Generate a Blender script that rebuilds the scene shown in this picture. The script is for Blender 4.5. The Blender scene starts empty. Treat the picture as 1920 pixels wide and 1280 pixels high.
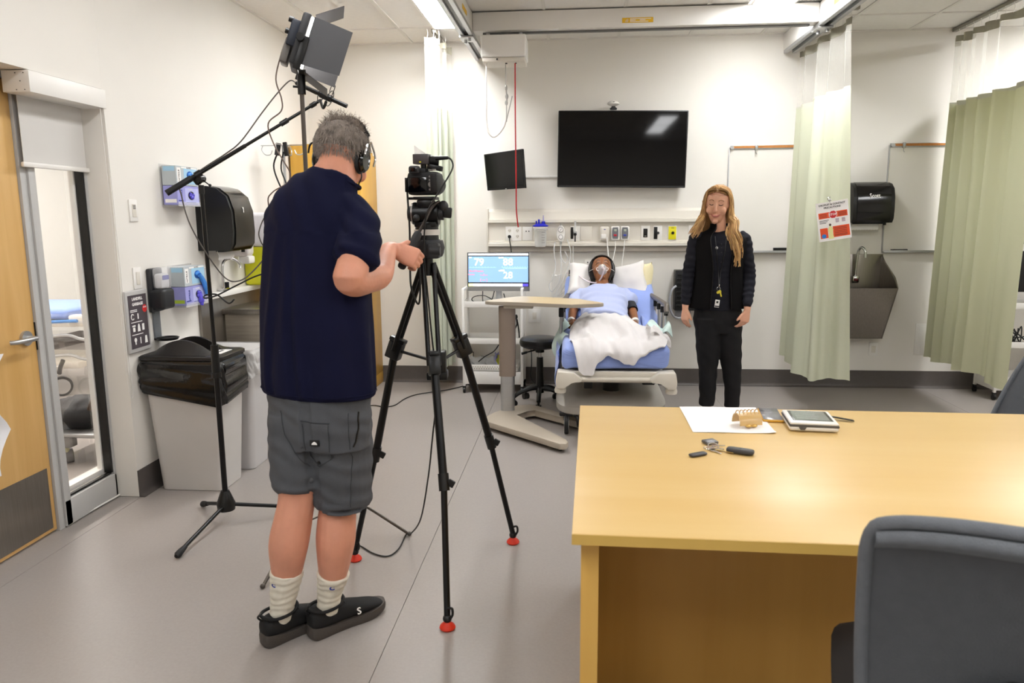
import bpy, bmesh, math, random
from mathutils import Vector, Matrix, noise, Euler
V = Vector
PI = math.pi
sc = bpy.context.scene
COL = sc.collection
random.seed(7)

# ---------------------------------------------------------------- camera
cam_data = bpy.data.cameras.new('camera')
cam = bpy.data.objects.new('camera', cam_data)
COL.objects.link(cam)
cam_data.sensor_width = 36.0
cam_data.lens = 1396.08 / 1920 * 36.0
cam_data.clip_start = 0.05
PITCH, YAW, ROLL = 0.166107, 0.0865472, -0.0067066
_fw = V((-math.sin(YAW) * math.cos(PITCH), math.cos(YAW) * math.cos(PITCH), -math.sin(PITCH)))
_rt = V((math.cos(YAW), math.sin(YAW), 0))
_up = _rt.cross(_fw)
_r2 = _rt * math.cos(ROLL) + _up * math.sin(ROLL)
_u2 = _up * math.cos(ROLL) - _rt * math.sin(ROLL)
_m = Matrix((( _r2.x, _u2.x, -_fw.x, 0), (_r2.y, _u2.y, -_fw.y, 0), (_r2.z, _u2.z, -_fw.z, 1.5), (0, 0, 0, 1)))
cam.matrix_world = _m
cam_data.dof.use_dof = True
cam_data.dof.focus_distance = 4.6
cam_data.dof.aperture_fstop = 5.0
sc.camera = cam

# ---------------------------------------------------------------- world, exposure
w = bpy.data.worlds.new('world')
sc.world = w
w.use_nodes = True
w.node_tree.nodes['Background'].inputs[0].default_value = (0.9, 0.95, 1.0, 1)
w.node_tree.nodes['Background'].inputs[1].default_value = 0.3
vs = sc.view_settings
vs.view_transform = 'Standard'
vs.look = 'None'
vs.gamma = 1.0
vs.use_curve_mapping = False
vs.exposure = 0.24
LAMP = 42.0          # emission of the ceiling troffers' diffusers
LAMP_FAR = 17.5

# ---------------------------------------------------------------- materials
def lin(c):
    if isinstance(c, str):
        c = [int(c[i:i + 2], 16) / 255 for i in (0, 2, 4)]
    return tuple((x / 12.92 if x <= 0.04045 else ((x + 0.055) / 1.055) ** 2.4) for x in c)

def M(name, c, rough=0.5, metal=0.0, var=0.04, vscale=6.0, bump=0.0, bscale=60.0, spec=0.5,
      stretch=None, alpha=1.0, trans=0.0, emit=0.0, sheen=0.0, coat=0.0, sss=0.0, ior=1.45):
    m = bpy.data.materials.new(name)
    m.use_nodes = True
    nt = m.node_tree
    b = nt.nodes['Principled BSDF']
    c = lin(c)
    tc = nt.nodes.new('ShaderNodeTexCoord')
    mp = nt.nodes.new('ShaderNodeMapping')
    nt.links.new(tc.outputs['Object'], mp.inputs[0])
    if stretch:
        mp.inputs['Scale'].default_value = stretch
    if var > 0:
        n = nt.nodes.new('ShaderNodeTexNoise')
        n.inputs['Scale'].default_value = vscale
        n.inputs['Detail'].default_value = 4
        nt.links.new(mp.outputs[0], n.inputs['Vector'])
        r = nt.nodes.new('ShaderNodeValToRGB')
        r.color_ramp.elements[0].position = 0.3
        r.color_ramp.elements[1].position = 0.7
        r.color_ramp.elements[0].color = (*[x * (1 - var) for x in c], 1)
        r.color_ramp.elements[1].color = (*[min(1, x * (1 + var)) for x in c], 1)
        nt.links.new(n.outputs[0], r.inputs[0])
        nt.links.new(r.outputs[0], b.inputs['Base Color'])
    else:
        b.inputs['Base Color'].default_value = (*c, 1)
    b.inputs['Roughness'].default_value = rough
    b.inputs['Metallic'].default_value = metal
    b.inputs['Specular IOR Level'].default_value = spec
    b.inputs['IOR'].default_value = ior
    b.inputs['Transmission Weight'].default_value = trans
    b.inputs['Alpha'].default_value = alpha
    if sheen: b.inputs['Sheen Weight'].default_value = sheen
    if coat:
        b.inputs['Coat Weight'].default_value = coat
        b.inputs['Coat Roughness'].default_value = 0.1
    if sss:
        b.inputs['Subsurface Weight'].default_value = sss
        b.inputs['Subsurface Radius'].default_value = (0.02, 0.008, 0.004)
        b.inputs['Subsurface Scale'].default_value = 0.5
    if emit:
        b.inputs['Emission Color'].default_value = (*c, 1)
        b.inputs['Emission Strength'].default_value = emit
    if bump:
        n2 = nt.nodes.new('ShaderNodeTexNoise')
        n2.inputs['Scale'].default_value = bscale
        n2.inputs['Detail'].default_value = 3
        nt.links.new(mp.outputs[0], n2.inputs['Vector'])
        bp = nt.nodes.new('ShaderNodeBump')
        bp.inputs['Strength'].default_value = bump
        bp.inputs['Distance'].default_value = 0.004
        nt.links.new(n2.outputs[0], bp.inputs['Height'])
        nt.links.new(bp.outputs[0], b.inputs['Normal'])
    return m

def wood(name, c1, c2, rough=0.35, axis='Z', coat=0.0, sc_=1.0):
    m = M(name, c1, rough=rough, var=0, coat=coat)
    nt = m.node_tree
    b = nt.nodes['Principled BSDF']
    mp = [n for n in nt.nodes if n.type == 'MAPPING'][0]
    s = {'X': (0.6, 9, 9), 'Y': (9, 0.6, 9), 'Z': (9, 9, 0.6)}[axis]
    mp.inputs['Scale'].default_value = [v * sc_ for v in s]
    n = nt.nodes.new('ShaderNodeTexNoise')
    n.inputs['Scale'].default_value = 1.6
    n.inputs['Detail'].default_value = 6
    n.inputs['Distortion'].default_value = 0.4
    nt.links.new(mp.outputs[0], n.inputs['Vector'])
    r = nt.nodes.new('ShaderNodeValToRGB')
    r.color_ramp.elements[0].position = 0.3
    r.color_ramp.elements[1].position = 0.75
    r.color_ramp.elements[0].color = (*lin(c1), 1)
    r.color_ramp.elements[1].color = (*lin(c2), 1)
    nt.links.new(n.outputs[0], r.inputs[0])
    nt.links.new(r.outputs[0], b.inputs['Base Color'])
    return m

def net(name, c, alpha, trl=0.4):
    """thin cloth: part transparent, part translucent"""
    m = bpy.data.materials.new(name)
    m.use_nodes = True
    nt = m.node_tree
    nt.nodes.clear()
    out = nt.nodes.new('ShaderNodeOutputMaterial')
    d = nt.nodes.new('ShaderNodeBsdfDiffuse'); d.inputs[0].default_value = (*lin(c), 1)
    t = nt.nodes.new('ShaderNodeBsdfTranslucent'); t.inputs[0].default_value = (*lin(c), 1)
    x = nt.nodes.new('ShaderNodeMixShader'); x.inputs[0].default_value = trl
    nt.links.new(d.outputs[0], x.inputs[1]); nt.links.new(t.outputs[0], x.inputs[2])
    n = nt.nodes.new('ShaderNodeTexNoise'); n.inputs['Scale'].default_value = 40
    tc = nt.nodes.new('ShaderNodeTexCoord'); nt.links.new(tc.outputs['Object'], n.inputs['Vector'])
    if alpha < 1:
        tr = nt.nodes.new('ShaderNodeBsdfTransparent')
        y = nt.nodes.new('ShaderNodeMixShader'); y.inputs[0].default_value = alpha
        nt.links.new(tr.outputs[0], y.inputs[1]); nt.links.new(x.outputs[0], y.inputs[2])
        nt.links.new(y.outputs[0], out.inputs[0])
    else:
        nt.links.new(x.outputs[0], out.inputs[0])
    return m

# ---------------------------------------------------------------- mesh builder
def spline(pts, k=6, closed=False):
    P = [V(p) for p in pts]
    if len(P) < 3 and not closed:
        return P
    out = []
    n = len(P)
    rng = range(n if closed else n - 1)
    for i in rng:
        if closed:
            a, b, c, d = P[(i - 1) % n], P[i], P[(i + 1) % n], P[(i + 2) % n]
        else:
            a, b, c, d = P[max(i - 1, 0)], P[i], P[i + 1], P[min(i + 2, n - 1)]
        for j in range(k):
            t = j / k
            out.append(0.5 * ((2 * b) + (c - a) * t + (2 * a - 5 * b + 4 * c - d) * t * t + (3 * b - a - 3 * c + d) * t ** 3))
    if not closed:
        out.append(P[-1].copy())
    return out

class MB:
    def __init__(self):
        self.b = bmesh.new()
    def box(self, x0, x1, y0, y1, z0, z1, bev=0.0, seg=2):
        return self.obox(((x0 + x1) / 2, (y0 + y1) / 2, (z0 + z1) / 2), (abs(x1 - x0), abs(y1 - y0), abs(z1 - z0)), None, bev, seg)
    def obox(self, c, s, rot=None, bev=0.0, seg=2):
        mt = Matrix.Translation(V(c))
        if rot is not None:
            mt = mt @ (rot.to_4x4() if not isinstance(rot, tuple) else Euler(rot).to_matrix().to_4x4())
        mt = mt @ Matrix.Diagonal((s[0], s[1], s[2], 1))
        r = bmesh.ops.create_cube(self.b, size=1, matrix=mt)
        if bev > 0:
            es = list({e for v in r['verts'] for e in v.link_edges})
            bmesh.ops.bevel(self.b, geom=es, offset=min(bev, min(s) * 0.49), segments=seg, affect='EDGES', profile=0.5)
        return self
    def ring_loft(self, rings, close=True, cap=True):
        vs = [[self.b.verts.new(p) for p in r] for r in rings]
        n = len(vs[0])
        for i in range(len(vs) - 1):
            for j in range(n if close else n - 1):
                k = (j + 1) % n
                try: self.b.faces.new((vs[i][j], vs[i][k], vs[i + 1][k], vs[i + 1][j]))
                except ValueError: pass
        if cap and close:
            try: self.b.faces.new(vs[0][::-1])
            except ValueError: pass
            try: self.b.faces.new(vs[-1])
            except ValueError: pass
        return self
    def frame(self, d, up=None):
        d = V(d).normalized()
        u = V(up) if up is not None else (V((0, 0, 1)) if abs(d.z) < 0.9 else V((0, 1, 0)))
        s = d.cross(u)
        if s.length < 1e-5: s = d.cross(V((1, 0, 0)))
        s.normalize()
        return s, s.cross(d).normalized()
    def cyl(self, p0, p1, r0, r1=None, n=14, cap=True):
        p0, p1 = V(p0), V(p1)
        if r1 is None: r1 = r0
        s, t = self.frame(p1 - p0)
        rr = []
        for p, r in ((p0, r0), (p1, r1)):
            rr.append([p + s * (r * math.cos(2 * PI * j / n)) + t * (r * math.sin(2 * PI * j / n)) for j in range(n)])
        return self.ring_loft(rr, True, cap)
    def tube(self, pts, r, n=8, k=6, cap=True, closed=False):
        P = spline(pts, k, closed) if k > 1 else [V(p) for p in pts]
        m = len(P)
        rr = []
        s = None
        for i, p in enumerate(P):
            if closed: d = P[(i + 1) % m] - P[(i - 1) % m]
            else: d = P[min(i + 1, m - 1)] - P[max(i - 1, 0)]
            if d.length < 1e-7: d = V((0, 0, 1))
            d.normalize()
            if s is None: s, t = self.frame(d)
            else:
                s = (s - d * s.dot(d))
                if s.length < 1e-5: s, _ = self.frame(d)
                s.normalize(); t = s.cross(d).normalized()
            q = r(i / (m - 1)) if callable(r) else r
            rr.append([p + s * (q * math.cos(2 * PI * j / n)) + t * (q * math.sin(2 * PI * j / n)) for j in range(n)])
        if closed: rr.append(rr[0]); cap = False
        return self.ring_loft(rr, True, cap)
    def loft(self, secs, side=(1, 0, 0), n=20, p=2.0, k=1, cap=True):
        """secs: (center, a, b[, tilt normal]) rings; a along side, b along the other"""
        C = [V(q[0]) for q in secs]; A = [q[1] for q in secs]; B = [q[2] for q in secs]
        if k > 1:
            Cs = spline(C, k)
            AB = spline([V((a, b, 0)) for a, b in zip(A, B)], k)
            C = Cs; A = [max(1e-4, q.x) for q in AB]; B = [max(1e-4, q.y) for q in AB]
        m = len(C)
        rr = []
        for i in range(m):
            d = (C[min(i + 1, m - 1)] - C[max(i - 1, 0)])
            if d.length < 1e-7: d = V((0, 0, 1))
            d.normalize()
            s = V(side); s = s - d * s.dot(d)
            if s.length < 1e-5: s, _ = self.frame(d)
            s.normalize(); t = d.cross(s).normalized()
            ring = []
            for j in range(n):
                a = 2 * PI * j / n
                ca, sa = math.cos(a), math.sin(a)
                if p != 2.0:
                    ca = math.copysign(abs(ca) ** (2 / p), ca); sa = math.copysign(abs(sa) ** (2 / p), sa)
                ring.append(C[i] + s * (A[i] * ca) + t * (B[i] * sa))
            rr.append(ring)
        return self.ring_loft(rr, True, cap)
    def ell(self, c, r, rot=None, n=20, m=12):
        R = rot if rot is not None else Matrix.Identity(3)
        if isinstance(R, tuple): R = Euler(R).to_matrix()
        c = V(c)
        if not hasattr(r, '__len__'): r = (r, r, r)
        rr = []
        for i in range(1, m):
            ph = PI * i / m
            rr.append([c + R @ V((r[0] * math.sin(ph) * math.cos(2 * PI * j / n), r[1] * math.sin(ph) * math.sin(2 * PI * j / n), -r[2] * math.cos(ph))) for j in range(n)])
        vs = [[self.b.verts.new(p) for p in q] for q in rr]
        a = self.b.verts.new(c + R @ V((0, 0, -r[2]))); z = self.b.verts.new(c + R @ V((0, 0, r[2])))
        for i in range(len(vs) - 1):
            for j in range(n):
                k = (j + 1) % n
                self.b.faces.new((vs[i][j], vs[i][k], vs[i + 1][k], vs[i + 1][j]))
        for j in range(n):
            k = (j + 1) % n
            self.b.faces.new((a, vs[0][k], vs[0][j])); self.b.faces.new((z, vs[-1][j], vs[-1][k]))
        return self
    def lathe(self, prof, c=(0, 0, 0), axis=(0, 0, 1), n=24):
        c = V(c); d = V(axis).normalized()
        s, t = self.frame(d)
        return self.ring_loft([[c + d * z + s * (max(r, 1e-4) * math.cos(2 * PI * j / n)) + t * (max(r, 1e-4) * math.sin(2 * PI * j / n)) for j in range(n)] for r, z in prof])
    def prism(self, poly, o, u, v, th, bev=0.0):
        """poly 2-D points in plane (o; u, v), extruded by th along u x v"""
        o, u, v = V(o), V(u), V(v)
        w_ = u.cross(v).normalized()
        lo = [self.b.verts.new(o + u * a + v * b_) for a, b_ in poly]
        hi = [self.b.verts.new(o + u * a + v * b_ + w_ * th) for a, b_ in poly]
        n = len(poly)
        fs = [self.b.faces.new(lo[::-1]), self.b.faces.new(hi)]
        for i in range(n):
            k = (i + 1) % n
            fs.append(self.b.faces.new((lo[i], lo[k], hi[k], hi[i])))
        if bev:
            es = list({e for f in fs for e in f.edges})
            bmesh.ops.bevel(self.b, geom=es, offset=bev, segments=2, affect='EDGES', profile=0.5)
        return self
    def grid(self, f, nu, nv, th=0.0):
        g = [[V(f(i / nu, j / nv)) for j in range(nv + 1)] for i in range(nu + 1)]
        vs = [[self.b.verts.new(p) for p in r] for r in g]
        for i in range(nu):
            for j in range(nv):
                self.b.faces.new((vs[i][j], vs[i + 1][j], vs[i + 1][j + 1], vs[i][j + 1]))
        if th:
            def nr(i, j):
                a = g[min(i + 1, nu)][j] - g[max(i - 1, 0)][j]; b_ = g[i][min(j + 1, nv)] - g[i][max(j - 1, 0)]
                q = a.cross(b_)
                return q.normalized() if q.length > 1e-9 else V((0, 0, 1))
            v2 = [[self.b.verts.new(g[i][j] - nr(i, j) * th) for j in range(nv + 1)] for i in range(nu + 1)]
            for i in range(nu):
                for j in range(nv):
                    self.b.faces.new((v2[i][j], v2[i][j + 1], v2[i + 1][j + 1], v2[i + 1][j]))
            for i in range(nu):
                for j in (0, nv):
                    q = (vs[i][j], vs[i + 1][j], v2[i + 1][j], v2[i][j])
                    self.b.faces.new(q if j else q[::-1])
            for j in range(nv):
                for i in (0, nu):
                    q = (vs[i][j], vs[i][j + 1], v2[i][j + 1], v2[i][j])
                    self.b.faces.new(q[::-1] if i else q)
        return self
    def quad(self, a, b_, c, d):
        self.b.faces.new([self.b.verts.new(p) for p in (a, b_, c, d)])
        return self

OFF = {}
def tag(o, label=None, cat=None, group=None, kind=None):
    if label: o['label'] = label
    if cat: o['category'] = cat
    if group: o['group'] = group
    if kind: o['kind'] = kind
    return o

def thing(name, label, cat, loc=(0, 0, 0), rot=None, group=None, kind=None):
    o = bpy.data.objects.new(name, None)
    o.empty_display_size = 0.1
    COL.objects.link(o)
    o.location = loc
    if rot is not None:
        o.rotation_euler = (0, 0, rot) if not hasattr(rot, '__len__') else rot
        OFF[o.name] = V((0, 0, 0))
    else:
        OFF[o.name] = V(loc)
    return tag(o, label, cat, group, kind)

def finish(me, mat, ang=38):
    for m in (mat if isinstance(mat, (list, tuple)) else [mat]): me.materials.append(m)
    if ang:
        me.polygons.foreach_set('use_smooth', [True] * len(me.polygons))
        me.update()
        me.set_sharp_from_angle(angle=math.radians(ang))
    me.update()

def to_mesh(mb, name, nrm=True):
    me = bpy.data.meshes.new(name)
    if nrm: bmesh.ops.recalc_face_normals(mb.b, faces=mb.b.faces[:])
    mb.b.to_mesh(me); mb.b.free()
    return me

def part(name, mb, mat, parent, label=None, kind=None, ang=38, nrm=True):
    me = to_mesh(mb, name, nrm) if isinstance(mb, MB) else mb
    off = OFF[parent.name]
    me.transform(Matrix.Translation(-off))
    finish(me, mat, ang)
    o = bpy.data.objects.new(name, me)
    COL.objects.link(o)
    o.parent = parent
    OFF[o.name] = off
    return tag(o, label, kind=kind)

def solo(name, mb, mat, label=None, cat=None, group=None, kind=None, ang=38, nrm=True):
    me = to_mesh(mb, name, nrm) if isinstance(mb, MB) else mb
    cs = [v.co for v in me.vertices]
    lo = V([min(c[i] for c in cs) for i in range(3)]); hi = V([max(c[i] for c in cs) for i in range(3)])
    off = V(((lo.x + hi.x) / 2, (lo.y + hi.y) / 2, lo.z))
    me.transform(Matrix.Translation(-off))
    finish(me, mat, ang)
    o = bpy.data.objects.new(name, me)
    COL.objects.link(o)
    o.location = off
    OFF[o.name] = off
    return tag(o, label, cat, group, kind)

def copy_tree(o, parent=None):
    c = o.copy(); COL.objects.link(c); c.parent = parent
    if o.name in OFF: OFF[c.name] = OFF[o.name]
    for ch in [x for x in bpy.data.objects if x.parent == o]:
        copy_tree(ch, c)
    return c

def evald(me, mods):
    """mesh with modifiers applied"""
    o = bpy.data.objects.new('tmp', me)
    COL.objects.link(o)
    for kind, props in mods:
        m = o.modifiers.new(kind, kind)
        for k_, v_ in props.items(): setattr(m, k_, v_)
    dg = bpy.context.evaluated_depsgraph_get()
    dg.update()
    out = bpy.data.meshes.new_from_object(o.evaluated_get(dg))
    bpy.data.objects.remove(o)
    return out

def text_mesh(s, size, align='CENTER', bold=0.0, ext=0.0004, yal='CENTER'):
    cu = bpy.data.curves.new('txt', 'FONT')
    cu.body = s; cu.size = size; cu.align_x = align; cu.align_y = yal
    cu.extrude = ext; cu.offset = bold; cu.resolution_u = 2
    o = bpy.data.objects.new('txt', cu)
    COL.objects.link(o)
    dg = bpy.context.evaluated_depsgraph_get(); dg.update()
    me = bpy.data.meshes.new_from_object(o.evaluated_get(dg))
    bpy.data.objects.remove(o)
    return me

def text(s, size, mat, parent, o, u, v, name='lettering', align='CENTER', bold=0.0, sx=1.0, label=None):
    me = text_mesh(s, size, align, bold)
    u, v = V(u).normalized(), V(v).normalized(); n = u.cross(v)
    o = V(o)
    R = Matrix(((u.x * sx, v.x, n.x, o.x), (u.y * sx, v.y, n.y, o.y), (u.z * sx, v.z, n.z, o.z), (0, 0, 0, 1)))
    me.transform(R)
    return part(name, me, mat, parent, label=label, ang=0)

# shared materials
WALL = M('wall_paint', 'E9E5DE', 0.85, var=0.012, vscale=2, bump=0.05, bscale=300)
CEIL = M('ceiling_tile', 'EEEBE6', 0.95, var=0.02, vscale=30, bump=0.25, bscale=220)
GRIDM = M('ceiling_grid', 'E4E1DB', 0.6, var=0.01)
FLOOR = M('vinyl_floor', '9C9590', 0.36, var=0.035, vscale=90, bump=0.03, bscale=40)
BASE = M('vinyl_base', '57514E', 0.42, var=0.05, vscale=40)
WHITE = M('white_plastic', 'ECE9E4', 0.4, var=0.01)
OFFW = M('ivory_plastic', 'DDD7CC', 0.45, var=0.015)
ALU = M('aluminium', 'B9BABB', 0.35, metal=0.8, var=0.03, stretch=(1, 1, 20))
GREYM = M('grey_painted_frame', 'B9B8B6', 0.45, var=0.02)
CHROME = M('chrome', 'D8D8D8', 0.12, metal=1, var=0.02)
STEEL = M('brushed_steel', '8C867F', 0.3, metal=0.9, var=0.08, vscale=4, stretch=(40, 40, 1.5))
BLACK = M('black_plastic', '0E0E0E', 0.35, var=0.1)
BLACKG = M('gloss_black', '060606', 0.12, var=0.05, coat=0.15)
RUBBER = M('black_rubber', '161617', 0.6, var=0.1, bump=0.1)
BLKMET = M('black_metal', '121213', 0.3, metal=0.3, var=0.08)
RED = M('red_rubber', 'D8341C', 0.45, var=0.05)
MAPLE = wood('maple_laminate', 'DFBE80', 'D9B472', 0.36, 'X', sc_=0.5)  # desk top paler than edge and sides: ceiling reflection put into its colour
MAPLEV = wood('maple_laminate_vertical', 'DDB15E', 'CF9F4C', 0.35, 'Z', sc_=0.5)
MAPLED = wood('shaded_maple_panel', 'B98B45', 'A87B3A', 0.45, 'Z')
DOORW = wood('door_veneer', 'DBB273', 'C89A55', 0.35, 'Z')
CABW = wood('cabinet_wood', 'CFA03F', 'C2943A', 0.4, 'Z')
PAPER = M('white_paper', 'F4F1EE', 0.8, var=0.01)
GLASS = M('clear_glass', 'FFFFFF', 0.02, var=0, trans=1.0, ior=1.05, alpha=0.12, spec=0.3)
CLEAR = M('clear_plastic', 'F0F0F2', 0.12, var=0.0, alpha=0.28)
CLEARB = M('clear_film', 'E6E8EA', 0.2, var=0.02, alpha=0.35)
TUBEM = M('clear_tubing', 'EDEDED', 0.25, var=0.0, alpha=0.5)
CABLE = M('black_cable', '101010', 0.5, var=0.1)
CABLEG = M('grey_cable', '55504C', 0.5, var=0.1)
DARKG = M('dark_grey_plastic', '2B2B2D', 0.5, var=0.05)
BEIGE = M('beige_plastic', 'CFC6B4', 0.45, var=0.02)
TAUPE = M('taupe_paint', '8E7F73', 0.45, var=0.03)
NAVY = M('navy_ink', '2A3A8C', 0.5, var=0.05)
YELLOW = M('yellow_plastic', 'E6DC22', 0.4, var=0.03)
# ================================================================ the room
XL, XR, YB, YF, ZC = -2.37, 5.2, 6.64, -2.4, 2.975
def struct(name, mb, mat, label=None):
    o = solo(name, mb, mat, kind='structure', label=label)
    return o
m = MB(); m.box(-6.2, XR + .1, YF - .1, 9.2, -0.12, -0.006)
floor = struct('floor', m, BASE)
xs = [XL - 3.9, XL + .005 - 0.0, -0.665, 1.165, 2.995, XR]
for a, b in zip(xs[:-1], xs[1:]):
    m = MB(); m.box(a + .0012, b - .0012, YF, 9.1 if b < XL + .1 else YB, -0.006, 0)
    part('floor_sheet', m, FLOOR, floor, ang=0)
m = MB(); m.box(-2.6, XR + .1, YB, YB + .12, 0, 3.2)
wall_back = struct('wall_back', m, WALL)
m = MB(); m.box(XL - .15, XL, 3.69, YB, 0, 3.1, bev=.004); m.box(XL - .15, XL, YF, 3.69, 2.142, 3.1); m.box(XL - .15, XL, YF, 2.22, 0, 2.142)
wall_left = struct('wall_left', m, WALL)
m = MB(); m.box(XR, XR + .1, YF, YB, 0, 3.1); struct('wall_right', m, WALL)
m = MB(); m.box(-2.6, XR, YF - .1, YF, 0, 3.1); struct('wall_front', m, WALL)
# baseboards, coved
def baseb(name, p0, p1, nrm):
    p0, p1, n = V(p0), V(p1), V(nrm)
    prof = [(0.0, .15), (.004, .149), (.005, .03), (.009, .016), (.016, .006), (.03, .0015), (.03, 0), (0, 0)]
    mb = MB(); mb.ring_loft([[p + n * a + V((0, 0, z)) for a, z in prof] for p in (p0, p1)])
    return struct(name, mb, BASE)
baseb('baseboard_back', (XL, YB, 0), (XR, YB, 0), (0, -1, 0))
baseb('baseboard_left', (XL, 3.69, 0), (XL, YB, 0), (1, 0, 0))
baseb('baseboard_right', (XR, YF, 0), (XR, YB, 0), (-1, 0, 0))
# ceiling: plenum, T grid and one object per tile
m = MB(); m.box(XL - .2, XR, YF, YB, 3.0, 3.1)
ceiling = struct('ceiling', m, CEIL)
PX = 0.5857
gx = [-1.42 + PX * i for i in range(-2, 12)]
gx = [x for x in gx if x > XL + .02]
gy = [6.13 - 1.19 * i for i in range(0, 8)]
ex = [XL] + gx + [XR]; ey = [YF] + gy[::-1] + [YB]
m = MB()
for x in gx: m.box(x - .012, x + .012, YF, YB, 2.972, 2.985)
for y in gy: m.box(XL, XR, y - .012, y + .012, 2.9715, 2.985)
m.box(XL, XR, YB - .02, YB, 2.97, 2.985); m.box(XL, XL + .02, YF, YB, 2.97, 2.985)
part('ceiling_grid', m, GRIDM, ceiling, ang=0)
LAMPX = (-0.84, 1.52, 3.86)
LAMPROW = (4.94, 2.56, 0.18, -1.01)
tilemesh = {}
for i in range(len(ex) - 1):
    for j in range(len(ey) - 1):
        x0, x1, y0, y1 = ex[i] + .01, ex[i + 1] - .01, ey[j] + .01, ey[j + 1] - .01
        for lx in LAMPX:
            for ly in LAMPROW:
                if abs(x1 - lx) < .08 and abs(y0 - ly) < .08: x1 = lx - .312
        if y1 < 2.0: continue
        key = (round(x1 - x0, 3), round(y1 - y0, 3))
        if key not in tilemesh:
            b = MB(); b.box(0, x1 - x0, 0, y1 - y0, 0, .016, bev=.003, seg=1)
            me = to_mesh(b, 'ceiling_tile'); finish(me, CEIL, 30); tilemesh[key] = me
        o = bpy.data.objects.new('ceiling_tile', tilemesh[key]); COL.objects.link(o)
        o.parent = ceiling; o.location = V((x0, y0, 2.979)) - OFF[ceiling.name]
m = MB(); m.box(XL, XR, YF, 1.99, 2.979, 2.99)
part('ceiling_tile_field', m, CEIL, ceiling, kind='stuff')
# troffers
LEMIT = M('lamp_diffuser', 'F8F9FA', 0.5, var=0, emit=LAMP)
LEMIT2 = M('lamp_diffuser_dimmer', 'F8F9FA', 0.5, var=0, emit=LAMP_FAR)
diff2 = None
first = None
names = {(0, 0): 'lit slim ceiling light panel above the left curtain', (1, 0): 'lit ceiling light panel behind the white cross beam, right end'}
for i, lx in enumerate(LAMPX):
    for j, ly in enumerate(LAMPROW):
        lab = names.get((i, j), 'recessed ceiling light panel out of view overhead, column %s row %s' % ('left middle right'.split()[i], 'one two three four'.split()[j]))
        if first is None:
            first = thing('ceiling_light', lab, 'ceiling light', (lx - .15, ly + .595, 2.96), group='ceiling light panels')
            x, y = lx - .15, ly + .595
            b = MB()
            for (a0, a1, c0, c1) in ((-.15, -.135, -.6, .6), (.135, .15, -.6, .6), (-.135, .135, -.6, -.585), (-.135, .135, .585, .6)):
                b.box(x + a0, x + a1, y + c0, y + c1, 2.962, 2.99, bev=.002)
            part('frame', b, WHITE, first)
            b = MB(); b.box(x - .135, x + .135, y - .585, y + .585, 2.966, 2.985)
            part('diffuser', b, LEMIT, first, ang=0)
        else:
            o = copy_tree(first); o.location = (lx - .15, ly + .595, 2.96); o['label'] = lab
            if j > 0:
                dd = [q for q in bpy.data.objects if q.parent == o and q.name.startswith('diffuser')][0]
                if diff2 is None: diff2 = dd.data.copy(); diff2.materials[0] = LEMIT2
                dd.data = diff2

# ---------------- recess with door and sidelight in the left wall
XD = -2.515
m = MB()
m.box(XD - .06, XD + .01, 2.22, 2.27, 0, 2.142); m.box(XD - .06, XD + .01, 2.22, 3.29, 2.115, 2.142)
m.box(XD - .06, XD + .012, 3.235, 3.275, 0, 2.142, bev=.003)
door = struct('door_1', (lambda b: (b.box(XD - .05, XD, 2.275, 3.232, 0.012, 2.112, bev=.003), b)[1])(MB()), DOORW, label='maple veneer door with steel kick plate')
part('door_frame', m, GREYM, door)
m = MB(); m.box(XD, XD + .003, 2.31, 3.205, 0.03, .33, bev=.001); part('kick_plate', m, STEEL, door)
m = MB(); m.cyl((XD, 3.165, .965), (XD + .014, 3.165, .965), .034, n=24)
hd = part('handle', m, ALU, door, label='satin metal lever handle')
m = MB(); m.cyl((XD + .014, 3.165, .965), (XD + .062, 3.165, .965), .011); m.tube([(XD + .055, 3.165, .965), (XD + .06, 3.12, .965), (XD + .056, 3.05, .966), (XD + .035, 3.03, .966)], .0105, 10)
part('lever', m, ALU, hd)
m = MB(); m.box(XD - .02, XD + .004, 3.229, 3.237, .90, 1.03); part('latch_plate', m, BLACK, door)
# sidelight
win = struct('window_1', (lambda b: (b.box(XD - .03, XD + .022, 3.275, 3.32, 0.005, 2.1, bev=.003), b.box(XD - .03, XD + .022, 3.675, 3.79, 0.005, 2.142, bev=.004),
      b.box(XD - .03, XD + .022, 3.275, 3.79, 0.005, .135, bev=.004), b.box(XD - .03, XD + .02, 3.275, 3.79, 2.08, 2.142, bev=.003), b)[-1])(MB()), GREYM, label='tall narrow sidelight beside the door')
m = MB(); m.box(XD - .026, XD + .016, 3.662, 3.6745, .147, 2.08); m.box(XD - .012, XD + .006, 3.32, 3.672, .137, .147)
part('gasket', m, BLACK, win)
m = MB(); m.box(XD - .022, XD - .016, 3.32, 3.662, .14, 2.08); part('pane', m, GLASS, win, ang=0)
m = MB(); m.box(XD - .06, XD - .03, 3.655, 3.70, 0.005, 2.1, bev=.003); m.box(XD - .09, XD - .03, 3.3, 3.7, .14, .17, bev=.003); m.box(XD - .09, XD - .03, 3.24, 3.275, .005, 2.1)
part('window_frame', m, WHITE, win)
m = MB(); m.tube([(XD + .01, 3.28, .012), (XD + .02, 3.5, .012), (XD + .03, 3.72, .012), (XD + .035, 3.80, .03), (XD + .03, 3.80, .14)], .005, 6)
part('sealant_bead', m, WHITE, win)
m = MB(); m.box(XL - .15, XL, 3.6905, 3.72, 0.001, .15); struct('trim_1', m, BASE)
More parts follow.
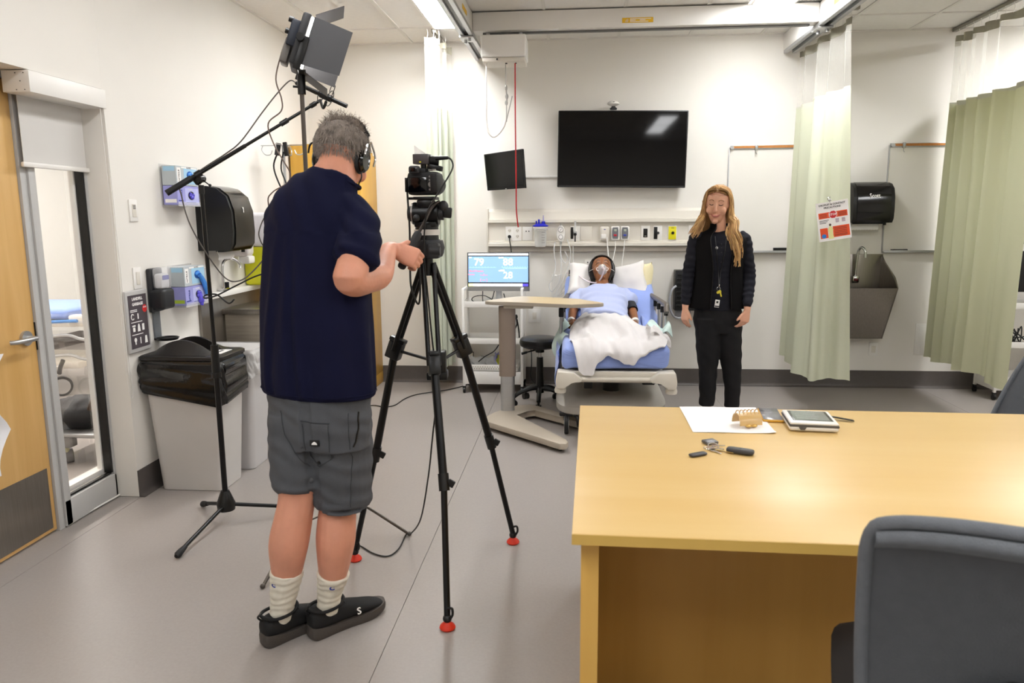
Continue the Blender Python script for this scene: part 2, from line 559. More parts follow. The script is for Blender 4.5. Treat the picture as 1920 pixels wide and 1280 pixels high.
# wall pieces round the opening on the corridor side and adjoining room
m = MB(); m.box(-2.66, XL - .15, 3.795, 9.1, 0, 3.1); m.box(-2.66, XL - .15, YF, 2.215, 0, 3.1); m.box(-2.66, XL - .15, 2.215, 3.795, 2.15, 3.1)
struct('wall_partition', m, WALL)
m = MB(); m.box(-6.2, -6.1, 1, 9.1, 0, 3); m.box(-6.1, -2.6, 8.6, 8.7, 0, 3); m.box(-6.1, -2.6, .9, 1.0, 0, 3)
struct('wall_next_room', m, M('next_room_paint', 'EDEDEA', .85, var=.01))
m = MB(); m.box(-6.1, -2.6, 1, 8.7, 2.97, 3.0); struct('ceiling_next_room', m, CEIL)
baseb('baseboard_next_room', (-6.1, 8.6, 0), (-2.6, 8.6, 0), (0, -1, 0))
baseb('baseboard_next_side', (-6.1, 1, 0), (-6.1, 8.6, 0), (1, 0, 0))
m = MB(); m.box(-4.6, -4.3, 3.2, 7.2, 2.94, 2.965); solo('ceiling_light', m, M('next_lamp', 'FFF8F0', .5, var=0, emit=34), 'long lit ceiling light in the room behind the sidelight', 'ceiling light')

# ---------------- seen through the sidelight
t = thing('stretcher', 'second hospital bed with a blue mattress seen through the sidelight', 'bed', (-4.9, 6.3, 0))
m = MB(); m.box(-5.6, -4.33, 5.95, 6.7, .655, .75, bev=.035, seg=3); part('mattress', m, M('blue_vinyl', '8CA4E0', .6, var=.03), t)
m = MB(); m.box(-5.6, -4.28, 5.98, 6.66, .59, .65, bev=.01); m.box(-4.30, -4.14, 5.92, 6.02, .60, .70, bev=.02); m.box(-4.30, -4.14, 6.55, 6.68, .60, .70, bev=.02); part('frame', m, OFFW, t)
m = MB(); m.tube([(-5.5, 5.90, .60), (-4.2, 5.90, .655)], .014, 8, k=1); part('side_bar', m, M('blue_bar', '3E7CC0', .4), t)
for z in (.50, .33):
    m = MB(); m.tube([(-4.9, 5.88, z - .03), (-4.6, 5.88, z), (-4.3, 5.88, z + .035), (-4.15, 5.88, z), (-3.9, 5.9, z - .01)], .014, 8); part('side_rail', m, ALU, t)
m = MB(); m.tube([(-4.66, 5.9, .60), (-4.48, 5.88, .05)], .022, 8, k=1); m.box(-5.5, -4.3, 6.0, 6.6, .22, .28, bev=.01); part('leg_frame', m, OFFW, t)
m = MB(); m.cyl((-4.42, 5.93, .085), (-4.40, 5.90, .085), .084, n=28); wl = part('castor', m, BLACK, t); m = MB(); m.cyl((-4.424, 5.931, .085), (-4.396, 5.895, .085), .065, n=24); part('wheel', m, ALU, wl)
m = MB(); m.box(-4.56, -4.42, 5.86, 5.98, .18, .26, bev=.02); part('castor_cover', m, WHITE, t)
m = MB(); m.tube([(-4.41, 5.9, .20), (-4.38, 5.88, .26), (-4.35, 5.88, .32)], .018, 8); part('brake_pedal', m, BLACK, t)
t = thing('equipment_dolly', 'low wheeled dolly with a green castor seen through the sidelight', 'dolly', (-3.1, 4.4, 0))
m = MB(); m.box(-3.34, -2.80, 4.15, 4.75, .185, .205, bev=.004); m.box(-3.30, -2.82, 4.25, 4.30, .15, .185); part('deck', m, ALU, t)
m = MB(); m.box(-3.19, -3.12, 4.20, 4.27, .10, .19, bev=.006); part('leg', m, M('dolly_grey', '5A5A58', .4), t)
m = MB(); m.cyl((-3.165, 4.205, .045), (-3.135, 4.235, .045), .0445, n=24); cs_ = part('castor', m, BLACK, t); m = MB(); m.box(-3.185, -3.135, 4.185, 4.215, .035, .10, bev=.008); part('fork', m, M('fork_green', 'A9A873', .4), cs_)
m = MB(); m.box(-2.98, -2.74, 4.3, 4.6, .10, .18, bev=.01); part('tray', m, BLACK, t)
t = thing('equipment_bag', 'black soft equipment bags piled on the dolly behind the glass', 'bag', (-3.1, 4.4, .206))
BAGM = M('bag_nylon', '15161A', .6, var=.2, bump=.5, bscale=30)
def lump(c, r, seed):
    b = MB(); b.ell((0, 0, 0), r, None, 26, 16)
    for v in b.b.verts:
        p = v.co.copy(); v.co = p * (1 + .22 * noise.noise(p * 9 + V((seed, 0, 0))) + .10 * noise.noise(p * 25 + V((seed, 3, 0)))); v.co.z = max(v.co.z, -r[2] * .72); v.co += V(c)
    return b
part('bag_body', lump((-3.13, 4.36, .29), (.19, .17, .115), 1), BAGM, t)
part('bag_flap', lump((-2.93, 4.44, .31), (.15, .16, .14), 5), BAGM, t)
m = MB(); m.tube([(-3.0, 4.24, .34), (-2.94, 4.22, .42), (-2.88, 4.26, .44), (-2.84, 4.3, .34)], .014, 8); part('strap', m, M('strap_brown', '4A3524', .6), t)

# ---------------- roller blind
bl = thing('roller_blind', 'white roller blind with boxed valance, half lowered over the sidelight', 'window blind', (XL - .03, 3.43, 1.7))
m = MB(); m.box(XD + .03, XL + .012, 3.165, 3.70, 2.047, 2.138, bev=.002); part('valance', m, WHITE, bl)
m = MB()
for y, z in ((3.165, 2.13), (3.165, 2.06)):
    for x in (XL - .012, XL - .05): m.cyl((x, 3.1655, z - .004), (x, 3.163, z - .004), .0022, n=8)
m.cyl((XL - .03, 3.1655, 2.092), (XL - .03, 3.163, 2.092), .0022, n=8)
part('screw', m, DARKG, bl, kind='stuff')
m = MB(); m.box(XD + .035, XD + .037, 3.235, 3.67, 1.75, 2.06); part('shade_cloth', m, M('blind_cloth', 'D3D0CC', .8, var=.01), bl)
m = MB(); m.box(XD + .028, XD + .045, 3.225, 3.685, 1.735, 1.757, bev=.004); part('bottom_bar', m, WHITE, bl)
m = MB()
c0 = [(XL + .004, 3.655, 2.05), (XL + .006, 3.665, 1.3), (XL + .006, 3.665, .75), (XL + .006, 3.673, .58), (XL + .006, 3.69, .555), (XL + .006, 3.705, .58), (XL + .006, 3.70, .75), (XL + .006, 3.695, 1.3), (XL + .004, 3.685, 2.05)]
m.tube(c0, .0017, 5); part('pull_cord', m, WHITE, bl)

# ---------------- lift rails and beam
def rail(name, x, lab, y0, y1=6.6):
    t = thing(name, lab, 'ceiling rail', (x, (y0 + y1) / 2, 2.81))
    b = MB(); b.box(x - .045, x + .045, y0, YB - .003, 2.835, 2.969, bev=.004); part('fascia', b, WHITE, t)
    b = MB(); b.box(x - .05, x - .018, y0, y1, 2.808, 2.834, bev=.003); b.box(x + .018, x + .05, y0, y1, 2.808, 2.834, bev=.003); part('track', b, ALU, t)
    b = MB(); b.box(x - .018, x + .018, y0, y1 - .03, 2.826, 2.8345); part('slot', b, BLACK, t)
    b = MB(); b.box(x - .052, x + .052, 5.69, 5.85, 2.795, 2.8075, bev=.002); b.cyl((x + .02, 5.73, 2.80), (x + .02, 5.73, 2.775), .012); b.cyl((x - .02, 5.8, 2.80), (x - .02, 5.8, 2.775), .012); part('trolley', b, ALU, t)
    return t
r1 = rail('lift_rail', -0.815, 'white ceiling lift rail running overhead on the left, beside the lit panel', 1.0)
r2 = rail('lift_rail', 1.735, 'white ceiling lift rail on the right, beside the middle curtain', 1.0)
bm = thing('cross_beam', 'white horizontal ceiling lift beam spanning the two rails', 'ceiling beam', (0.46, 5.77, 2.83))
m = MB(); m.box(-0.768, 1.688, 5.70, 5.84, 2.838, 2.968, bev=.005); part('beam', m, WHITE, bm)
m = MB(); m.box(-0.70, 1.64, 5.755, 5.785, 2.825, 2.837); part('slot', m, M('slot_grey', '6B6A68', .5), bm)
YEL = M('yellow_sticker', 'EDBE2B', .5, var=.02)
m = MB(); m.box(.315, .535, 5.698, 5.6995, 2.865, 2.90); st = part('sticker', m, YEL, bm, label='yellow rating sticker')
m = MB()
for r in (.008, .015, .022):
    m.tube([(.36 - r * math.cos(a), 5.697, 2.87 + r * math.sin(a) * .9) for a in (0, .5, 1.0, 1.5)], .0016, 5, k=2)
for k_, (x0, x1, z) in enumerate(((.37, .52, 2.891), (.37, .41, 2.882), (.44, .48, 2.882), (.37, .50, 2.873))): m.box(x0, x1, 5.6965, 5.698, z - .0022, z + .0022)
part('print', m, PAPER, st)
m = MB(); m.box(-.7675, -.766, 5.2, 5.4, 2.868, 2.90); part('sticker', m, YEL, r1, label='yellow rating sticker on the rail side')
m = MB(); m.box(1.688, 1.6895, 5.2, 5.4, 2.868, 2.90); part('sticker', m, YEL, r2, label='yellow rating sticker on the rail side')

# ---------------- lift motor with its pendant cords
t = thing('lift_motor', 'white box shaped lift motor hanging from the beam, with straps below', 'patient lift', (-.53, 5.74, 2.62))
m = MB(); m.box(-.70, -.372, 5.60, 5.86, 2.635, 2.79, bev=.012, seg=3); part('housing', m, WHITE, t)
m = MB(); m.box(-.69, -.38, 5.61, 5.85, 2.605, 2.634, bev=.006); part('base_plate', m, OFFW, t)
m = MB(); m.cyl((-.66, 5.75, 2.79), (-.66, 5.75, 2.83), .014); m.cyl((-.42, 5.75, 2.79), (-.42, 5.75, 2.83), .014); part('hanger_bolt', m, ALU, t, kind='stuff')
m = MB(); m.cyl((-.52, 5.67, 2.606), (-.52, 5.67, 2.598), .008); m.cyl((-.45, 5.67, 2.606), (-.45, 5.67, 2.598), .006); m.cyl((-.585, 5.63, 2.62), (-.58, 5.60, 2.62), .006); part('button', m, DARKG, t, kind='stuff')
m = MB(); m.tube([(-.525, 5.67, 2.6), (-.525, 5.67, 2.45)], .003, 6, k=1); m.ell((-.523, 5.67, 2.43), (.01, .007, .022)); m.tube([(-.523, 5.67, 2.41), (-.518, 5.67, 2.36), (-.522, 5.67, 2.31)], .006, 6); m.ell((-.518, 5.67, 2.37), (.012, .006, .02)); m.ell((-.522, 5.67, 2.325), (.011, .006, .018))
part('carabiner', m, M('cast_metal', 'A9A7A3', .35, metal=.7), t)
m = MB(); m.obox((-.50, 5.67, 2.29), (.007, .012, .17), (0, .25, 0), bev=.002); m.obox((-.522, 5.67, 2.25), (.007, .012, .12), None, bev=.002); part('hook', m, M('hook_grey', 'B5B2AE', .4, metal=.5), t)
m = MB(); m.tube([(-.665, 5.66, 2.605), (-.668, 5.66, 2.45), (-.67, 5.66, 2.34)], .005, 6); m.tube([(-.67, 5.66, 2.34), (-.672, 5.66, 2.22), (-.66, 5.66, 2.13), (-.62, 5.66, 2.085), (-.575, 5.66, 2.11), (-.54, 5.66, 2.16), (-.53, 5.66, 2.2)], .0085, 8); part('charging_cable', m, WHITE, t)
m = MB(); m.tube([(-.455, 5.66, 2.6), (-.455, 5.655, 2.2), (-.452, 5.66, 1.75), (-.452, 5.67, 1.55), (-.44, 5.68, 1.42)], .0048, 6); part('emergency_cord', m, M('red_cord', 'B01018', .5), t, label='long red emergency pull cord')
# ================================================================ things on and by the left wall
UX, UY, UZ = V((1, 0, 0)), V((0, 1, 0)), V((0, 0, 1))
XW = XL
def plate_left(lab, y, z, cat='wall switch'):
    t = thing('wall_switch', lab, cat, (XW, y, z))
    b = MB(); b.box(XW, XW + .008, y - .036, y + .036, z - .058, z + .058, bev=.003); part('cover_plate', b, WHITE, t)
    b = MB(); b.box(XW + .0082, XW + .0115, y - .017, y + .017, z - .034, z + .034, bev=.0015); part('rocker', b, OFFW, t)
    return t
s1 = plate_left('white wall control plate with grey marks, upper one left of the glove boxes', 3.86, 1.545)
m = MB()
for i in range(4): m.box(XW + .0116, XW + .0122, 3.848, 3.872, 1.553 + i * .006, 1.556 + i * .006)
part('marking', m, DARKG, s1, kind='stuff')
plate_left('white wall switch plate directly above the garbage sign', 3.842, 1.185)

# garbage sign
t = thing('sign', 'dark LANDFILL GARBAGE sign in a rounded grey frame above the bin', 'sign', (XW, 3.80, .785))
m = MB(); m.box(XW + .001, XW + .016, 3.697, 3.905, .79, 1.125, bev=.008, seg=3); part('frame', m, M('sign_frame', 'B7B5B3', .4, var=.01), t)
m = MB(); m.box(XW + .0162, XW + .0175, 3.717, 3.885, .815, 1.10); pn = part('panel', m, M('sign_charcoal', '4A4247', .5, var=.02), t)
XS = XW + .0178
text('LANDFILL', .022, PAPER, pn, (XS, 3.80, 1.078), UY, UZ, bold=.0007)
text('GARBAGE', .022, PAPER, pn, (XS, 3.80, 1.05), UY, UZ, bold=.0007)
m = MB(); m.cyl((XS - .0002, 3.862, 1.02), (XS + .0004, 3.862, 1.02), .021, n=24); part('red_dot', m, M('sign_red', 'D42222', .5), pn)
text('STOP', .012, PAPER, pn, (XS + .0006, 3.862, 1.027), UY, UZ, bold=.0003)
m = MB()
for z in (1.02, 1.012): m.box(XS, XS + .0003, 3.728, 3.79, z - .002, z + .002)
for z in (.955, .888): m.box(XS, XS + .0003, 3.728, 3.83, z - .002, z + .002)
m.tube([(XS, 3.745 + .013 * math.cos(a), .985 + .015 * math.sin(a)) for a in [i * .5 + .6 for i in range(11)]], .003, 5, k=1)
m.box(XS, XS + .0003, 3.79, 3.80, .97, 1.0)
m.box(XS, XS + .0003, 3.735, 3.765, .932, .94); m.box(XS, XS + .0003, 3.74, 3.76, .905, .928)
m.prism([(3.782, .902), (3.808, .902), (3.804, .93), (3.80, .943), (3.79, .943), (3.786, .93)], (XS, 0, 0), UY, UZ, .0004)
m.box(XS, XS + .0003, 3.825, 3.845, .905, .94)
m.cyl((XS, 3.755, .86), (XS + .0004, 3.755, .86), .012); m.box(XS, XS + .0003, 3.75, 3.76, .835, .852)
m.box(XS, XS + .0003, 3.798, 3.806, .835, .87); m.prism([(3.84, .832), (3.866, .832), (3.861, .872), (3.845, .872)], (XS, 0, 0), UY, UZ, .0004)
part('pictogram', m, PAPER, pn, kind='stuff')

# sanitizer dispenser
t = thing('sanitizer_dispenser', 'black and clear hand sanitizer dispenser with a drip tray, above the bin', 'soap dispenser', (XW, 3.985, .82))
m = MB(); m.box(XW + .001, XW + .03, 3.925, 4.05, .985, 1.23, bev=.01); m.box(XW + .001, XW + .095, 3.925, 4.05, 1.0, 1.115, bev=.018, seg=3); part('housing', m, M('dispenser_black', '26272A', .35), t)
m = MB(); m.box(XW + .03, XW + .09, 3.932, 4.043, 1.112, 1.235, bev=.02, seg=3); part('clear_cover', m, CLEAR, t)
m = MB(); m.box(XW + .035, XW + .08, 3.945, 4.03, 1.118, 1.20, bev=.012); rf = part('refill_bag', m, M('refill_white', 'E8E8EA', .3, alpha=.8), t)
m = MB(); m.box(XW + .0805, XW + .082, 3.955, 4.02, 1.165, 1.19); part('label_band', m, M('refill_blue', '3C3F9A', .4), rf)
m = MB(); m.box(XW + .001, XW + .012, 3.955, 4.02, .83, .985, bev=.003); part('back_strip', m, M('strip_grey', '6C7074', .45), t)
m = MB(); m.lathe([(.02, 0), (.055, .004), (.062, .016), (.058, .018), (.05, .009), (.001, .008)], (XW + .065, 3.985, .822)); m.box(XW + .0, XW + .03, 3.955, 4.02, .825, .84, bev=.003); part('drip_tray', m, BLACK, t)

# glove boxes in wire holders
GB1 = M('glove_box_grey', 'B9C0C4', .5, var=.03); GB2 = M('glove_box_violet', '9C9CD6', .5, var=.06, vscale=14)
GBE = M('glove_box_end_grey', 'A8AFAF', .5); SKYB = M('sky_ink', 'A4CCE4', .5, var=.03)
NIT = M('blue_nitrile', '3E86D8', .4, var=.12, vscale=20); NITV = M('violet_nitrile', '5A52C8', .4, var=.12, vscale=20)
def glove_box(y0, y1, z0, z1, top, lab, glove):
    x0, x1 = XW + .012, XW + .098
    t = thing('glove_box', lab, 'glove box', (x0, (y0 + y1) / 2, z0))
    b = MB(); b.box(x0, x1, y0, y1, z0, z1, bev=.0015, seg=1); part('carton', b, GB1 if top else GB2, t)
    oy, oz = (y0 + y1) / 2 + .03, (z0 + z1) / 2 + (.005 if top else .0)
    b = MB(); b.box(x1, x1 + .0006, y0 + .085, y1 - .008, z0 + .01, z1 - .012)
    part('print_panel', b, SKYB if top else M('violet_light', 'B9BBE8', .5, var=.05), t)
    b = MB(); b.box(x0 + .01, x1 - .008, y0 - .0006, y0, z1 - .03 if top else z0 + .012, z1 - .004 if top else z0 + .032)
    part('print_end', b, SKYB if top else (M('lime_ink', 'B4CC44', .5) if z0 < 1.3 else PAPER), t)
    b = MB()
    if top:
        b.box(x1, x1 + .0008, y0 + .01, y0 + .05, z0 + .02, z1 - .01)
        b.box(x1, x1 + .0009, y0 + .06, y1 - .01, z1 - .012, z1 - .004)
    else:
        b.box(x1, x1 + .0008, y0 + .01, y0 + .06, z0 + .02, z0 + .026); b.box(x1, x1 + .0008, y0 + .09, y1 - .04, z0 + .012, z0 + .016)
    part('print_band', b, PAPER if top else NAVY, t)
    text('NITRILE', .019, DARKG if top else NAVY, t, (x1 + .001, y0 + (.03 if top else .045), (z0 + z1) / 2), UZ, -UY, 'lettering', bold=.0003)
    text('GLOVES', .014, DARKG if top else PAPER, t, (x1 + .0011, (y0 + y1) / 2 + .02, z1 - (.008 if top else .018)), UY, UZ, 'lettering')
    b = MB(); b.lathe([(.036, 0), (.036, .0015)], (x1 + .0002, oy, oz), (1, 0, 0), n=24)
    for v in b.b.verts: v.co.z = oz + (v.co.z - oz) * .68
    part('opening', b, DARKG if not top else M('opening_blue', '2458A8', .6), t)
    b = MB()
    random.seed(int(z0 * 1000))
    mt = NIT if top else NITV
    for k_ in range(7):
        a = random.uniform(0, 6.28); b.ell((x1 + .004, oy + .018 * math.cos(a), oz + .01 * math.sin(a)), (.008, random.uniform(.01, .017), random.uniform(.007, .012)), (random.uniform(-1, 1), 0, 0), 10, 6)
    if glove == 1:   # long hanging glove
        for dy, dz in ((.0, -.07), (.012, -.10), (.028, -.135), (.045, -.125), (.055, -.105)):
            b.tube([(x1 + .006, oy + .01, oz), (x1 + .014, oy + .028 + dy * .4, oz - .04), (x1 + .012, oy + .045 + dy, oz + dz)], lambda s: .013 - .007 * s, 7, 4)
    if glove == 2:
        for dy, dz in ((-.015, -.05), (0, -.065), (.015, -.07), (.027, -.05)):
            b.tube([(x1 + .006, oy, oz), (x1 + .012, oy + dy * .6, oz - .03), (x1 + .01, oy + dy, oz + dz)], lambda s: .012 - .005 * s, 7, 4)
    part('glove', b, mt, t, kind='stuff')
    return t
def rack(y0, y1, z0, z1, lab):
    t = thing('glove_rack', lab, 'wall rack', (XW, (y0 + y1) / 2, z0))
    b = MB(); b.box(XW, XW + .004, y0, y1, z0, z1 + .01, bev=.001); b.box(XW, XW + .105, y0, y1, z0 - .006, z0 - .001, bev=.001)
    b.box(XW + .101, XW + .105, y0, y1, z0 - .006, z0 + .018); b.box(XW, XW + .105, y1, y1 + .003, z0 - .006, z1 - .02)
    part('holder', b, CLEAR, t)
rack(4.15, 4.42, 1.578, 1.80, 'clear wall holder carrying the upper pair of glove boxes')
glove_box(4.155, 4.40, 1.69, 1.80, True, 'grey and blue glove box, top one of the upper pair', 0)
glove_box(4.155, 4.40, 1.58, 1.688, False, 'violet glove box, bottom one of the upper pair', 0)
rack(4.15, 4.42, .993, 1.22, 'clear wall holder carrying the lower pair of glove boxes')
glove_box(4.155, 4.40, 1.108, 1.222, True, 'grey and blue glove box with a long blue glove hanging out, lower pair', 1)
glove_box(4.155, 4.40, .998, 1.106, False, 'violet glove box with a violet glove poking out, below the blue glove', 2)

# paper towel dispenser on the left wall
def towel(name, lab, o, u, out, logo, w=.32, h=.40, d=.235):
    """o = lower left wall corner, u along wall, out from the wall"""
    o, u, out = V(o), V(u), V(out)
    t = thing(name, lab, 'towel dispenser', o + u * (w / 2) + V((0, 0, -.06)))
    prof = [(0, 0), (d * .86, 0), (d * .97, h * .10), (d, h * .3), (d * .98, h * .62), (d * .86, h * .84), (d * .62, h * .96), (d * .34, h), (0, h)]
    def shell(p, s): return [(a * s, b_) for a, b_ in p]
    b = MB(); b.ring_loft([[o + out * (a) + UZ * z + u * x for a, z in prof] for x in (0, .012, w - .012, w)])
    part('housing', b, BLACK, t)
    b = MB()
    pr2 = [(a + .006 * (1 if a > 0 else 0), z + (.004 if z > h * .5 else 0)) for a, z in prof]
    pr2 = [p for p in pr2 if p[0] > d * .3]
    rows = [[o + out * a + UZ * z + u * x for a, z in pr2] for x in (.03, .036, w / 2, w - .036, w - .03)]
    b.ring_loft(rows, close=False, cap=False); part('front_cover', b, BLACKG, t)
    b = MB(); b.box(0, 1, 0, 1, 0, 1); b.b.clear()
    c = o + out * (d * .5) + u * (w * .5) + UZ * -.004
    R = Matrix((u, out, UZ)).transposed()
    b.obox(c, (w * .75, .05, .012), R, bev=.003); b.cyl(o + out * (d * .7) + u * (w * .86) + UZ * -.02, o + out * (d * .7) + u * (w * .86), .012); part('outlet', b, BLACK, t)
    b = MB()
    nn = 20
    def f(i, j):
        return o + out * (d * .45 + .01 * math.sin(j * 2.5)) + u * (.03 + (w * .68) * i) + UZ * (-.004 - j * (.055 + .005 * (1 if int(i * nn + .5) % 2 else -1)))
    b.grid(f, nn, 3, th=.0008); part('paper_towel', b, PAPER, t)
    text(logo, .05, PAPER, t, o + out * (d * .975 + .0065) + u * (w / 2) + UZ * (h * .66), u, (UZ * .95 - out * .22), 'logo', bold=.0008, sx=.8)
    return t
towel('paper_towel_dispenser', 'large black paper towel dispenser on the left wall behind the boom stand', (XW, 4.53, 1.30), UY, UX, 'y')
# soap dispenser further on
t = thing('soap_dispenser', 'pale grey soap dispenser on the wall beyond the black towel dispenser', 'soap dispenser', (XW, 4.98, 1.26))
m = MB(); m.box(XW, XW + .125, 4.96, 5.08, 1.24, 1.55, bev=.03, seg=3); part('housing', m, M('soap_white', 'DBD4D0', .35), t)
m = MB(); m.box(XW + .122, XW + .128, 4.98, 5.06, 1.38, 1.49, bev=.01); part('viewing_window', m, M('soap_grey', '8E8580', .3), t)
m = MB(); m.box(XW + .05, XW + .13, 4.97, 5.07, 1.19, 1.245, bev=.015); part('push_bar', m, WHITE, t)
# ledge + steel splash back + faucet
t = thing('wash_station', 'stainless wash station with a white ledge along the left wall', 'sink', (XW, 5.2, 0))
m = MB(); m.box(XW, XW + .02, 4.47, 6.1, .15, .99, bev=.002); part('steel_back_panel', m, STEEL, t)
m = MB(); m.box(XW, XW + .05, 4.45, 6.1, .99, 1.025, bev=.003); part('ledge', m, WHITE, t)
m = MB(); m.box(XW + .02, XW + .52, 4.74, 5.22, .87, .905, bev=.003); part('worktop', m, STEEL, t)
m = MB(); m.box(XW + .03, XW + .5, 4.76, 4.775, .42, .87, bev=.002); part('side_panel', m, M('satin_steel_panel', 'A79F92', .35, metal=.7, var=.1, stretch=(1, 1, 12)), t)
m = MB(); m.box(XW + .02, XW + .52, 4.74, 5.22, .33, .40, bev=.004); part('shelf', m, OFFW, t)
m = MB(); m.box(XW + .02, XW + .52, 4.74, 5.22, .085, .12, bev=.004); part('bottom_rail', m, OFFW, t)
m = MB(); m.tube([(XW + .02, 4.735, .125), (XW + .52, 4.735, .125)], .005, 6, k=1); part('bright_edge', m, CHROME, t)
for x in (XW + .05, XW + .49):
    for y in (4.78, 5.18):
        m = MB(); m.box(x - .012, x + .012, y - .012, y + .012, .085, .87); part('leg', m, OFFW, t)
        m = MB(); m.cyl((x - .012, y, .03), (x + .012, y, .03), .03, n=18); m.box(x - .015, x + .015, y - .012, y + .02, .04, .085, bev=.004); part('caster', m, BLACK, t)
t = thing('faucet', 'chrome gooseneck tap on the white ledge behind the boom stand', 'tap', (XW + .03, 4.78, 1.025))
m = MB(); m.box(XW + .005, XW + .048, 4.73, 4.83, 1.026, 1.045, bev=.008); m.tube([(XW + .03, 4.77, 1.04), (XW + .03, 4.77, 1.17), (XW + .04, 4.79, 1.225), (XW + .07, 4.84, 1.235), (XW + .10, 4.88, 1.20), (XW + .105, 4.88, 1.17)], .0095, 10); part('spout', m, CHROME, t)
m = MB(); m.cyl((XW + .035, 4.81, 1.045), (XW + .035, 4.81, 1.08), .014); m.box(XW + .028, XW + .043, 4.79, 4.83, 1.07, 1.08, bev=.003); part('lever', m, BLACK, t)
# yellow sharps bin and white carton on the ledge side
t = thing('sharps_bin', 'bright yellow sharps container beside the man', 'container', (XW + .14, 5.26, 1.027))
m = MB(); m.box(XW + .002, XW + .27, 5.16, 5.42, 1.027, 1.30, bev=.02, seg=3); part('bin_body', m, M('sharps_yellow', 'E4E42A', .35, alpha=.92, var=.08), t)
m = MB(); m.box(XW + .002, XW + .28, 5.15, 5.43, 1.30, 1.54, bev=.03, seg=3); part('lid', m, M('frosted_lid', 'E9E7EC', .4), t)
# IV pole
t = thing('iv_pole', 'slim IV pole with four hooks and black cables looped on it', 'pole', (-2.165, 5.5, 0))
cx, cy = -2.165, 5.5
m = MB(); m.cyl((cx, cy, .05), (cx, cy, 2.03), .011); part('pole', m, ALU, t)
m = MB()
m.tube([(cx - .17, cy, 2.03), (cx + .15, cy, 2.03)], .004, 6, k=1); m.tube([(cx, cy - .14, 2.03), (cx, cy + .14, 2.03)], .004, 6, k=1)
for s in (-1, 1):
    m.tube([(cx + s * .155, cy, 2.03), (cx + s * .165, cy, 2.0), (cx + s * .14, cy, 1.965), (cx + s * .10, cy, 1.965), (cx + s * .085, cy, 1.995)], .004, 6)
    m.tube([(cx, cy + s * .14, 2.03), (cx + .005, cy + s * .15, 2.0), (cx + .01, cy + s * .12, 1.965), (cx, cy + s * .09, 1.975)], .004, 6)
part('hook', m, ALU, t, kind='stuff')
for k_ in range(5):
    a = k_ * 2 * PI / 5
    m = MB(); m.tube([(cx, cy, .07), (cx + .13 * math.cos(a), cy + .13 * math.sin(a), .055)], .012, 6, k=1); m.cyl((cx + .13 * math.cos(a), cy + .13 * math.sin(a) - .01, .025), (cx + .13 * math.cos(a), cy + .13 * math.sin(a) + .01, .025), .024, n=14); part('leg', m, BLACK, t)
t = thing('cable_bundle', 'black looped cables clipped to the IV pole', 'cable', (cx + .03, cy - .05, 1.6))
m = MB(); m.obox((cx - .03, cy - .03, 2.0), (.035, .02, .09), (0, .2, 0), bev=.004); m.obox((cx + .03, cy - .03, 2.0), (.03, .02, .10), (0, -.1, 0), bev=.004); part('clip', m, BLACK, t, kind='stuff')
m = MB(); m.tube([(cx - .02, cy - .05, 1.98), (cx - .06, cy - .05, 1.88), (cx - .03, cy - .05, 1.76), (cx + .03, cy - .05, 1.64), (cx + .04, cy - .05, 1.60)], .006, 6); m.tube([(cx + .02, cy - .05, 1.98), (cx - .005, cy - .05, 1.86), (cx + .03, cy - .05, 1.74), (cx + .045, cy - .05, 1.60)], .006, 6); part('cable', m, CABLE, t, kind='stuff')
m = MB(); m.cyl((cx + .045, cy - .05, 1.60), (cx + .045, cy - .05, 1.56), .008); m.box(cx + .015, cx + .07, cy - .07, cy - .04, 1.42, 1.56, bev=.006); part('connector', m, M('amber_connector', 'C9A87C', .3, alpha=.8), t)

# wooden cabinet in the far corner
t = thing('wall_cabinet', 'light wood open cabinet in the far left corner behind the man', 'cabinet', (-2.05, 6.37, 0))
m = MB(); m.box(-2.355, -2.33, 6.12, 6.63, .10, 2.09, bev=.002); part('side_panel', m, CABW, t)
m = MB(); m.box(-1.80, -1.775, 6.12, 6.63, .10, 2.03, bev=.002); part('side_panel', m, CABW, t)
m = MB(); m.box(-2.33, -1.80, 6.612, 6.63, .10, 2.06, bev=.002); part('back_panel', m, CABW, t)
m = MB(); m.box(-2.355, -1.775, 6.12, 6.63, .001, .10, bev=.002); part('plinth', m, CABW, t)
m = MB(); m.box(-2.35, -2.0, 6.105, 6.119, .12, 2.095, bev=.002); part('door', m, CABW, t)
for z in (.45, .85, 1.25, 1.68, 2.03):
    m = MB(); m.box(-2.33, -1.80, 6.13, 6.61, z, z + .02, bev=.001); part('shelf', m, CABW, t)

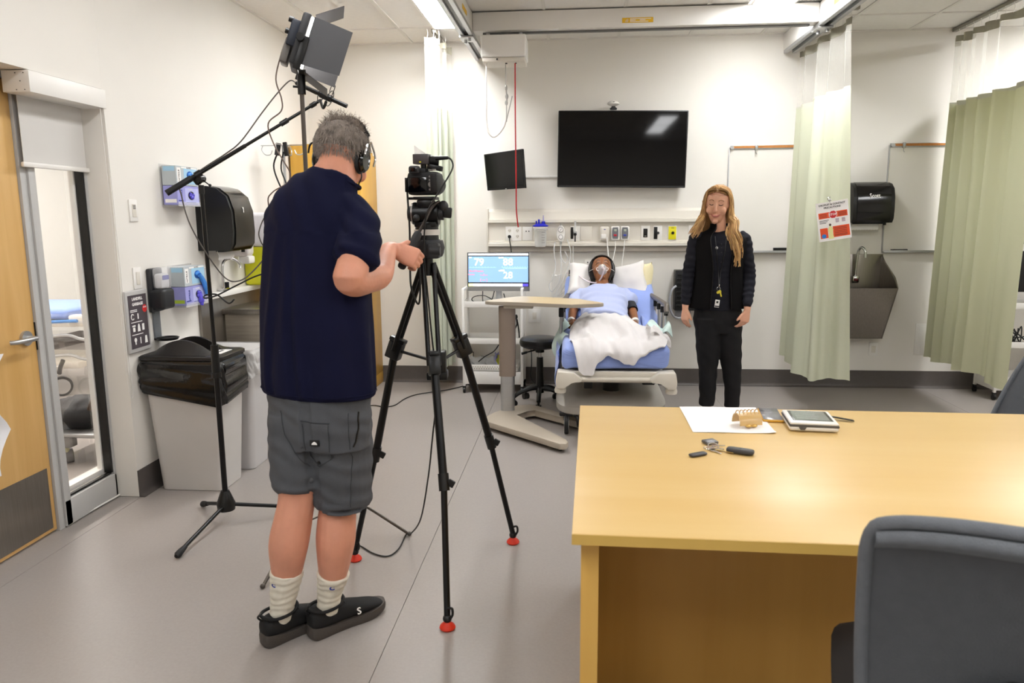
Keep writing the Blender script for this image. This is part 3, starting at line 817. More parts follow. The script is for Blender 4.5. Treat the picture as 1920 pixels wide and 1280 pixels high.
# ---------------- bins
BIN = M('bin_grey', 'CAC6C2', .5, var=.02, bump=.05, bscale=300)
BINL = M('bin_grey_light', 'C8C5C4', .5, var=.02)
BAGB = M('black_bag', '0A0A0B', .16, var=.1, bump=.5, bscale=26, coat=.3)
BAGC = M('clear_bag', 'D9D8D6', .25, alpha=.75, var=.08, vscale=18, bump=.3, bscale=40)
def slim_bin(x0, x1, y0, y1, h, lab, black):
    t = thing('waste_bin', lab, 'bin', ((x0 + x1) / 2, (y0 + y1) / 2, 0))
    cx, cy, hx, hy = (x0 + x1) / 2, (y0 + y1) / 2, (x1 - x0) / 2, (y1 - y0) / 2
    def rr(sx, sy, z, r=.035, n=6, off=None):
        out = []
        for qx, qy, a0 in ((1, 1, 0), (-1, 1, 90), (-1, -1, 180), (1, -1, 270)):
            for k_ in range(n + 1):
                a = math.radians(a0 + 90 * k_ / n)
                p = V((cx + qx * (sx - r) + r * math.cos(a), cy + qy * (sy - r) + r * math.sin(a), z))
                if off: p = off(p)
                out.append(p)
        return out
    b = MB(); b.ring_loft([rr(hx * .80, hy * .80, .003), rr(hx * .81, hy * .81, .02), rr(hx, hy, h)])
    part('bin_body', b, BIN if black else BINL, t)
    zb = .53 if black else .58
    def bag(s, z, ph):
        def off(p):
            a = math.atan2(p.y - cy, p.x - cx)
            w = (noise.noise(V((a * 3.1, z * 14, ph))) * .012 + abs(noise.noise(V((a * 9 + z * 14, z * 9 - a * 4, ph)))) * .026 + .004) * (1 if z < h - .01 else 0)
            q = V((cx + (p.x - cx) * s, cy + (p.y - cy) * s, p.z)); d = V((p.x - cx, p.y - cy, 0)).normalized()
            q += d * w
            if z < h - .01:
                fr = min(1, (h - z) / (h - zb))
                if black: q.z -= fr * (.10 * math.sin(max(0, (p.x - x0) / (x1 - x0)) * 2.3) * (1 if p.y < cy else .6) - .04 + .02 * noise.noise(V((a * 4, 2, ph))))
                else: q.z += fr * .05 * noise.noise(V((a * 2, 5, ph)))
            return q
        return rr(hx + .005, hy + .005, z, n=26, off=off)
    b = MB(); rows = []
    for k_ in range(26):
        z = h + .006 - (h - zb) * k_ / 25
        rows.append(bag(1.0 + .02 * math.sin(k_ / 25 * 3.1) + (.008 if k_ > 15 else 0), z, 1.0 + (0 if black else 5)))
    rows.append([V((cx + (p.x - cx) * .965, cy + (p.y - cy) * .965, p.z + .015)) for p in rows[-1]])
    b.ring_loft(rows, cap=False)
    part('bin_liner', b, BAGB if black else BAGC, t, ang=60)
    if black:
        LID = M('lid_black', '1E1B1A', .38, var=.06)
        b = MB(); b.ring_loft([rr(hx + .012, hy + .010, h + .012), rr(hx + .012, hy + .010, h + .028), rr(hx + .004, hy + .002, h + .034), rr(hx - .01, hy - .012, h + .034)], cap=True)
        # two arched lips either side of the slot
        for sy in (-1, 1):
            prof = []
            nn = 14
            rows = []
            for k_ in range(nn + 1):
                u_ = k_ / nn; x = cx - hx * .86 + u_ * hx * 1.5
                z = h + .034 + .075 * math.sin(PI * u_) ** .9
                ya, yb = cy + sy * hy * .38, cy + sy * hy * .93
                rows.append([V((x, ya, h + .03)), V((x, ya, z)), V((x, cy + sy * hy * .5, z)), V((x, yb, h + .036)), V((x, yb, h + .03))])
            b.ring_loft(rows)
        part('lid', b, LID, t)
        b = MB(); b.box(x0 + .09, x1 - .15, cy - hy * .36, cy + hy * .36, h + .0345, h + .036); part('slot', b, BLACK, t)
        b = MB(); b.box(x1 - .125, x1 - .03, cy - hy * .45, cy + hy * .45, h + .0345, h + .0355); lb = part('lid_label', b, PAPER, t, label='white label')
        b = MB(); b.box(x1 - .105, x1 - .092, cy - .04, cy + .04, h + .0357, h + .0365); b.box(x1 - .075, x1 - .062, cy - .02, cy + .04, h + .0357, h + .0365); part('print', b, DARKG, lb, kind='stuff')
    return t
slim_bin(-2.355, -1.905, 3.775, 4.08, .735, 'grey waste bin with black lid and black liner under the garbage sign', True)
slim_bin(-2.33, -1.89, 4.14, 4.42, .735, 'slim grey bin with clear liner, behind the black lidded bin', False)

# white garment at the left picture edge, hanging on a hook by the door
t = thing('gown', 'white garment hanging at the far left edge over the door', 'clothing', (-2.44, 2.8, .44))
m = MB()
m.grid(lambda i, j: (XD + .03 + .02 * math.sin(i * 14) * (1 - j * .3), 2.52 + i * (.445 - .09 * abs(math.sin(j * 5))), .93 - j * .52), 18, 14, th=.004)
part('cloth', m, M('gown_white', 'E7E6EA', .8, sheen=.2), t)
m = MB(); m.cyl((XD, 2.70, .94), (XD + .04, 2.70, .94), .006); part('hook', m, ALU, t)
# ================================================================ curtains
CURT = net('curtain_cloth', 'DBDBBE', 1.0, .25)
CURTP = net('curtain_cloth_pale', 'D6DAC8', 1.0, .25)
CURTM = net('curtain_cloth_middle', 'DADCC5', 1.0, .25)
NETM = net('curtain_net', 'EFEDE6', .27, .35)
TRACKG = M('track_grey', '8A867A', .45, metal=.3, var=.03)
def curtain(name, lab, path, ztop, zsplit, zbot, mat, nf, amp, seed, flare=None, hookdrop=.06, low=None, warp=None):
    """path: polyline the folds follow; folds as a smooth zigzag normal to it"""
    P = spline([(a_, b_, 0) for a_, b_ in path], 10)
    L = [0]
    for a, b in zip(P[:-1], P[1:]): L.append(L[-1] + (b - a).length)
    tot = L[-1]
    def at(s):
        s *= tot
        for i in range(len(P) - 1):
            if L[i + 1] >= s or i == len(P) - 2:
                t = (s - L[i]) / max(1e-9, L[i + 1] - L[i]); p = P[i].lerp(P[i + 1], min(1, t)); d = (P[i + 1] - P[i]).normalized(); return p, V((-d.y, d.x, 0))
    LP = spline([(a_, b_, 0) for a_, b_ in low], 10) if low else None
    def at_low(s):
        k_ = s * (len(LP) - 1); i = int(min(len(LP) - 2, k_)); d = (LP[i + 1] - LP[i]).normalized()
        return LP[i].lerp(LP[i + 1], k_ - i), V((-d.y, d.x, 0))
    rnd = random.Random(seed)
    ph = [rnd.uniform(-.5, .5) for _ in range(nf + 3)]
    am = [rnd.uniform(.6, 1.15) for _ in range(nf + 3)]
    def f(u, v, z0, z1):
        s = nf * ((1 - (1 - u) ** warp) if warp else u); i = int(min(nf - 1e-6, s)); fr = s - i
        A = am[i] * (1 - fr) + am[i + 1] * fr
        w = math.sin(2 * PI * (s + .25 * ph[i] * (1 - fr) + .25 * ph[i + 1] * fr))
        z = z0 + (z1 - z0) * v
        q = (ztop - z) / (ztop - zbot)
        p, n = at(u)
        if LP:
            pl, nl = at_low(u); qq = max(0, q - .05) ** .9
            p = p.lerp(pl, qq); n = n.lerp(nl, qq).normalized()
        k_ = amp * A * (.55 + .45 * q)
        w2 = .35 * math.sin(2 * PI * s * 2.3 + seed + q * 1.4)
        p = p + n * (k_ * (w + w2 * (.4 + .6 * q)))
        if flare: p = p + V(flare) * (q ** 2) * (u)
        p = V((p.x, p.y, z + (0.012 * math.sin(s * 3.3 + seed) if v > .99 else 0)))
        return p
    c0 = P[len(P) // 2]
    t = thing(name, lab, 'curtain', (c0.x, c0.y, zbot))
    n = nf * 14
    b = MB(); b.grid(lambda u, v: f(u, v, zsplit, zbot), n, 24, th=.0016); part('cloth', b, mat, t, ang=70)
    b = MB(); b.grid(lambda u, v: f(u, v, ztop - .05, zsplit), n, 8); part('net', b, NETM, t, ang=70, nrm=False)
    b = MB(); b.grid(lambda u, v: f(u, v, ztop, ztop - .055), n, 2, th=.001); part('heading_band', b, net('heading_' + name + str(seed), 'A8A494', .9, .2), t, ang=70)
    b = MB(); b.grid(lambda u, v: f(u, v, zsplit + .012, zsplit - .012) , n, 1, th=.003); part('seam', b, net('seam_' + str(seed), 'D9D9C8', 1, .2), t, ang=70)
    b = MB(); b.grid(lambda u, v: f(u, v, zbot + .045, zbot + .041), n, 1, th=.0026); part('hem_stitch', b, mat, t, ang=70)
    b = MB()
    for k_ in range(nf * 2):
        p, nn_ = at((k_ + .5) / (nf * 2)); b.tube([(p.x, p.y, ztop + hookdrop), (p.x + .008, p.y, ztop + hookdrop * .5), (p.x, p.y, ztop - .01)], .002, 4, k=2)
    part('curtain_hook', b, WHITE, t, kind='stuff')
    return t
curtain('curtain', 'narrow bunched pale green curtain by the back wall, behind the video camera', [(-1.21, 6.10), (-1.10, 6.17), (-1.17, 6.27), (-1.08, 6.34), (-1.13, 6.44), (-1.06, 6.50)], 2.90, 2.36, .22, CURTP, 6, .026, 3, flare=(-.02, 0, 0))
curtain('curtain', 'middle pale green curtain carrying the precautions sheet', [(1.80, 6.52), (1.81, 6.2), (1.81, 5.9), (1.83, 5.42)], 2.80, 2.35, .31, CURTM, 4, .040, 8, low=[(1.74, 6.42), (1.76, 6.2), (1.72, 5.85), (1.655, 5.62), (1.72, 5.52), (1.84, 5.50), (1.985, 5.46)])
curtain('curtain', 'wide olive green curtain at the right, hiding the second cart', [(3.0, 6.54), (3.0, 6.2), (3.0, 5.8), (3.0, 5.25)], 2.88, 2.36, .30, CURT, 6, .062, 5, warp=1.9)
for nm, x, y0, y1, z, lab in (('curtain_track', -1.14, 6.14, 6.63, 2.94, 'short grey curtain track on the ceiling above the left curtain'), ('curtain_track', 1.82, 5.42, 6.63, 2.86, 'grey curtain track above the middle curtain'), ('curtain_track', 3.03, 1.2, 6.63, 2.945, 'long grey curtain track on the ceiling at the right')):
    m = MB(); m.box(x - .018, x + .018, y0, y1, z, z + .028, bev=.003)
    if z < 2.9:
        m.box(x - .018, x + .04, y0 - .02, y0 + .02, z - .02, z + .05, bev=.003)
        for y in (y0 + .05, y1 - .1): m.box(x - .004, x + .004, y, y + .03, z + .02, 2.97)
    solo(nm, m, TRACKG, lab, 'curtain track', kind=None)

# precautions sheet pinned to the middle curtain
t = thing('notice', 'tilted white and orange droplet precautions notice with a stop sign pinned on the curtain', 'notice', (1.75, 5.38, 1.32))
nu = V((.985, 0, .165)).normalized(); nu.y = -.12; nu.normalize()
nv = V((-.165, 0, .985)).normalized(); nv = (nv - nu * nv.dot(nu)).normalized()
O = V((1.680, 5.372, 1.31)); NN = nu.cross(nv)
W_, H_ = .21, .265
ORG = M('notice_orange', 'E8572A', .6, var=.03)
def quadp(b, x0, x1, y0, y1, d): b.prism([(x0, y0), (x1, y0), (x1, y1), (x0, y1)], O + NN * d, nu, nv, .0004)
m = MB(); m.prism([(0, 0), (W_, 0), (W_, H_), (0, H_)], O, nu, nv, .0012); pp = part('sheet', m, PAPER, t)
m = MB(); quadp(m, .012, W_ - .012, .155, .195, .0013); quadp(m, .012, .062, .02, .09, .0013); quadp(m, .095, W_ - .008, .02, .095, .0013); part('orange_band', m, ORG, pp, kind='stuff')
m = MB(); m.prism([(.105 + .029 * math.cos(a), .176 + .029 * math.sin(a)) for a in [PI / 8 + i * PI / 4 for i in range(8)]], O + NN * .0019, nu, nv, .0004); so = part('stop_border', m, PAPER, pp)
m = MB(); m.prism([(.105 + .026 * math.cos(a), .176 + .026 * math.sin(a)) for a in [PI / 8 + i * PI / 4 for i in range(8)]], O + NN * .0024, nu, nv, .0004); part('stop_sign', m, M('stop_red', 'CF2A30', .5), pp)
text('STOP', .021, PAPER, pp, O + nu * .105 + nv * .176 + NN * .0032, nu, nv, bold=.0004)
text('DROPLET & CONTACT', .0165, BLACK, pp, O + nu * .105 + nv * .246 + NN * .0018, nu, nv, bold=.0004)
text('PRECAUTIONS', .0165, BLACK, pp, O + nu * .105 + nv * .226 + NN * .0018, nu, nv, bold=.0004)
m = MB(); m.prism([(.062, .012), (.098, .012), (.092, .06), (.098, .07), (.09, .092), (.084, .10), (.076, .10), (.07, .092), (.06, .07), (.068, .06)], O + NN * .0018, nu, nv, .0005); part('gown_figure', m, M('pale_yellow_ink', 'E8E3A0', .6), pp)
m = MB(); m.prism([(.08 + .008 * math.cos(a * .5236), .108 + .009 * math.sin(a * .5236)) for a in range(12)], O + NN * .0018, nu, nv, .0005); part('figure_head', m, M('ink_brown', '5A4A42', .6), pp)
m = MB(); m.prism([(.034 + .015 * math.cos(a * .5236), .035 + .015 * math.sin(a * .5236)) for a in range(12)], O + NN * .0022, nu, nv, .0005); part('blue_dot', m, M('notice_blue', '2C7FD0', .6), pp)
m = MB()
for y in (.142, .133, .124): quadp(m, .014, .075 - (.142 - y), y - .0018, y + .0018, .0013)
for y in (.083, .072, .06, .049, .038, .03): quadp(m, .103, .185, y - .0014, y + .0014, .0019)
for y in (.184, .175, .165): quadp(m, .018, .066, y - .0012, y + .0012, .0019); quadp(m, .14, .192, y - .0014, y + .0014, .0019)
part('small_print', m, DARKG, pp, kind='stuff')
m = MB(); quadp(m, .118, .140, .118, .146, .0013); quadp(m, .158, .18, .118, .146, .0013); part('vignette', m, M('ink_pale', 'B9A9B0', .6, var=.3, vscale=60), pp, kind='stuff')
m = MB(); m.ell(O + nu * .095 + nv * (H_ + .012) + NN * .004, (.012, .004, .008)); m.tube([O + nu * .095 + nv * (H_ - .004) + NN * .005, O + nu * .08 + nv * (H_ + .025) + NN * .008, O + nu * .10 + nv * (H_ + .03) + NN * .008], .0028, 6); part('clip', m, CHROME, t)

# ================================================================ screens on the back wall
t = thing('television', 'large black wall mounted television', 'television', (.375, 6.57, 1.73))
R = Matrix.Rotation(-.012, 3, 'Y') @ Matrix.Rotation(-.03, 3, 'X')
R = Matrix.Rotation(.016, 3, 'Y')
c = V((.377, 6.55, 2.055))
m = MB(); m.obox(c, (1.082, .05, .632), R, bev=.006); part('case', m, BLACK, t)
m = MB(); m.obox(c - V((0, .0262, -.004)), (1.062, .002, .605), R); part('screen', m, M('dead_screen', '050506', .05, var=.0, spec=.35), t)
m = MB(); m.box(.1, .65, 6.575, 6.638, 1.9, 2.2); part('bracket', m, BLACK, t)
m = MB(); m.obox(c + R @ V((0, -.0268, -.306)), (1.06, .002, .008), R); part('bottom_trim', m, DARKG, t)
t = thing('webcam', 'small white dome webcam on top of the television', 'webcam', (.30, 6.53, 2.375))
m = MB(); m.lathe([(.028, 0), (.03, .012), (.018, .02), (.014, .03)], (.30, 6.53, 2.378), n=20); part('foot', m, DARKG, t)
m = MB(); m.lathe([(.006, 0), (.03, .006), (.05, .018), (.046, .03), (.026, .044), (.006, .048)], (.30, 6.53, 2.404), n=24); part('head', m, WHITE, t)
m = MB(); m.ell((.30, 6.495, 2.433), (.014, .012, .006)); part('lens', m, BLACKG, t)
# raceway
m = MB(); m.box(-.47, -.16, 6.622, 6.638, 1.832, 1.852, bev=.003); solo('cable_raceway', m, WHITE, 'thin white cable raceway between small screen and television', 'raceway')
# small screen on a tilted arm
t = thing('monitor', 'small square black monitor tilted on a wall arm', 'monitor', (-.61, 6.4, 1.7))
A, B, Cc, D = V((-.795, 6.50, 2.025)), V((-.458, 6.36, 2.055)), V((-.436, 6.36, 1.735)), V((-.767, 6.50, 1.722))
n_ = (B - A).cross(D - A).normalized()
if n_.y > 0: n_ = -n_
m = MB()
def slab(b, q, inset, d0, d1):
    cc = sum(q, V((0, 0, 0))) / 4
    q = [p + (cc - p).normalized() * inset for p in q]
    b.ring_loft([[p + n_ * d0 for p in q], [p + n_ * d1 for p in q]])
slab(m, [A, B, Cc, D], 0, -.035, 0); part('case', m, BLACK, t)
m = MB(); slab(m, [A, B, Cc + V((0, 0, .012)), D + V((0, 0, .012))], .014, 0, .0015); part('screen', m, M('dead_screen_small', '040405', .2, var=0), t)
m = MB(); m.obox((-.60, 6.425, 1.733), (.012, .003, .005), (0, 0, -.35)); part('badge', m, WHITE, t)
m = MB(); m.obox((-.62, 6.54, 1.90), (.06, .16, .06), None, bev=.005); m.box(-.68, -.56, 6.62, 6.638, 1.82, 1.98, bev=.004); part('wall_arm', m, BLACK, t)

# ================================================================ head wall service panel
t = thing('service_panel', 'long beige medical service panel above the bed head', 'wall panel', (.15, 6.6, 1.19))
HX0, HX1 = -.775, 1.10
m = MB()
prof = [(6.638, 1.19), (6.60, 1.20), (6.60, 1.24), (6.572, 1.243), (6.572, 1.268), (6.60, 1.272), (6.60, 1.285), (6.605, 1.29), (6.605, 1.44), (6.60, 1.445), (6.572, 1.448), (6.572, 1.473), (6.60, 1.476), (6.612, 1.54), (6.638, 1.565)]
m.ring_loft([[V((x, y, z)) for y, z in prof] for x in (HX0, HX1)]); part('housing', m, OFFW, t, ang=25)
m = MB(); m.box(HX0 - .012, HX0, 6.565, 6.638, 1.185, 1.57, bev=.003); part('end_cap', m, OFFW, t)
m = MB(); m.box(HX0 + .01, HX1, 6.592, 6.598, 1.197, 1.238); part('lower_channel', m, M('taupe_strip', 'A59D92', .5), t)
YP = 6.605
def wplate(x, z, w, h, mat=WHITE, th=.007):
    b = MB(); b.box(x - w / 2, x + w / 2, YP - th, YP, z - h / 2, z + h / 2, bev=.002); return b
def outlet(x, z, lab):
    o = thing('power_outlet', lab, 'outlet', (x, YP, z - .06))
    part('cover_plate', wplate(x, z, .07, .125), WHITE, o)
    for dz in (-.025, .025):
        b = MB(); b.lathe([(.015, 0), (.015, .002)], (x, YP - .007, z + dz), (0, -1, 0), 16); so_ = part('socket', b, OFFW, o)
        b = MB(); b.box(x - .008, x - .005, YP - .0098, YP - .009, z + dz - .001, z + dz + .008); b.box(x + .005, x + .008, YP - .0098, YP - .009, z + dz - .001, z + dz + .008); b.cyl((x, YP - .0098, z + dz - .007), (x, YP - .009, z + dz - .007), .0025, n=8)
        part('slot', b, DARKG, so_, kind='stuff')
    return o
outlet(-.587, 1.352, 'leftmost white power outlet on the service panel, black plug in it')
outlet(-.518, 1.352, 'second white power outlet from the left end of the service panel')
t = thing('power_plug', 'black plug with its cord dropping behind the patient monitor', 'plug', (-.587, 6.58, 1.1))
m = MB(); m.cyl((-.587, 6.597, 1.327), (-.587, 6.565, 1.327), .014); part('plug_head', m, BLACK, t)
m = MB(); m.tube([(-.587, 6.568, 1.325), (-.584, 6.56, 1.29), (-.575, 6.555, 1.24), (-.567, 6.55, 1.17), (-.565, 6.545, 1.08), (-.57, 6.54, .98)], .0045, 6); part('cord', m, CABLE, t)
t = thing('data_plate', 'white square plate with two small dots on the service panel', 'outlet', (-.43, YP, 1.3))
part('cover_plate', wplate(-.43, 1.352, .085, .12), WHITE, t)
m = MB()
for dx in (-.011, .013): m.cyl((-.43 + dx, YP - .0095, 1.372), (-.43 + dx, YP - .0068, 1.372), .0055, n=10)
part('port', m, DARKG, t, kind='stuff')
# suction canister
CAN_BLUE = M('royal_blue_plastic', '1E23B8', .35, var=.06)
def canister(dx, lab):
    t = thing('suction_canister', lab, 'canister', (-.312 + dx, 6.52, 1.24))
    x = -.312 + dx
    b = MB(); b.lathe([(.044, 0), (.05, .01), (.055, .14), (.062, .142), (.062, .16)], (x, 6.52, 1.24), n=24); part('jar', b, CLEARB, t)
    b = MB(); b.lathe([(.062, 0), (.064, .004), (.062, .016)], (x, 6.52, 1.398), n=24); part('collar', b, WHITE, t)
    b = MB(); b.lathe([(.068, 0), (.069, .008), (.05, .016), (.045, .024), (.001, .026)], (x, 6.52, 1.414), n=24); part('lid', b, CAN_BLUE, t)
    b = MB(); b.cyl((x - .035, 6.52, 1.43), (x - .035, 6.52, 1.462), .007); b.cyl((x - .012, 6.5, 1.43), (x - .012, 6.5, 1.475), .009); b.cyl((x + .026, 6.51, 1.43), (x + .026, 6.51, 1.458), .016); part('spout', b, CAN_BLUE, t, kind='stuff')
    b = MB(); b.cyl((x + .026, 6.51, 1.458), (x + .026, 6.51, 1.51), .008, .004); part('filter', b, M('lilac' + lab[:4], 'B9B0DC', .4, alpha=.8), t)
    b = MB(); b.box(x - .03, x + .03, 6.565, 6.60, 1.28, 1.42, bev=.004); part('bracket', b, OFFW, t)
    b = MB()
    for k_ in range(5): b.box(x + .012, x + .04 - .004 * (k_ % 2), 6.466, 6.4668, 1.275 + k_ * .022, 1.277 + k_ * .022)
    part('scale_mark', b, DARKG, t, kind='stuff')
    return t
canister(0, 'clear suction canister with royal blue lid on the service panel')
# pressure gauge
t = thing('suction_regulator', 'white oval suction regulator with two round dials', 'gauge', (-.137, 6.55, 1.28))
m = MB(); m.lathe([(.001, 0), (.036, .002), (.038, .02), (.034, .035), (.001, .036)], (-.137, 6.60, 1.35), (0, -1, 0), 24)
for v in m.b.verts: v.co.z = 1.35 + (v.co.z - 1.35) * 1.95
part('body', m, WHITE, t)
for z, r in ((1.385, .024), (1.322, .02)):
    m = MB(); m.lathe([(r, 0), (r, .006), (r * .82, .007)], (-.137, 6.566, z), (0, -1, 0), 20); d_ = part('dial_rim', m, M('rim_grey' + str(z), '8E8B88', .35), t)
    m = MB(); m.lathe([(r * .8, 0), (r * .8, .0015)], (-.137, 6.5595, z), (0, -1, 0), 20); part('dial_face', m, PAPER, d_)
    if r > .022:
        m = MB(); m.obox((-.137, 6.557, z), (.003, .001, .022), (0, .6, 0)); part('needle', m, DARKG, d_)
m = MB(); m.cyl((-.137, 6.575, 1.42), (-.137, 6.575, 1.44), .006); m.cyl((-.137, 6.565, 1.285), (-.137, 6.565, 1.255), .008); part('port', m, ALU, t, kind='stuff')
# clear tubing bundles
t = thing('suction_tubing', 'loops of clear tubing hanging from the suction regulator', 'tubing', (-.12, 6.5, .8))
for k_, pts in enumerate(([(-.137, 6.56, 1.25), (-.135, 6.54, 1.18), (-.12, 6.53, 1.12), (-.09, 6.53, 1.10), (-.075, 6.53, 1.14), (-.10, 6.53, 1.20)],
            [(-.185, 6.55, 1.28), (-.195, 6.53, 1.2), (-.18, 6.53, 1.08), (-.20, 6.52, .98), (-.235, 6.52, .90), (-.21, 6.52, .85), (-.15, 6.52, .93), (-.13, 6.52, 1.05), (-.14, 6.53, 1.2)],
            [(-.08, 6.55, 1.30), (-.05, 6.53, 1.2), (-.06, 6.53, 1.1), (-.09, 6.52, 1.0), (-.14, 6.50, .9), (-.2, 6.48, .8), (-.23, 6.46, .74)],
            [(-.03, 6.55, 1.25), (-.03, 6.53, 1.1), (-.06, 6.51, 1.0), (-.1, 6.5, .9), (-.16, 6.46, .82), (-.1, 6.4, .86)])):
    m = MB(); m.tube(pts, .0042, 6); part('tube', m, TUBEM, t)
m = MB(); m.box(-.215, -.12, 6.51, 6.525, .80, 1.0, bev=.006); part('film_pouch', m, M('pouch_film', 'DDDCDA', .2, alpha=.22), t)
m = MB(); m.ell((-.178, 6.5, .99), (.012, .008, .008)); part('connector', m, WHITE, t)
# black jack beside
t = thing('oxygen_outlet', 'black and white gas outlet with a flowmeter, right of the regulator', 'outlet', (-.03, 6.6, 1.28))
part('cover_plate', wplate(-.012, 1.352, .085, .13), WHITE, t)
m = MB(); m.box(-.052, -.028, YP - .014, YP - .007, 1.305, 1.405, bev=.002); part('black_strip', m, BLACK, t)
m = MB(); m.cyl((-.012, YP - .007, 1.36), (-.012, YP - .05, 1.36), .016); m.cyl((-.012, YP - .04, 1.37), (-.012, YP - .04, 1.46), .009); part('flowmeter', m, CLEARB, t)
m = MB(); m.ell((-.012, YP - .055, 1.345), (.014, .01, .014)); m.cyl((-.012, YP - .04, 1.345), (-.012, YP - .04, 1.28), .006); part('knob', m, BLACK, t)
t = thing('blank_plate', 'plain white blank plate in the middle of the service panel', 'wall plate', (.08, YP, 1.29))
part('cover_plate', wplate(.085, 1.352, .10, .12), OFFW, t)
# handset controllers
CTLG = M('controller_grey', '6E6F73', .5, var=.02)
t = thing('handset', 'plain cream wall handset with a coiled lead, first of the three', 'controller', (.243, 6.57, 1.27))
m = MB(); m.box(.203, .283, 6.565, YP, 1.285, 1.41, bev=.014, seg=3); part('body', m, OFFW, t)
m = MB(); m.box(.213, .255, 6.555, 6.567, 1.305, 1.345, bev=.004); part('raised_key', m, WHITE, t)
m = MB(); m.obox((.243, 6.564, 1.385), (.016, .002, .006), None); part('blue_mark', m, NAVY, t)
m = MB(); m.tube([(.262, 6.56, 1.32), (.268, 6.555, 1.25), (.275, 6.54, 1.18), (.285, 6.50, 1.10), (.30, 6.45, 1.03), (.31, 6.4, .98)], .0058, 7); part('lead', m, WHITE, t)
for x, colr, lab, pts in ((.335, 'D8283C', 'grey and white handset with a red button, between its two neighbours', [(.335, 6.56, 1.29), (.335, 6.55, 1.22), (.318, 6.53, 1.14), (.31, 6.50, 1.08), (.33, 6.45, 1.0)]),
                        (.418, '3545A8', 'grey and white handset with a blue button, rightmost of the three', [(.415, 6.56, 1.29), (.41, 6.55, 1.22), (.395, 6.53, 1.10), (.39, 6.50, 1.0), (.40, 6.45, .95)])):
    t = thing('handset', lab, 'controller', (x, 6.57, 1.28))
    m = MB(); m.box(x - .038, x + .038, 6.578, YP, 1.29, 1.412, bev=.014, seg=3); part('body', m, WHITE, t)
    m = MB(); m.prism([(x - .022, 1.305), (x + .022, 1.305), (x + .028, 1.33), (x + .028, 1.375), (x + .022, 1.402), (x - .022, 1.402), (x - .028, 1.375), (x - .028, 1.33)], (0, 6.5775, 0), (1, 0, 0), (0, 0, 1), .003); part('face', m, CTLG, t)
    m = MB(); m.box(x - .013, x + .013, 6.571, 6.5745, 1.327, 1.343, bev=.002); part('button', m, M('btn' + colr, colr, .4), t)
    m = MB(); m.box(x - .011, x + .011, 6.571, 6.5745, 1.368, 1.386, bev=.002); part('display', m, M('lcd' + colr, 'AEB5A4', .3), t)
    m = MB(); m.tube(pts, .004, 6); part('lead', m, WHITE, t)
for x, kind_, lab in ((.595, 0, 'white plate with a black rocker on the service panel'), (.70, 1, 'half black half white outlet plate, left of the yellow one'), (.825, 2, 'bright yellow outlet plate with a black hole'), (1.0, 3, 'white plate at the right end of the service panel')):
    t = thing('wall_plate', lab, 'outlet', (x, YP, 1.29))
    part('cover_plate', wplate(x, 1.352, .075, .125), WHITE, t)
    if kind_ == 0:
        m = MB(); m.box(x - .018, x + .018, YP - .011, YP - .007, 1.315, 1.39, bev=.002); r_ = part('insert', m, BLACK, t)
        m = MB(); m.box(x - .009, x + .009, YP - .0125, YP - .011, 1.322, 1.33); part('marking', m, M('mark_grey', '8A8A8A', .5), r_)
    if kind_ == 1:
        m = MB(); m.box(x - .033, x - .003, YP - .011, YP - .007, 1.30, 1.404, bev=.002); part('insert', m, BLACK, t)
        m = MB(); m.box(x - .003, x + .033, YP - .0105, YP - .007, 1.30, 1.404, bev=.002); part('insert', m, WHITE, t)
        m = MB(); m.cyl((x + .002, YP - .007, 1.352), (x + .002, YP - .02, 1.352), .012); part('socket', m, DARKG, t)
    if kind_ == 2:
        m = MB(); m.box(x - .033, x + .033, YP - .012, YP - .0068, 1.296, 1.408, bev=.003); part('insert', m, YELLOW, t)
        m = MB(); m.cyl((x + .004, YP - .010, 1.352), (x + .004, YP - .016, 1.352), .0125); part('socket', m, BLACK, t)
        m = MB(); m.box(x - .012, x + .014, YP - .0128, YP - .012, 1.392, 1.396); part('marking', m, DARKG, t)
# low outlets on the wall
t = thing('wall_plate', 'small white plate with three dark ports left of the manikin head', 'outlet', (.12, YB, 1.07))
m = MB(); m.box(.075, .175, YB - .008, YB, 1.075, 1.115, bev=.002); part('cover_plate', m, WHITE, t)
for k_ in range(3):
    m = MB(); m.cyl((.10 + k_ * .025, YB - .0095, 1.097), (.10 + k_ * .025, YB - .008, 1.097), .006, n=10); part('port', m, DARKG, t)
def lowplate(lab, x, z, w=.075, h=.12):
    t = thing('wall_plate', lab, 'wall plate', (x, YB, z - h / 2))
    b = MB(); b.box(x - w / 2, x + w / 2, YB - .008, YB, z - h / 2, z + h / 2, bev=.002); part('cover_plate', b, WHITE, t)
    b = MB(); b.box(x - .018, x + .018, YB - .0095, YB - .008, z - .03, z + .03, bev=.001); part('insert', b, OFFW, t)
lowplate('low white wall plate between the cart and the bed', -.37, .62, .11, .12)
lowplate('white wall plate below the steel sink', 2.585, .34)
t = thing('access_panel', 'flush white access panel low on the wall beside the right curtain', 'wall panel', (3.03, YB, .30))
m = MB(); m.box(2.925, 3.13, YB - .005, YB, .295, .565, bev=.002); part('frame', m, WHITE, t)
m = MB(); m.box(2.955, 3.10, YB - .0075, YB - .005, .315, .545, bev=.001); part('door', m, WHITE, t)

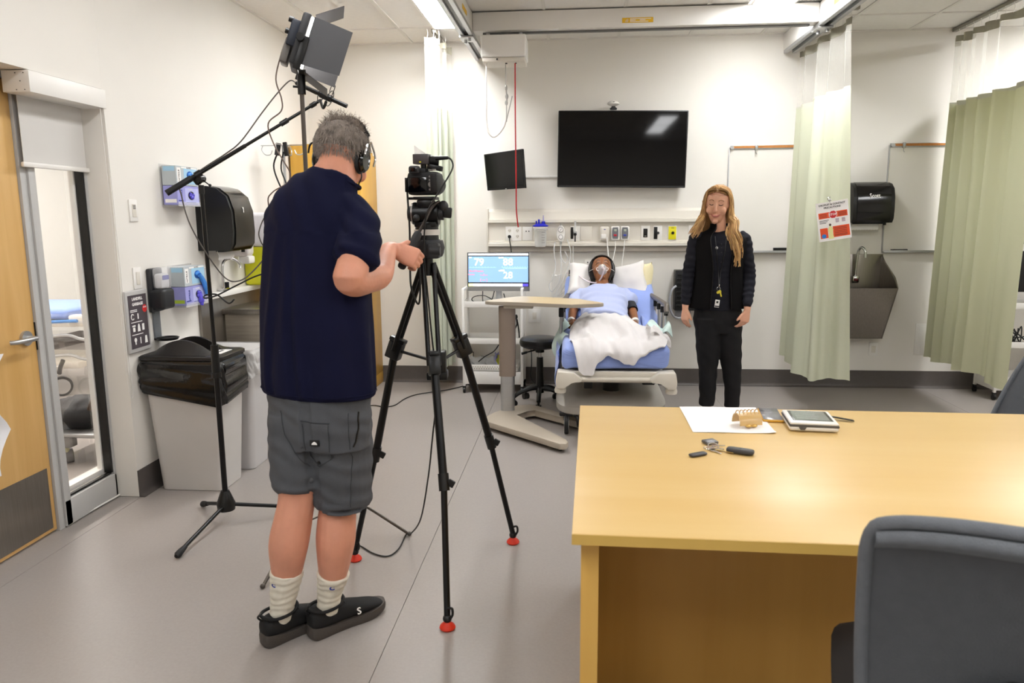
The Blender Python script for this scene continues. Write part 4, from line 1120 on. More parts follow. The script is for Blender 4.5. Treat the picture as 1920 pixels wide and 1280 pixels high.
# black blood pressure unit on the wall left of the woman
t = thing('wall_monitor', 'black boxy wall unit with a coiled grey hose, half hidden by the woman', 'medical device', (.96, 6.55, .6))
m = MB(); m.box(.852, 1.10, 6.52, 6.638, .685, 1.035, bev=.006)
part('housing', m, M('ribbed_black', '1C1C1D', .45, var=.05), t)
for k_ in range(8):
    m = MB(); m.box(.865, 1.09, 6.513, 6.519, .72 + k_ * .038, .738 + k_ * .038, bev=.002); part('rib', m, BLACK, t)
m = MB(); m.box(.87, 1.0, 6.56, 6.638, .62, .684, bev=.004); part('bracket', m, M('bracket_grey', '9A9A9E', .4), t)
m = MB(); m.tube([(.86, 6.52, .90), (.82, 6.50, .86), (.805, 6.5, .75), (.83, 6.5, .66), (.88, 6.52, .62), (.95, 6.54, .63)], .010, 8); part('hose', m, M('hose_grey', 'A9AAB0', .4), t)

# ================================================================ whiteboards
BOARD = M('whiteboard', 'E7E3DC', .18, var=.012, vscale=3)
RAILW = M('cork_rail', 'B87A3E', .6, var=.08, vscale=60)
def whiteboard(lab, x0, x1, z0=1.19, z1=2.065):
    t = thing('whiteboard', lab, 'whiteboard', ((x0 + x1) / 2, YB, z0))
    b = MB(); b.box(x0 + .004, x1 - .004, YB - .012, YB - .001, z0, z1 - .01); part('board', b, BOARD, t)
    b = MB(); b.box(x0, x0 + .008, YB - .017, YB, z0, z1, bev=.001); b.box(x1 - .008, x1, YB - .017, YB, z0, z1, bev=.001); part('frame', b, ALU, t, kind='stuff')
    b = MB(); b.box(x0, x1, YB - .055, YB - .001, z0 - .012, z0, bev=.003); b.box(x0, x1, YB - .055, YB - .05, z0, z0 + .008, bev=.001); part('tray', b, ALU, t)
    b = MB(); b.box(x0 + .01, x1, YB - .02, YB - .001, z1 - .018, z1 + .016, bev=.002); part('map_rail', b, ALU, t)
    b = MB(); b.box(x0 + .035, x1, YB - .023, YB - .0201, z1 - .008, z1 + .012); part('cork_strip', b, RAILW, t)
    b = MB(); b.lathe([(.017, 0), (.017, .02)], (x0 + .022, YB - .02, z1 - .002), (0, -1, 0), 6); part('rail_end', b, ALU, t)
    return t
whiteboard('left whiteboard behind the woman', 1.281, 2.25)
whiteboard('right whiteboard beside the black towel dispenser', 2.590, 3.60)
for x, lab in ((1.505, 'metal clip on the rail of the left whiteboard'), (2.70, 'metal clip on the rail of the right whiteboard')):
    t = thing('map_clip', lab, 'clip', (x, 6.61, 2.03))
    m = MB(); m.box(x - .011, x + .011, 6.60, 6.6165, 2.04, 2.085, bev=.002); m.tube([(x, 6.605, 2.045), (x - .006, 6.60, 2.02), (x + .004, 6.60, 2.005)], .003, 6); part('clip_body', m, ALU, t)
t = thing('board_eraser', 'black felt board eraser on the tray beside the middle curtain', 'eraser', (1.745, 6.60, 1.19))
m = MB(); m.box(1.685, 1.80, 6.588, 6.622, 1.202, 1.222, bev=.003); part('grip', m, BLACK, t)
m = MB(); m.box(1.687, 1.798, 6.59, 6.62, 1.1905, 1.202); part('felt', m, DARKG, t)
for x, L_, lab in ((2.672, .034, 'short black marker stub at the left of the right tray'), (2.74, .10, 'long dark marker on the tray of the right whiteboard')):
    t = thing('marker', lab, 'marker', (x, 6.605, 1.19))
    m = MB(); m.cyl((x - L_ / 2, 6.605, 1.1985), (x + L_ / 2 * .3, 6.605, 1.1985), .0075, n=12); part('barrel', m, DARKG, t)
    m = MB(); m.cyl((x + L_ / 2 * .3, 6.605, 1.1985), (x + L_ / 2, 6.605, 1.1985), .0082, n=12); part('cap', m, BLACK, t)

# ================================================================ right dispenser and sink
towel('paper_towel_dispenser', 'glossy black paper towel dispenser above the steel sink', (2.262, YB - .001, 1.43), UX, -UY, 'Scott', w=.325, h=.33, d=.22)
t = thing('hand_sink', 'deep stainless wall sink right of the middle curtain', 'sink', (2.42, 6.5, .45))
SX0, SX1 = 2.19, 2.60
m = MB(); m.box(SX0, SX1 + .005, 6.625, 6.638, .46, 1.165, bev=.001); part('back_splash', m, STEEL, t)
STEELI = M('steel_dark', '6A635B', .35, metal=.9, var=.08, stretch=(30, 30, 1.5))
m = MB()
F = [(SX0 - .0, 6.38, .895), (SX1 + .05, 6.38, .895), (SX1 + .0, 6.50, .46), (SX0 + .03, 6.50, .46)]
m.ring_loft([[V(p) for p in F], [V(p) + V((0, .012, 0)) for p in F]]); part('front_apron', m, STEEL, t)
m = MB()
for xa, xb, s in ((SX0, SX0 + .03, 1), (SX1 + .05, SX1, -1)):
    P1 = [V((xa, 6.38, .895)), V((xb, 6.50, .46)), V((xb, 6.63, .46)), V((xb, 6.63, 1.16)), V((xb + .0, 6.55, 1.10)), V((xa, 6.45, .98))]
    m.ring_loft([P1, [p + V((s * .01, 0, 0)) for p in P1]])
part('side_panel', m, STEEL, t, kind='stuff')
m = MB(); m.box(SX0 + .03, SX1 - .005, 6.475, 6.62, .66, .672); m.cyl((2.42, 6.55, .672), (2.42, 6.55, .676), .03); part('basin_floor', m, STEELI, t)
m = MB(); m.box(SX0 + .03, SX1, 6.50, 6.63, .455, .47); part('bottom', m, STEELI, t)
t = thing('faucet', 'chrome gooseneck sensor tap over the steel sink', 'tap', (2.37, 6.6, .9))
m = MB(); m.tube([(2.375, 6.60, .97), (2.375, 6.585, 1.10), (2.378, 6.57, 1.19), (2.39, 6.54, 1.225), (2.41, 6.51, 1.20), (2.415, 6.505, 1.14)], .011, 12); part('spout', m, CHROME, t)
m = MB(); m.box(2.345, 2.405, 6.57, 6.624, .92, .985, bev=.014, seg=3); part('sensor_body', m, CHROME, t)
m = MB(); m.box(2.358, 2.392, 6.566, 6.571, .94, .962, bev=.004); part('sensor_eye', m, M('sensor_red', '5A1018', .2), t)
# ================================================================ video tripod with camera
t = thing('video_tripod', 'tall black video tripod with red rubber feet in the middle of the floor', 'tripod', (-.57, 2.93, 0))
TC = V((-.592, 2.95, 1.36))
m = MB(); m.lathe([(.03, -.02), (.062, -.01), (.07, .02), (.062, .05), (.04, .055)], TC, n=20)
for a in (90, 210, 330):
    d = V((math.cos(math.radians(a - 25)), math.sin(math.radians(a - 25)), 0)); m.obox(TC + d * .058 + V((0, 0, .01)), (.05, .05, .06), None, bev=.008); m.cyl(TC + d * .075 + V((.02, 0, .01)), TC + d * .075 + V((-.02, 0, .01)), .018)
part('crown', m, DARKG, t)
m = MB(); m.cyl(TC + V((0, 0, .05)), TC + V((0, 0, .085)), .048, .045); part('bowl', m, BLACK, t)
m = MB(); m.cyl(TC + V((0, 0, .07)), TC + V((0, 0, .092)), .051, n=24); part('bowl_ring', m, M('silver_band', 'D5D0CB', .4, metal=.3), t)
m = MB(); m.cyl(TC + V((0, 0, -.02)), TC + V((0, 0, -.09)), .022); part('bowl_knob', m, BLACK, t)
SPR = V((-.548, 2.90, .925))
def leg(foot, joint, low, out):
    foot, joint, low = V(foot), V(joint), V(low)
    top = TC + (joint - TC) * .10
    sd = (joint - top).cross(V(out)).normalized()
    b = MB()
    for s in (-1, 1): b.cyl(top + sd * (.022 * s), joint + sd * (.020 * s), .0095, n=10)
    l_ = part('leg', b, BLKMET, t)
    b = MB(); b.obox(joint, (.062, .045, .075), ((joint - top).to_track_quat('Z', 'X').to_matrix()), bev=.006); b.obox(joint + (joint - top).normalized() * -.045, (.068, .04, .018), ((joint - top).to_track_quat('Z', 'X').to_matrix()), bev=.004); part('leg_clamp', b, BLACK, l_)
    b = MB(); b.cyl(joint, low, .0165, n=14); part('middle_tube', b, BLKMET, l_)
    b = MB(); b.cyl(low + (joint - low).normalized() * .035, low - (joint - low).normalized() * .03, .021, n=14); b.obox(low + V((.028, -.004, .0)), (.028, .012, .028), (0, .5, 0), bev=.004); b.cyl(low, low + V((.026, 0, 0)), .007); part('lock', b, BLACK, l_)
    ft = foot + V((0, 0, .045))
    b = MB(); b.cyl(low, ft, .0125, n=12); part('lower_tube', b, BLKMET, l_)
    b = MB(); b.tube([ft + V((.008, -.01, -.005)), ft + V((.022, -.014, .018)), ft + V((.02, -.012, .042)), ft + V((.004, -.008, .04))], .005, 6); b.ell(ft + V((0, 0, -.004)), (.017, .017, .017)); part('ankle', b, BLACK, l_)
    b = MB(); b.lathe([(.026, 0), (.03, .006), (.027, .014), (.014, .026), (.01, .034)], (foot.x, foot.y, 0.0005), n=20); part('rubber_foot', b, RED, l_, label='bright red rubber foot')
    b = MB(); b.cyl(SPR, joint + (SPR - joint).normalized() * .02, .0065, n=8); part('spreader_arm', b, BLACK, l_)
leg((-.968, 3.03, 0), (-.744, 2.98, .96), (-.85, 3.005, .50), (-1, .2, 0))
leg((-.284, 3.254, 0), (-.474, 3.05, .96), (-.376, 3.18, .511), (1, .8, 0))
leg((-.464, 2.509, 0), (-.548, 2.805, .93), (-.492, 2.652, .511), (.2, -1, 0))
m = MB(); m.obox(SPR + V((0, -.03, .01)), (.072, .06, .085), (0, 0, .1), bev=.006); m.obox(SPR + V((0, -.03, -.045)), (.082, .07, .032), (0, 0, .1), bev=.005); m.obox(SPR + V((-.01, -.062, .03)), (.01, .006, .05), (0, -.8, 0), bev=.002); part('spreader_hub', m, BLACK, t)

t = thing('fluid_head', 'black fluid video head with long pan handle on top of the tripod', 'tripod head', (-.592, 2.95, 1.45))
H0 = V((-.592, 2.95, 1.452))
m = MB(); m.cyl(H0, H0 + V((0, 0, .018)), .046, n=24); m.obox(H0 + V((0, 0, .02)), (.085, .08, .02), None, bev=.004); part('pan_base', m, BLACK, t)
m = MB(); m.cyl(H0 + V((-.05, 0, .062)), H0 + V((.05, 0, .062)), .045, n=24); m.obox(H0 + V((0, 0, .10)), (.06, .09, .03), None, bev=.006); part('tilt_body', m, BLACK, t)
m = MB(); m.cyl(H0 + V((-.056, 0, .062)), H0 + V((-.049, 0, .062)), .042, n=24); part('drag_ring', m, M('silver_ring', 'A8A29B', .35, metal=.6), t)
m = MB(); m.cyl(H0 + V((-.072, 0, .062)), H0 + V((-.056, 0, .062)), .03, n=20); m.ell(H0 + V((-.03, -.05, .045)), (.014, .012, .014)); m.cyl(H0 + V((.05, 0, .062)), H0 + V((.068, 0, .062)), .026, n=16); m.ell(H0 + V((.07, -.01, .09)), (.02, .02, .022)); part('knob', m, DARKG, t, kind='stuff')
m = MB(); m.obox(H0 + V((.085, -.01, .065)), (.036, .014, .042), (0, .12, .1), bev=.006); part('wing_lock', m, BLACK, t)
m = MB(); m.obox(H0 + V((0, .0, .121)), (.085, .10, .012), None, bev=.003); m.obox(H0 + V((-.055, 0, .121)), (.03, .03, .01), None, bev=.002); part('camera_plate', m, BLACK, t)
RD = [V((-.535, 2.925, 1.56)), V((-.558, 2.90, 1.54)), V((-.585, 2.865, 1.48)), V((-.602, 2.838, 1.442))]
m = MB(); m.tube(RD, .0065, 10); part('pan_rod', m, M('rod_metal', '4A4340', .25, metal=.8), t)
gd = (V((-.640, 2.771, 1.347)) - V((-.602, 2.838, 1.442)))
m = MB(); m.loft([(RD[-1] - gd * .02, .009, .009), (RD[-1] + gd * .08, .016, .016), (RD[-1] + gd * .5, .0165, .0165), (RD[-1] + gd * 1.0, .014, .014), (RD[-1] + gd * 1.3, .016, .016), (RD[-1] + gd * 1.36, .008, .008)], n=16, k=3); gp = part('pan_grip', m, RUBBER, t)

t = thing('video_camera', 'black mirrorless camera seen from behind on the tripod head', 'camera', (-.592, 2.93, 1.579))
K = V((-.592, 2.93, 1.579)); kr = Matrix.Rotation(-.12, 3, 'Z') 
def kb(b, c, s, bev=.004, rot=None): b.obox(K + kr @ V(c), s, (kr @ rot) if rot else kr, bev=bev)
m = MB(); kb(m, (0, 0, .05), (.125, .07, .088), .014); kb(m, (-.012, 0, .095), (.055, .06, .03), .012); part('camera_body', m, RUBBER, t)
m = MB(); kb(m, (.052, -.012, .05), (.032, .085, .08), .012); part('hand_grip', m, RUBBER, t)
m = MB(); kb(m, (-.018, -.0365, .045), (.078, .005, .056), .002); kb(m, (-.066, -.02, .045), (.008, .03, .055), .002); part('flip_screen', m, BLACKG, t)
m = MB(); kb(m, (-.025, -.046, .101), (.046, .022, .03), .009); ey_ = part('eyecup', m, DARKG, t)
m = MB(); kb(m, (-.025, -.0575, .101), (.026, .002, .014), .0009); part('viewfinder', m, BLACKG, ey_)
m = MB(); m.cyl(K + kr @ V((0, .03, .05)), K + kr @ V((0, .16, .05)), .036, .038, n=24); part('lens', m, BLACK, t)
m = MB()
for c, r in (((.034, -.038, .075), .004), ((.034, -.038, .062), .004), ((.038, -.038, .045), .011), ((.034, -.038, .026), .004), ((.045, -.02, .098), .008), ((.028, -.01, .097), .01)):
    m.cyl(K + kr @ V(c), K + kr @ (V(c) + V((0, -.004, 0) if c[1] < -.03 else (0, 0, .006))), r, n=14)
part('button', m, M('button_grey', '8C8884', .3, var=.3, vscale=300), t, kind='stuff')
m = MB(); m.tube([K + kr @ V((-.062, 0, .08)), K + kr @ V((-.07, -.01, .06)), K + kr @ V((-.068, -.012, .0)), K + kr @ V((-.064, -.01, -.12)), K + kr @ V((-.065, -.015, -.27)), K + kr @ V((-.06, -.02, -.36)), K + kr @ V((-.03, -.03, -.42)), K + kr @ V((-.02, -.03, -.36)), K + kr @ V((-.025, -.02, -.25))], .004, 6)
for v in m.b.verts: pass
part('neck_strap', m, BLACK, t)
t = thing('audio_adapter', 'small box shaped microphone adapter on top of the camera with a plug', 'audio device', (-.60, 2.94, 1.69))
Q = V((-.596, 2.935, 1.72))
m = MB(); m.obox(Q + V((-.004, 0, .002)), (.062, .055, .038), kr, bev=.003); part('box', m, M('adapter_grey', '4B4648', .4), t)
m = MB(); m.cyl(Q + V((.026, 0, -.002)), Q + V((.06, .005, -.006)), .018, n=16); m.obox(Q + V((.045, 0, -.03)), (.06, .03, .02), (0, .2, 0), bev=.004); m.cyl(Q + V((0, 0, -.045)), Q + V((0, 0, -.015)), .012); part('mount', m, BLACK, t)
m = MB(); m.cyl(Q + V((.05, -.012, .004)), Q + V((.10, -.012, .006)), .0085, .0065, n=12); part('plug', m, BLKMET, t)
m = MB(); m.prism([(0, 0), (.045, 0), (.0, .032)], Q + V((-.03, -.02, .021)), (1, 0, 0), (0, 0, 1), .002); part('wind_flag', m, CLEARB, t)
m = MB(); m.box(-.607, -.600, 2.906, 2.908, 1.708, 1.712); part('led', m, YELLOW, t)
m = MB(); m.tube([(-.496, 2.923, 1.726), (-.482, 2.915, 1.715), (-.476, 2.905, 1.69), (-.49, 2.89, 1.655), (-.53, 2.87, 1.59), (-.565, 2.855, 1.53), (-.578, 2.85, 1.48), (-.585, 2.845, 1.36), (-.575, 2.85, 1.2), (-.56, 2.85, 1.0), (-.545, 2.86, .86), (-.575, 2.87, .62), (-.60, 2.89, .45), (-.66, 3.0, .22), (-.75, 3.2, .06), (-.80, 3.30, .006), (-.80, 3.15, .005), (-.83, 3.07, .005), (-.90, 3.09, .005), (-.98, 3.16, .005), (-1.1, 3.25, .005), (-1.25, 3.33, .005)], .0034, 6)
solo('audio_cable', m, CABLE, 'black audio cable falling from the camera to the floor behind the tripod', 'cable')

# ================================================================ boom microphone stand
t = thing('boom_stand', 'black boom microphone stand in front of the bins', 'microphone stand', (-1.735, 3.40, 0))
bx, by = -1.735, 3.40
m = MB(); m.lathe([(.02, .06), (.042, .065), (.045, .10), (.03, .14), (.02, .165)], (bx, by, 0), n=16); part('hub', m, BLACK, t)
for fx, fy in ((-1.767, 2.99), (-1.95, 3.575), (-1.36, 3.56)):
    m = MB(); m.tube([(bx, by, .095), (fx, fy, .022)], .0095, 10, k=1); lg = part('leg', m, BLKMET, t)
    d = (V((fx, fy, .02)) - V((bx, by, .09))).normalized(); m = MB(); m.loft([(V((fx, fy, .02)) - d * .06, .0105, .0105), (V((fx, fy, .02)) - d * .02, .015, .015), (V((fx, fy, .018)), .0165, .0165), (V((fx, fy, .018)) + d * .014, .009, .009)], n=12); part('foot_cap', m, RUBBER, lg)
PV = V((-1.742, 3.40, 1.684))
m = MB(); m.cyl((bx, by, .1), (bx, by, .80), .0135, n=12); part('lower_pole', m, BLKMET, t)
m = MB(); m.cyl((bx, by, .76), (bx, by, .90), .02, .018, n=14); m.cyl((bx, by, .74), (bx, by, .765), .023); part('height_clutch', m, BLACK, t)
m = MB(); m.cyl((bx, by, .88), PV - V((0, 0, .05)), .0095, n=12); part('upper_pole', m, BLKMET, t)
m = MB(); m.cyl(PV - V((0, 0, .07)), PV - V((0, 0, .03)), .013); m.obox(PV - V((.012, 0, .0)), (.05, .03, .05), (0, -.6, 0), bev=.01); m.cyl(PV - V((0, .03, 0)), PV + V((0, .02, 0)), .018); m.cyl(PV, PV + V((.045, -.01, -.03)), .003); m.ell(PV + V((.048, -.01, -.032)), .007); part('boom_swivel', m, BLACK, t)
BL, BR = V((-1.857, 3.30, 1.615)), V((-1.255, 3.70, 2.068))
bd = (BR - BL).normalized()
m = MB(); m.cyl(BL + bd * .1, BR, .0075, n=12); m.cyl(BL + bd * .08, BL + bd * .42, .0095, n=12); part('boom', m, BLKMET, t)
m = MB(); m.cyl(BL, BL + bd * .13, .0145, n=14); part('counter_grip', m, RUBBER, t)
m = MB(); m.cyl(BL + bd * .15, BL + bd * .18, .016); m.cyl(BL + bd * .62, BL + bd * .66, .0125); m.cyl(BR - bd * .06, BR - bd * .03, .012); part('clip', m, BLACK, t, kind='stuff')
t = thing('shotgun_microphone', 'slim black shotgun microphone in a wire shock mount at the boom end', 'microphone', (-1.21, 3.66, 2.07))
M1, M2 = V((-1.345, 3.62, 2.138)), V((-1.10, 3.62, 2.026)); md = (M2 - M1).normalized()
m = MB(); m.cyl(M1 + md * .09, M2, .0105, n=14); part('barrel', m, BLKMET, t)
m = MB(); m.cyl(M1 + md * .0, M1 + md * .11, .0085, .0115, n=14); part('plug', m, BLACK, t)
mc = M1 + md * .16
m = MB()
for s in (-.025, .02):
    for k_ in range(2):
        c = mc + md * s; m.tube([c + (V((0, -.5, 0)) * math.cos(a) + V((.5 * -md.z, 0, .5 * md.x)) * math.sin(a)) * .075 for a in [i * PI / 6 for i in range(12)]], .0022, 5, k=2, closed=True)
m.tube([mc + V((0, 0, -.02)), mc + V((-.02, .01, -.05)), BR], .007, 8); m.cyl(mc - md * .03, mc + md * .03, .016, n=12)
m.tube([mc + V((.02, -.01, .02)), mc + V((.035, -.01, .05)), mc + V((.05, -.01, .045)), mc + V((.03, -.01, .0))], .002, 5); part('shock_mount', m, BLACK, t, kind='stuff')
m = MB(); m.tube([M1, M1 + V((-.03, 0, .01)), (-1.43, 3.60, 2.09), (-1.50, 3.56, 1.99), (-1.58, 3.50, 1.86), (-1.64, 3.46, 1.80), (-1.72, 3.405, 1.735), (-1.80, 3.335, 1.655), (-1.802, 3.33, 1.60), (-1.775, 3.33, 1.48), (-1.72, 3.36, 1.34), (-1.665, 3.42, 1.22), (-1.61, 3.45, 1.205), (-1.56, 3.50, 1.25), (-1.50, 3.52, 1.33), (-1.515, 3.50, 1.39), (-1.52, 3.50, 1.44), (-1.485, 3.52, 1.52), (-1.40, 3.50, 1.56), (-1.36, 3.45, 1.56)], .0033, 6)
solo('microphone_cable', m, CABLEG, 'grey black microphone cable clipped along the boom and dangling in a loop', 'cable')
m = MB(); m.tube([(-1.36, 3.50, 1.27), (-1.50, 3.43, 1.235), (-1.60, 3.41, 1.19), (-1.70, 3.385, 1.14), (-1.75, 3.37, 1.13), (-1.76, 3.40, 1.14), (-1.72, 3.43, 1.14), (-1.66, 3.42, 1.10), (-1.62, 3.40, 1.12)], .004, 6)
solo('power_cable', m, CABLE, 'dark cable wrapped once round the boom stand pole', 'cable')

# ================================================================ LED light on a stand
t = thing('light_stand', 'slim grey light stand behind the man', 'light stand', (-1.17, 3.22, 0))
lx, ly = -1.172, 3.22
GMET = M('stand_grey', '5B554F', .35, metal=.6)
m = MB(); m.cyl((lx, ly, .12), (lx, ly, 1.3), .013, n=12); m.cyl((lx, ly, 1.28), (lx, ly, 2.04), .0095, n=12); part('pole', m, GMET, t)
m = MB(); m.cyl((lx, ly, 1.26), (lx, ly, 1.32), .018); part('collar', m, BLACK, t)
for fx, fy in ((-.784, 3.30), (-1.273, 2.751), (-1.46, 3.50)):
    m = MB(); m.tube([(lx, ly, .30), (lx * .4 + fx * .6, ly * .4 + fy * .6, .13), (fx, fy, .008)], .0075, 8, k=1); m.ell((fx, fy, .011), (.011, .011, .0105)); m.tube([(lx, ly, .13), (lx * .5 + fx * .5, ly * .5 + fy * .5, .165)], .004, 6, k=1); part('leg', m, GMET, t)
t = thing('led_light_panel', 'lit square LED light panel with black barn doors high on the stand', 'studio light', (lx, ly, 2.05))
LD = V((.89, .30, -.34)).normalized(); LS = V((.32, -.947, 0)); LS = (LS - LD * LS.dot(LD)).normalized(); LU = LS.cross(LD); LU = LU if LU.z > 0 else -LU
LC = V((-1.175, 3.25, 2.23))
RL = Matrix((LS, LD, LU)).transposed()
m = MB(); m.obox(LC, (.23, .035, .215), RL, bev=.008); part('housing', m, DARKG, t)
m = MB(); m.obox(LC - LD * .035 + LU * .02, (.15, .04, .11), RL, bev=.006); part('battery', m, M('battery_black', '1F2430', .4), t)
m = MB(); m.obox(LC - LD * .045 - LU * .06 , (.12, .03, .09), RL, bev=.006); part('battery', m, M('battery_grey', '6E6A66', .4), t)
m = MB(); m.cyl(LC - LD * .05 + LS * .05 + LU * .07, LC - LD * .07 + LS * .05 + LU * .07, .012); m.cyl(LC - LD * .05 + LS * .05 + LU * .02, LC - LD * .07 + LS * .05 + LU * .02, .012); part('dial', m, BLACK, t, kind='stuff')
m = MB(); m.obox(LC + LD * .021, (.215, .012, .20), RL, bev=.003); part('diffuser', m, M('led_diffuser', 'FFFAF2', .5, var=0, emit=14), t)
DOOR = M('barn_door_black', '4A4A4D', .55, var=.02)
def bdoor(hc, hdir, out, w, L_):
    b = MB(); hc, hdir, out = V(hc), V(hdir).normalized(), V(out).normalized(); n_ = hdir.cross(out).normalized()
    q = [hc - hdir * w / 2, hc + hdir * w / 2, hc + hdir * w * .46 + out * L_, hc - hdir * w * .46 + out * L_]
    b.ring_loft([[p + n_ * .0012 for p in q], [p - n_ * .0012 for p in q]]); part('barn_door', b, DOOR, t)
bdoor(LC + LS * .122 + LD * .03, LU, LD + LS * .22, .20, .165)
bdoor(LC - LS * .122 + LD * .03, LU, LD - LS * .3, .20, .15)
bdoor(LC + LU * .112 + LD * .03, LS, LD + LU * .85, .21, .125)
bdoor(LC - LU * .112 + LD * .03, LS, LD - LU * .3, .21, .135)
m = MB()
for s in (-1, 1): m.obox(LC + LS * (.13 * s) - V((0, 0, .06)), (.006, .03, .14), RL, bev=.002); m.cyl(LC + LS * (.12 * s), LC + LS * (.148 * s), .016, n=16)
m.obox(LC - V((0, 0, .128)), (.262, .03, .006), Matrix((LS, V((-LS.y, LS.x, 0)).normalized(), V((0, 0, 1)))).transposed(), bev=.002); part('yoke', m, BLACK, t, kind='stuff')
m = MB(); m.cyl((lx, ly, 2.02), (lx, ly, 2.10), .017); m.cyl((lx, ly, 2.05), (lx - .03, ly - .02, 2.05), .005); part('spigot', m, BLACK, t)
m = MB(); m.tube([tuple(LC - LD * .06 + LS * .02), (-1.25, 3.2, 2.17), (-1.275, 3.2, 2.08), (-1.255, 3.2, 2.0), (-1.26, 3.2, 1.95), (-1.32, 3.2, 1.90), (-1.31, 3.22, 1.82), (-1.26, 3.2, 1.74), (-1.235, 3.2, 1.69), (-1.25, 3.2, 1.65), (-1.32, 3.2, 1.61), (-1.34, 3.2, 1.56), (-1.30, 3.21, 1.40), (-1.20, 3.22, 1.2)], .0032, 6)
solo('light_cable', m, M('taupe_cable', '6B5B52', .5), 'thin brownish cable hanging in curves from the LED light panel', 'cable')

# floor cable behind the tripod
m = MB(); m.tube([(-1.75, 5.6, .006), (-1.63, 5.72, .006), (-1.52, 5.68, .006), (-1.45, 5.74, .006), (-1.42, 5.95, .006), (-1.36, 6.1, .006), (-1.25, 6.2, .006), (-1.12, 6.30, .006), (-1.0, 6.46, .006), (-.95, 6.52, .03), (-.93, 6.55, .12), (-.92, 6.56, .3)], .0042, 6)
solo('floor_cable', m, CABLE, 'black cable snaking over the floor under the left curtain to the cart', 'cable')

# ================================================================ cart with patient monitor
def cart(dx, lab, on):
    t = thing('utility_cart', lab, 'cart', (-.705 + dx, 6.36, 0))
    X0, X1, Y0, Y1 = -.955 + dx, -.455 + dx, 6.22, 6.52
    CW = WHITE
    for x, y in ((X0, Y0), (X1, Y0), (X0, Y1), (X1, Y1)):
        b = MB(); b.box(x - .011, x + .011, y - .011, y + .011, .06, .90, bev=.003); part('post', b, CW, t)
        b = MB(); b.cyl((x - .009, y, .026), (x + .009, y, .026), .0255, n=16); b.box(x - .014, x + .014, y - .012, y + .016, .035, .065, bev=.004); part('caster', b, BLACK, t)
    for s in (X0, X1):
        b = MB(); b.box(s - .011, s + .011, Y0, Y1, .88, .902, bev=.003); part('handle_rail', b, CW, t)
    for z, h_ in ((.745, .05), (.43, .05), (.08, .11)):
        b = MB(); b.box(X0, X1, Y0, Y1, z, z + .006); b.box(X0, X1, Y0 - .004, Y0, z, z + h_, bev=.001); b.box(X0, X1, Y1, Y1 + .004, z, z + h_, bev=.001); b.box(X0 - .004, X0, Y0, Y1, z, z + h_, bev=.001); b.box(X1, X1 + .004, Y0, Y1, z, z + h_, bev=.001); part('shelf', b, CW, t)
    return t
cart(0, 'white metal trolley holding the lit patient monitor, left of the stool', True)
cart(4.35, 'white metal trolley partly hidden by the right curtain', False)
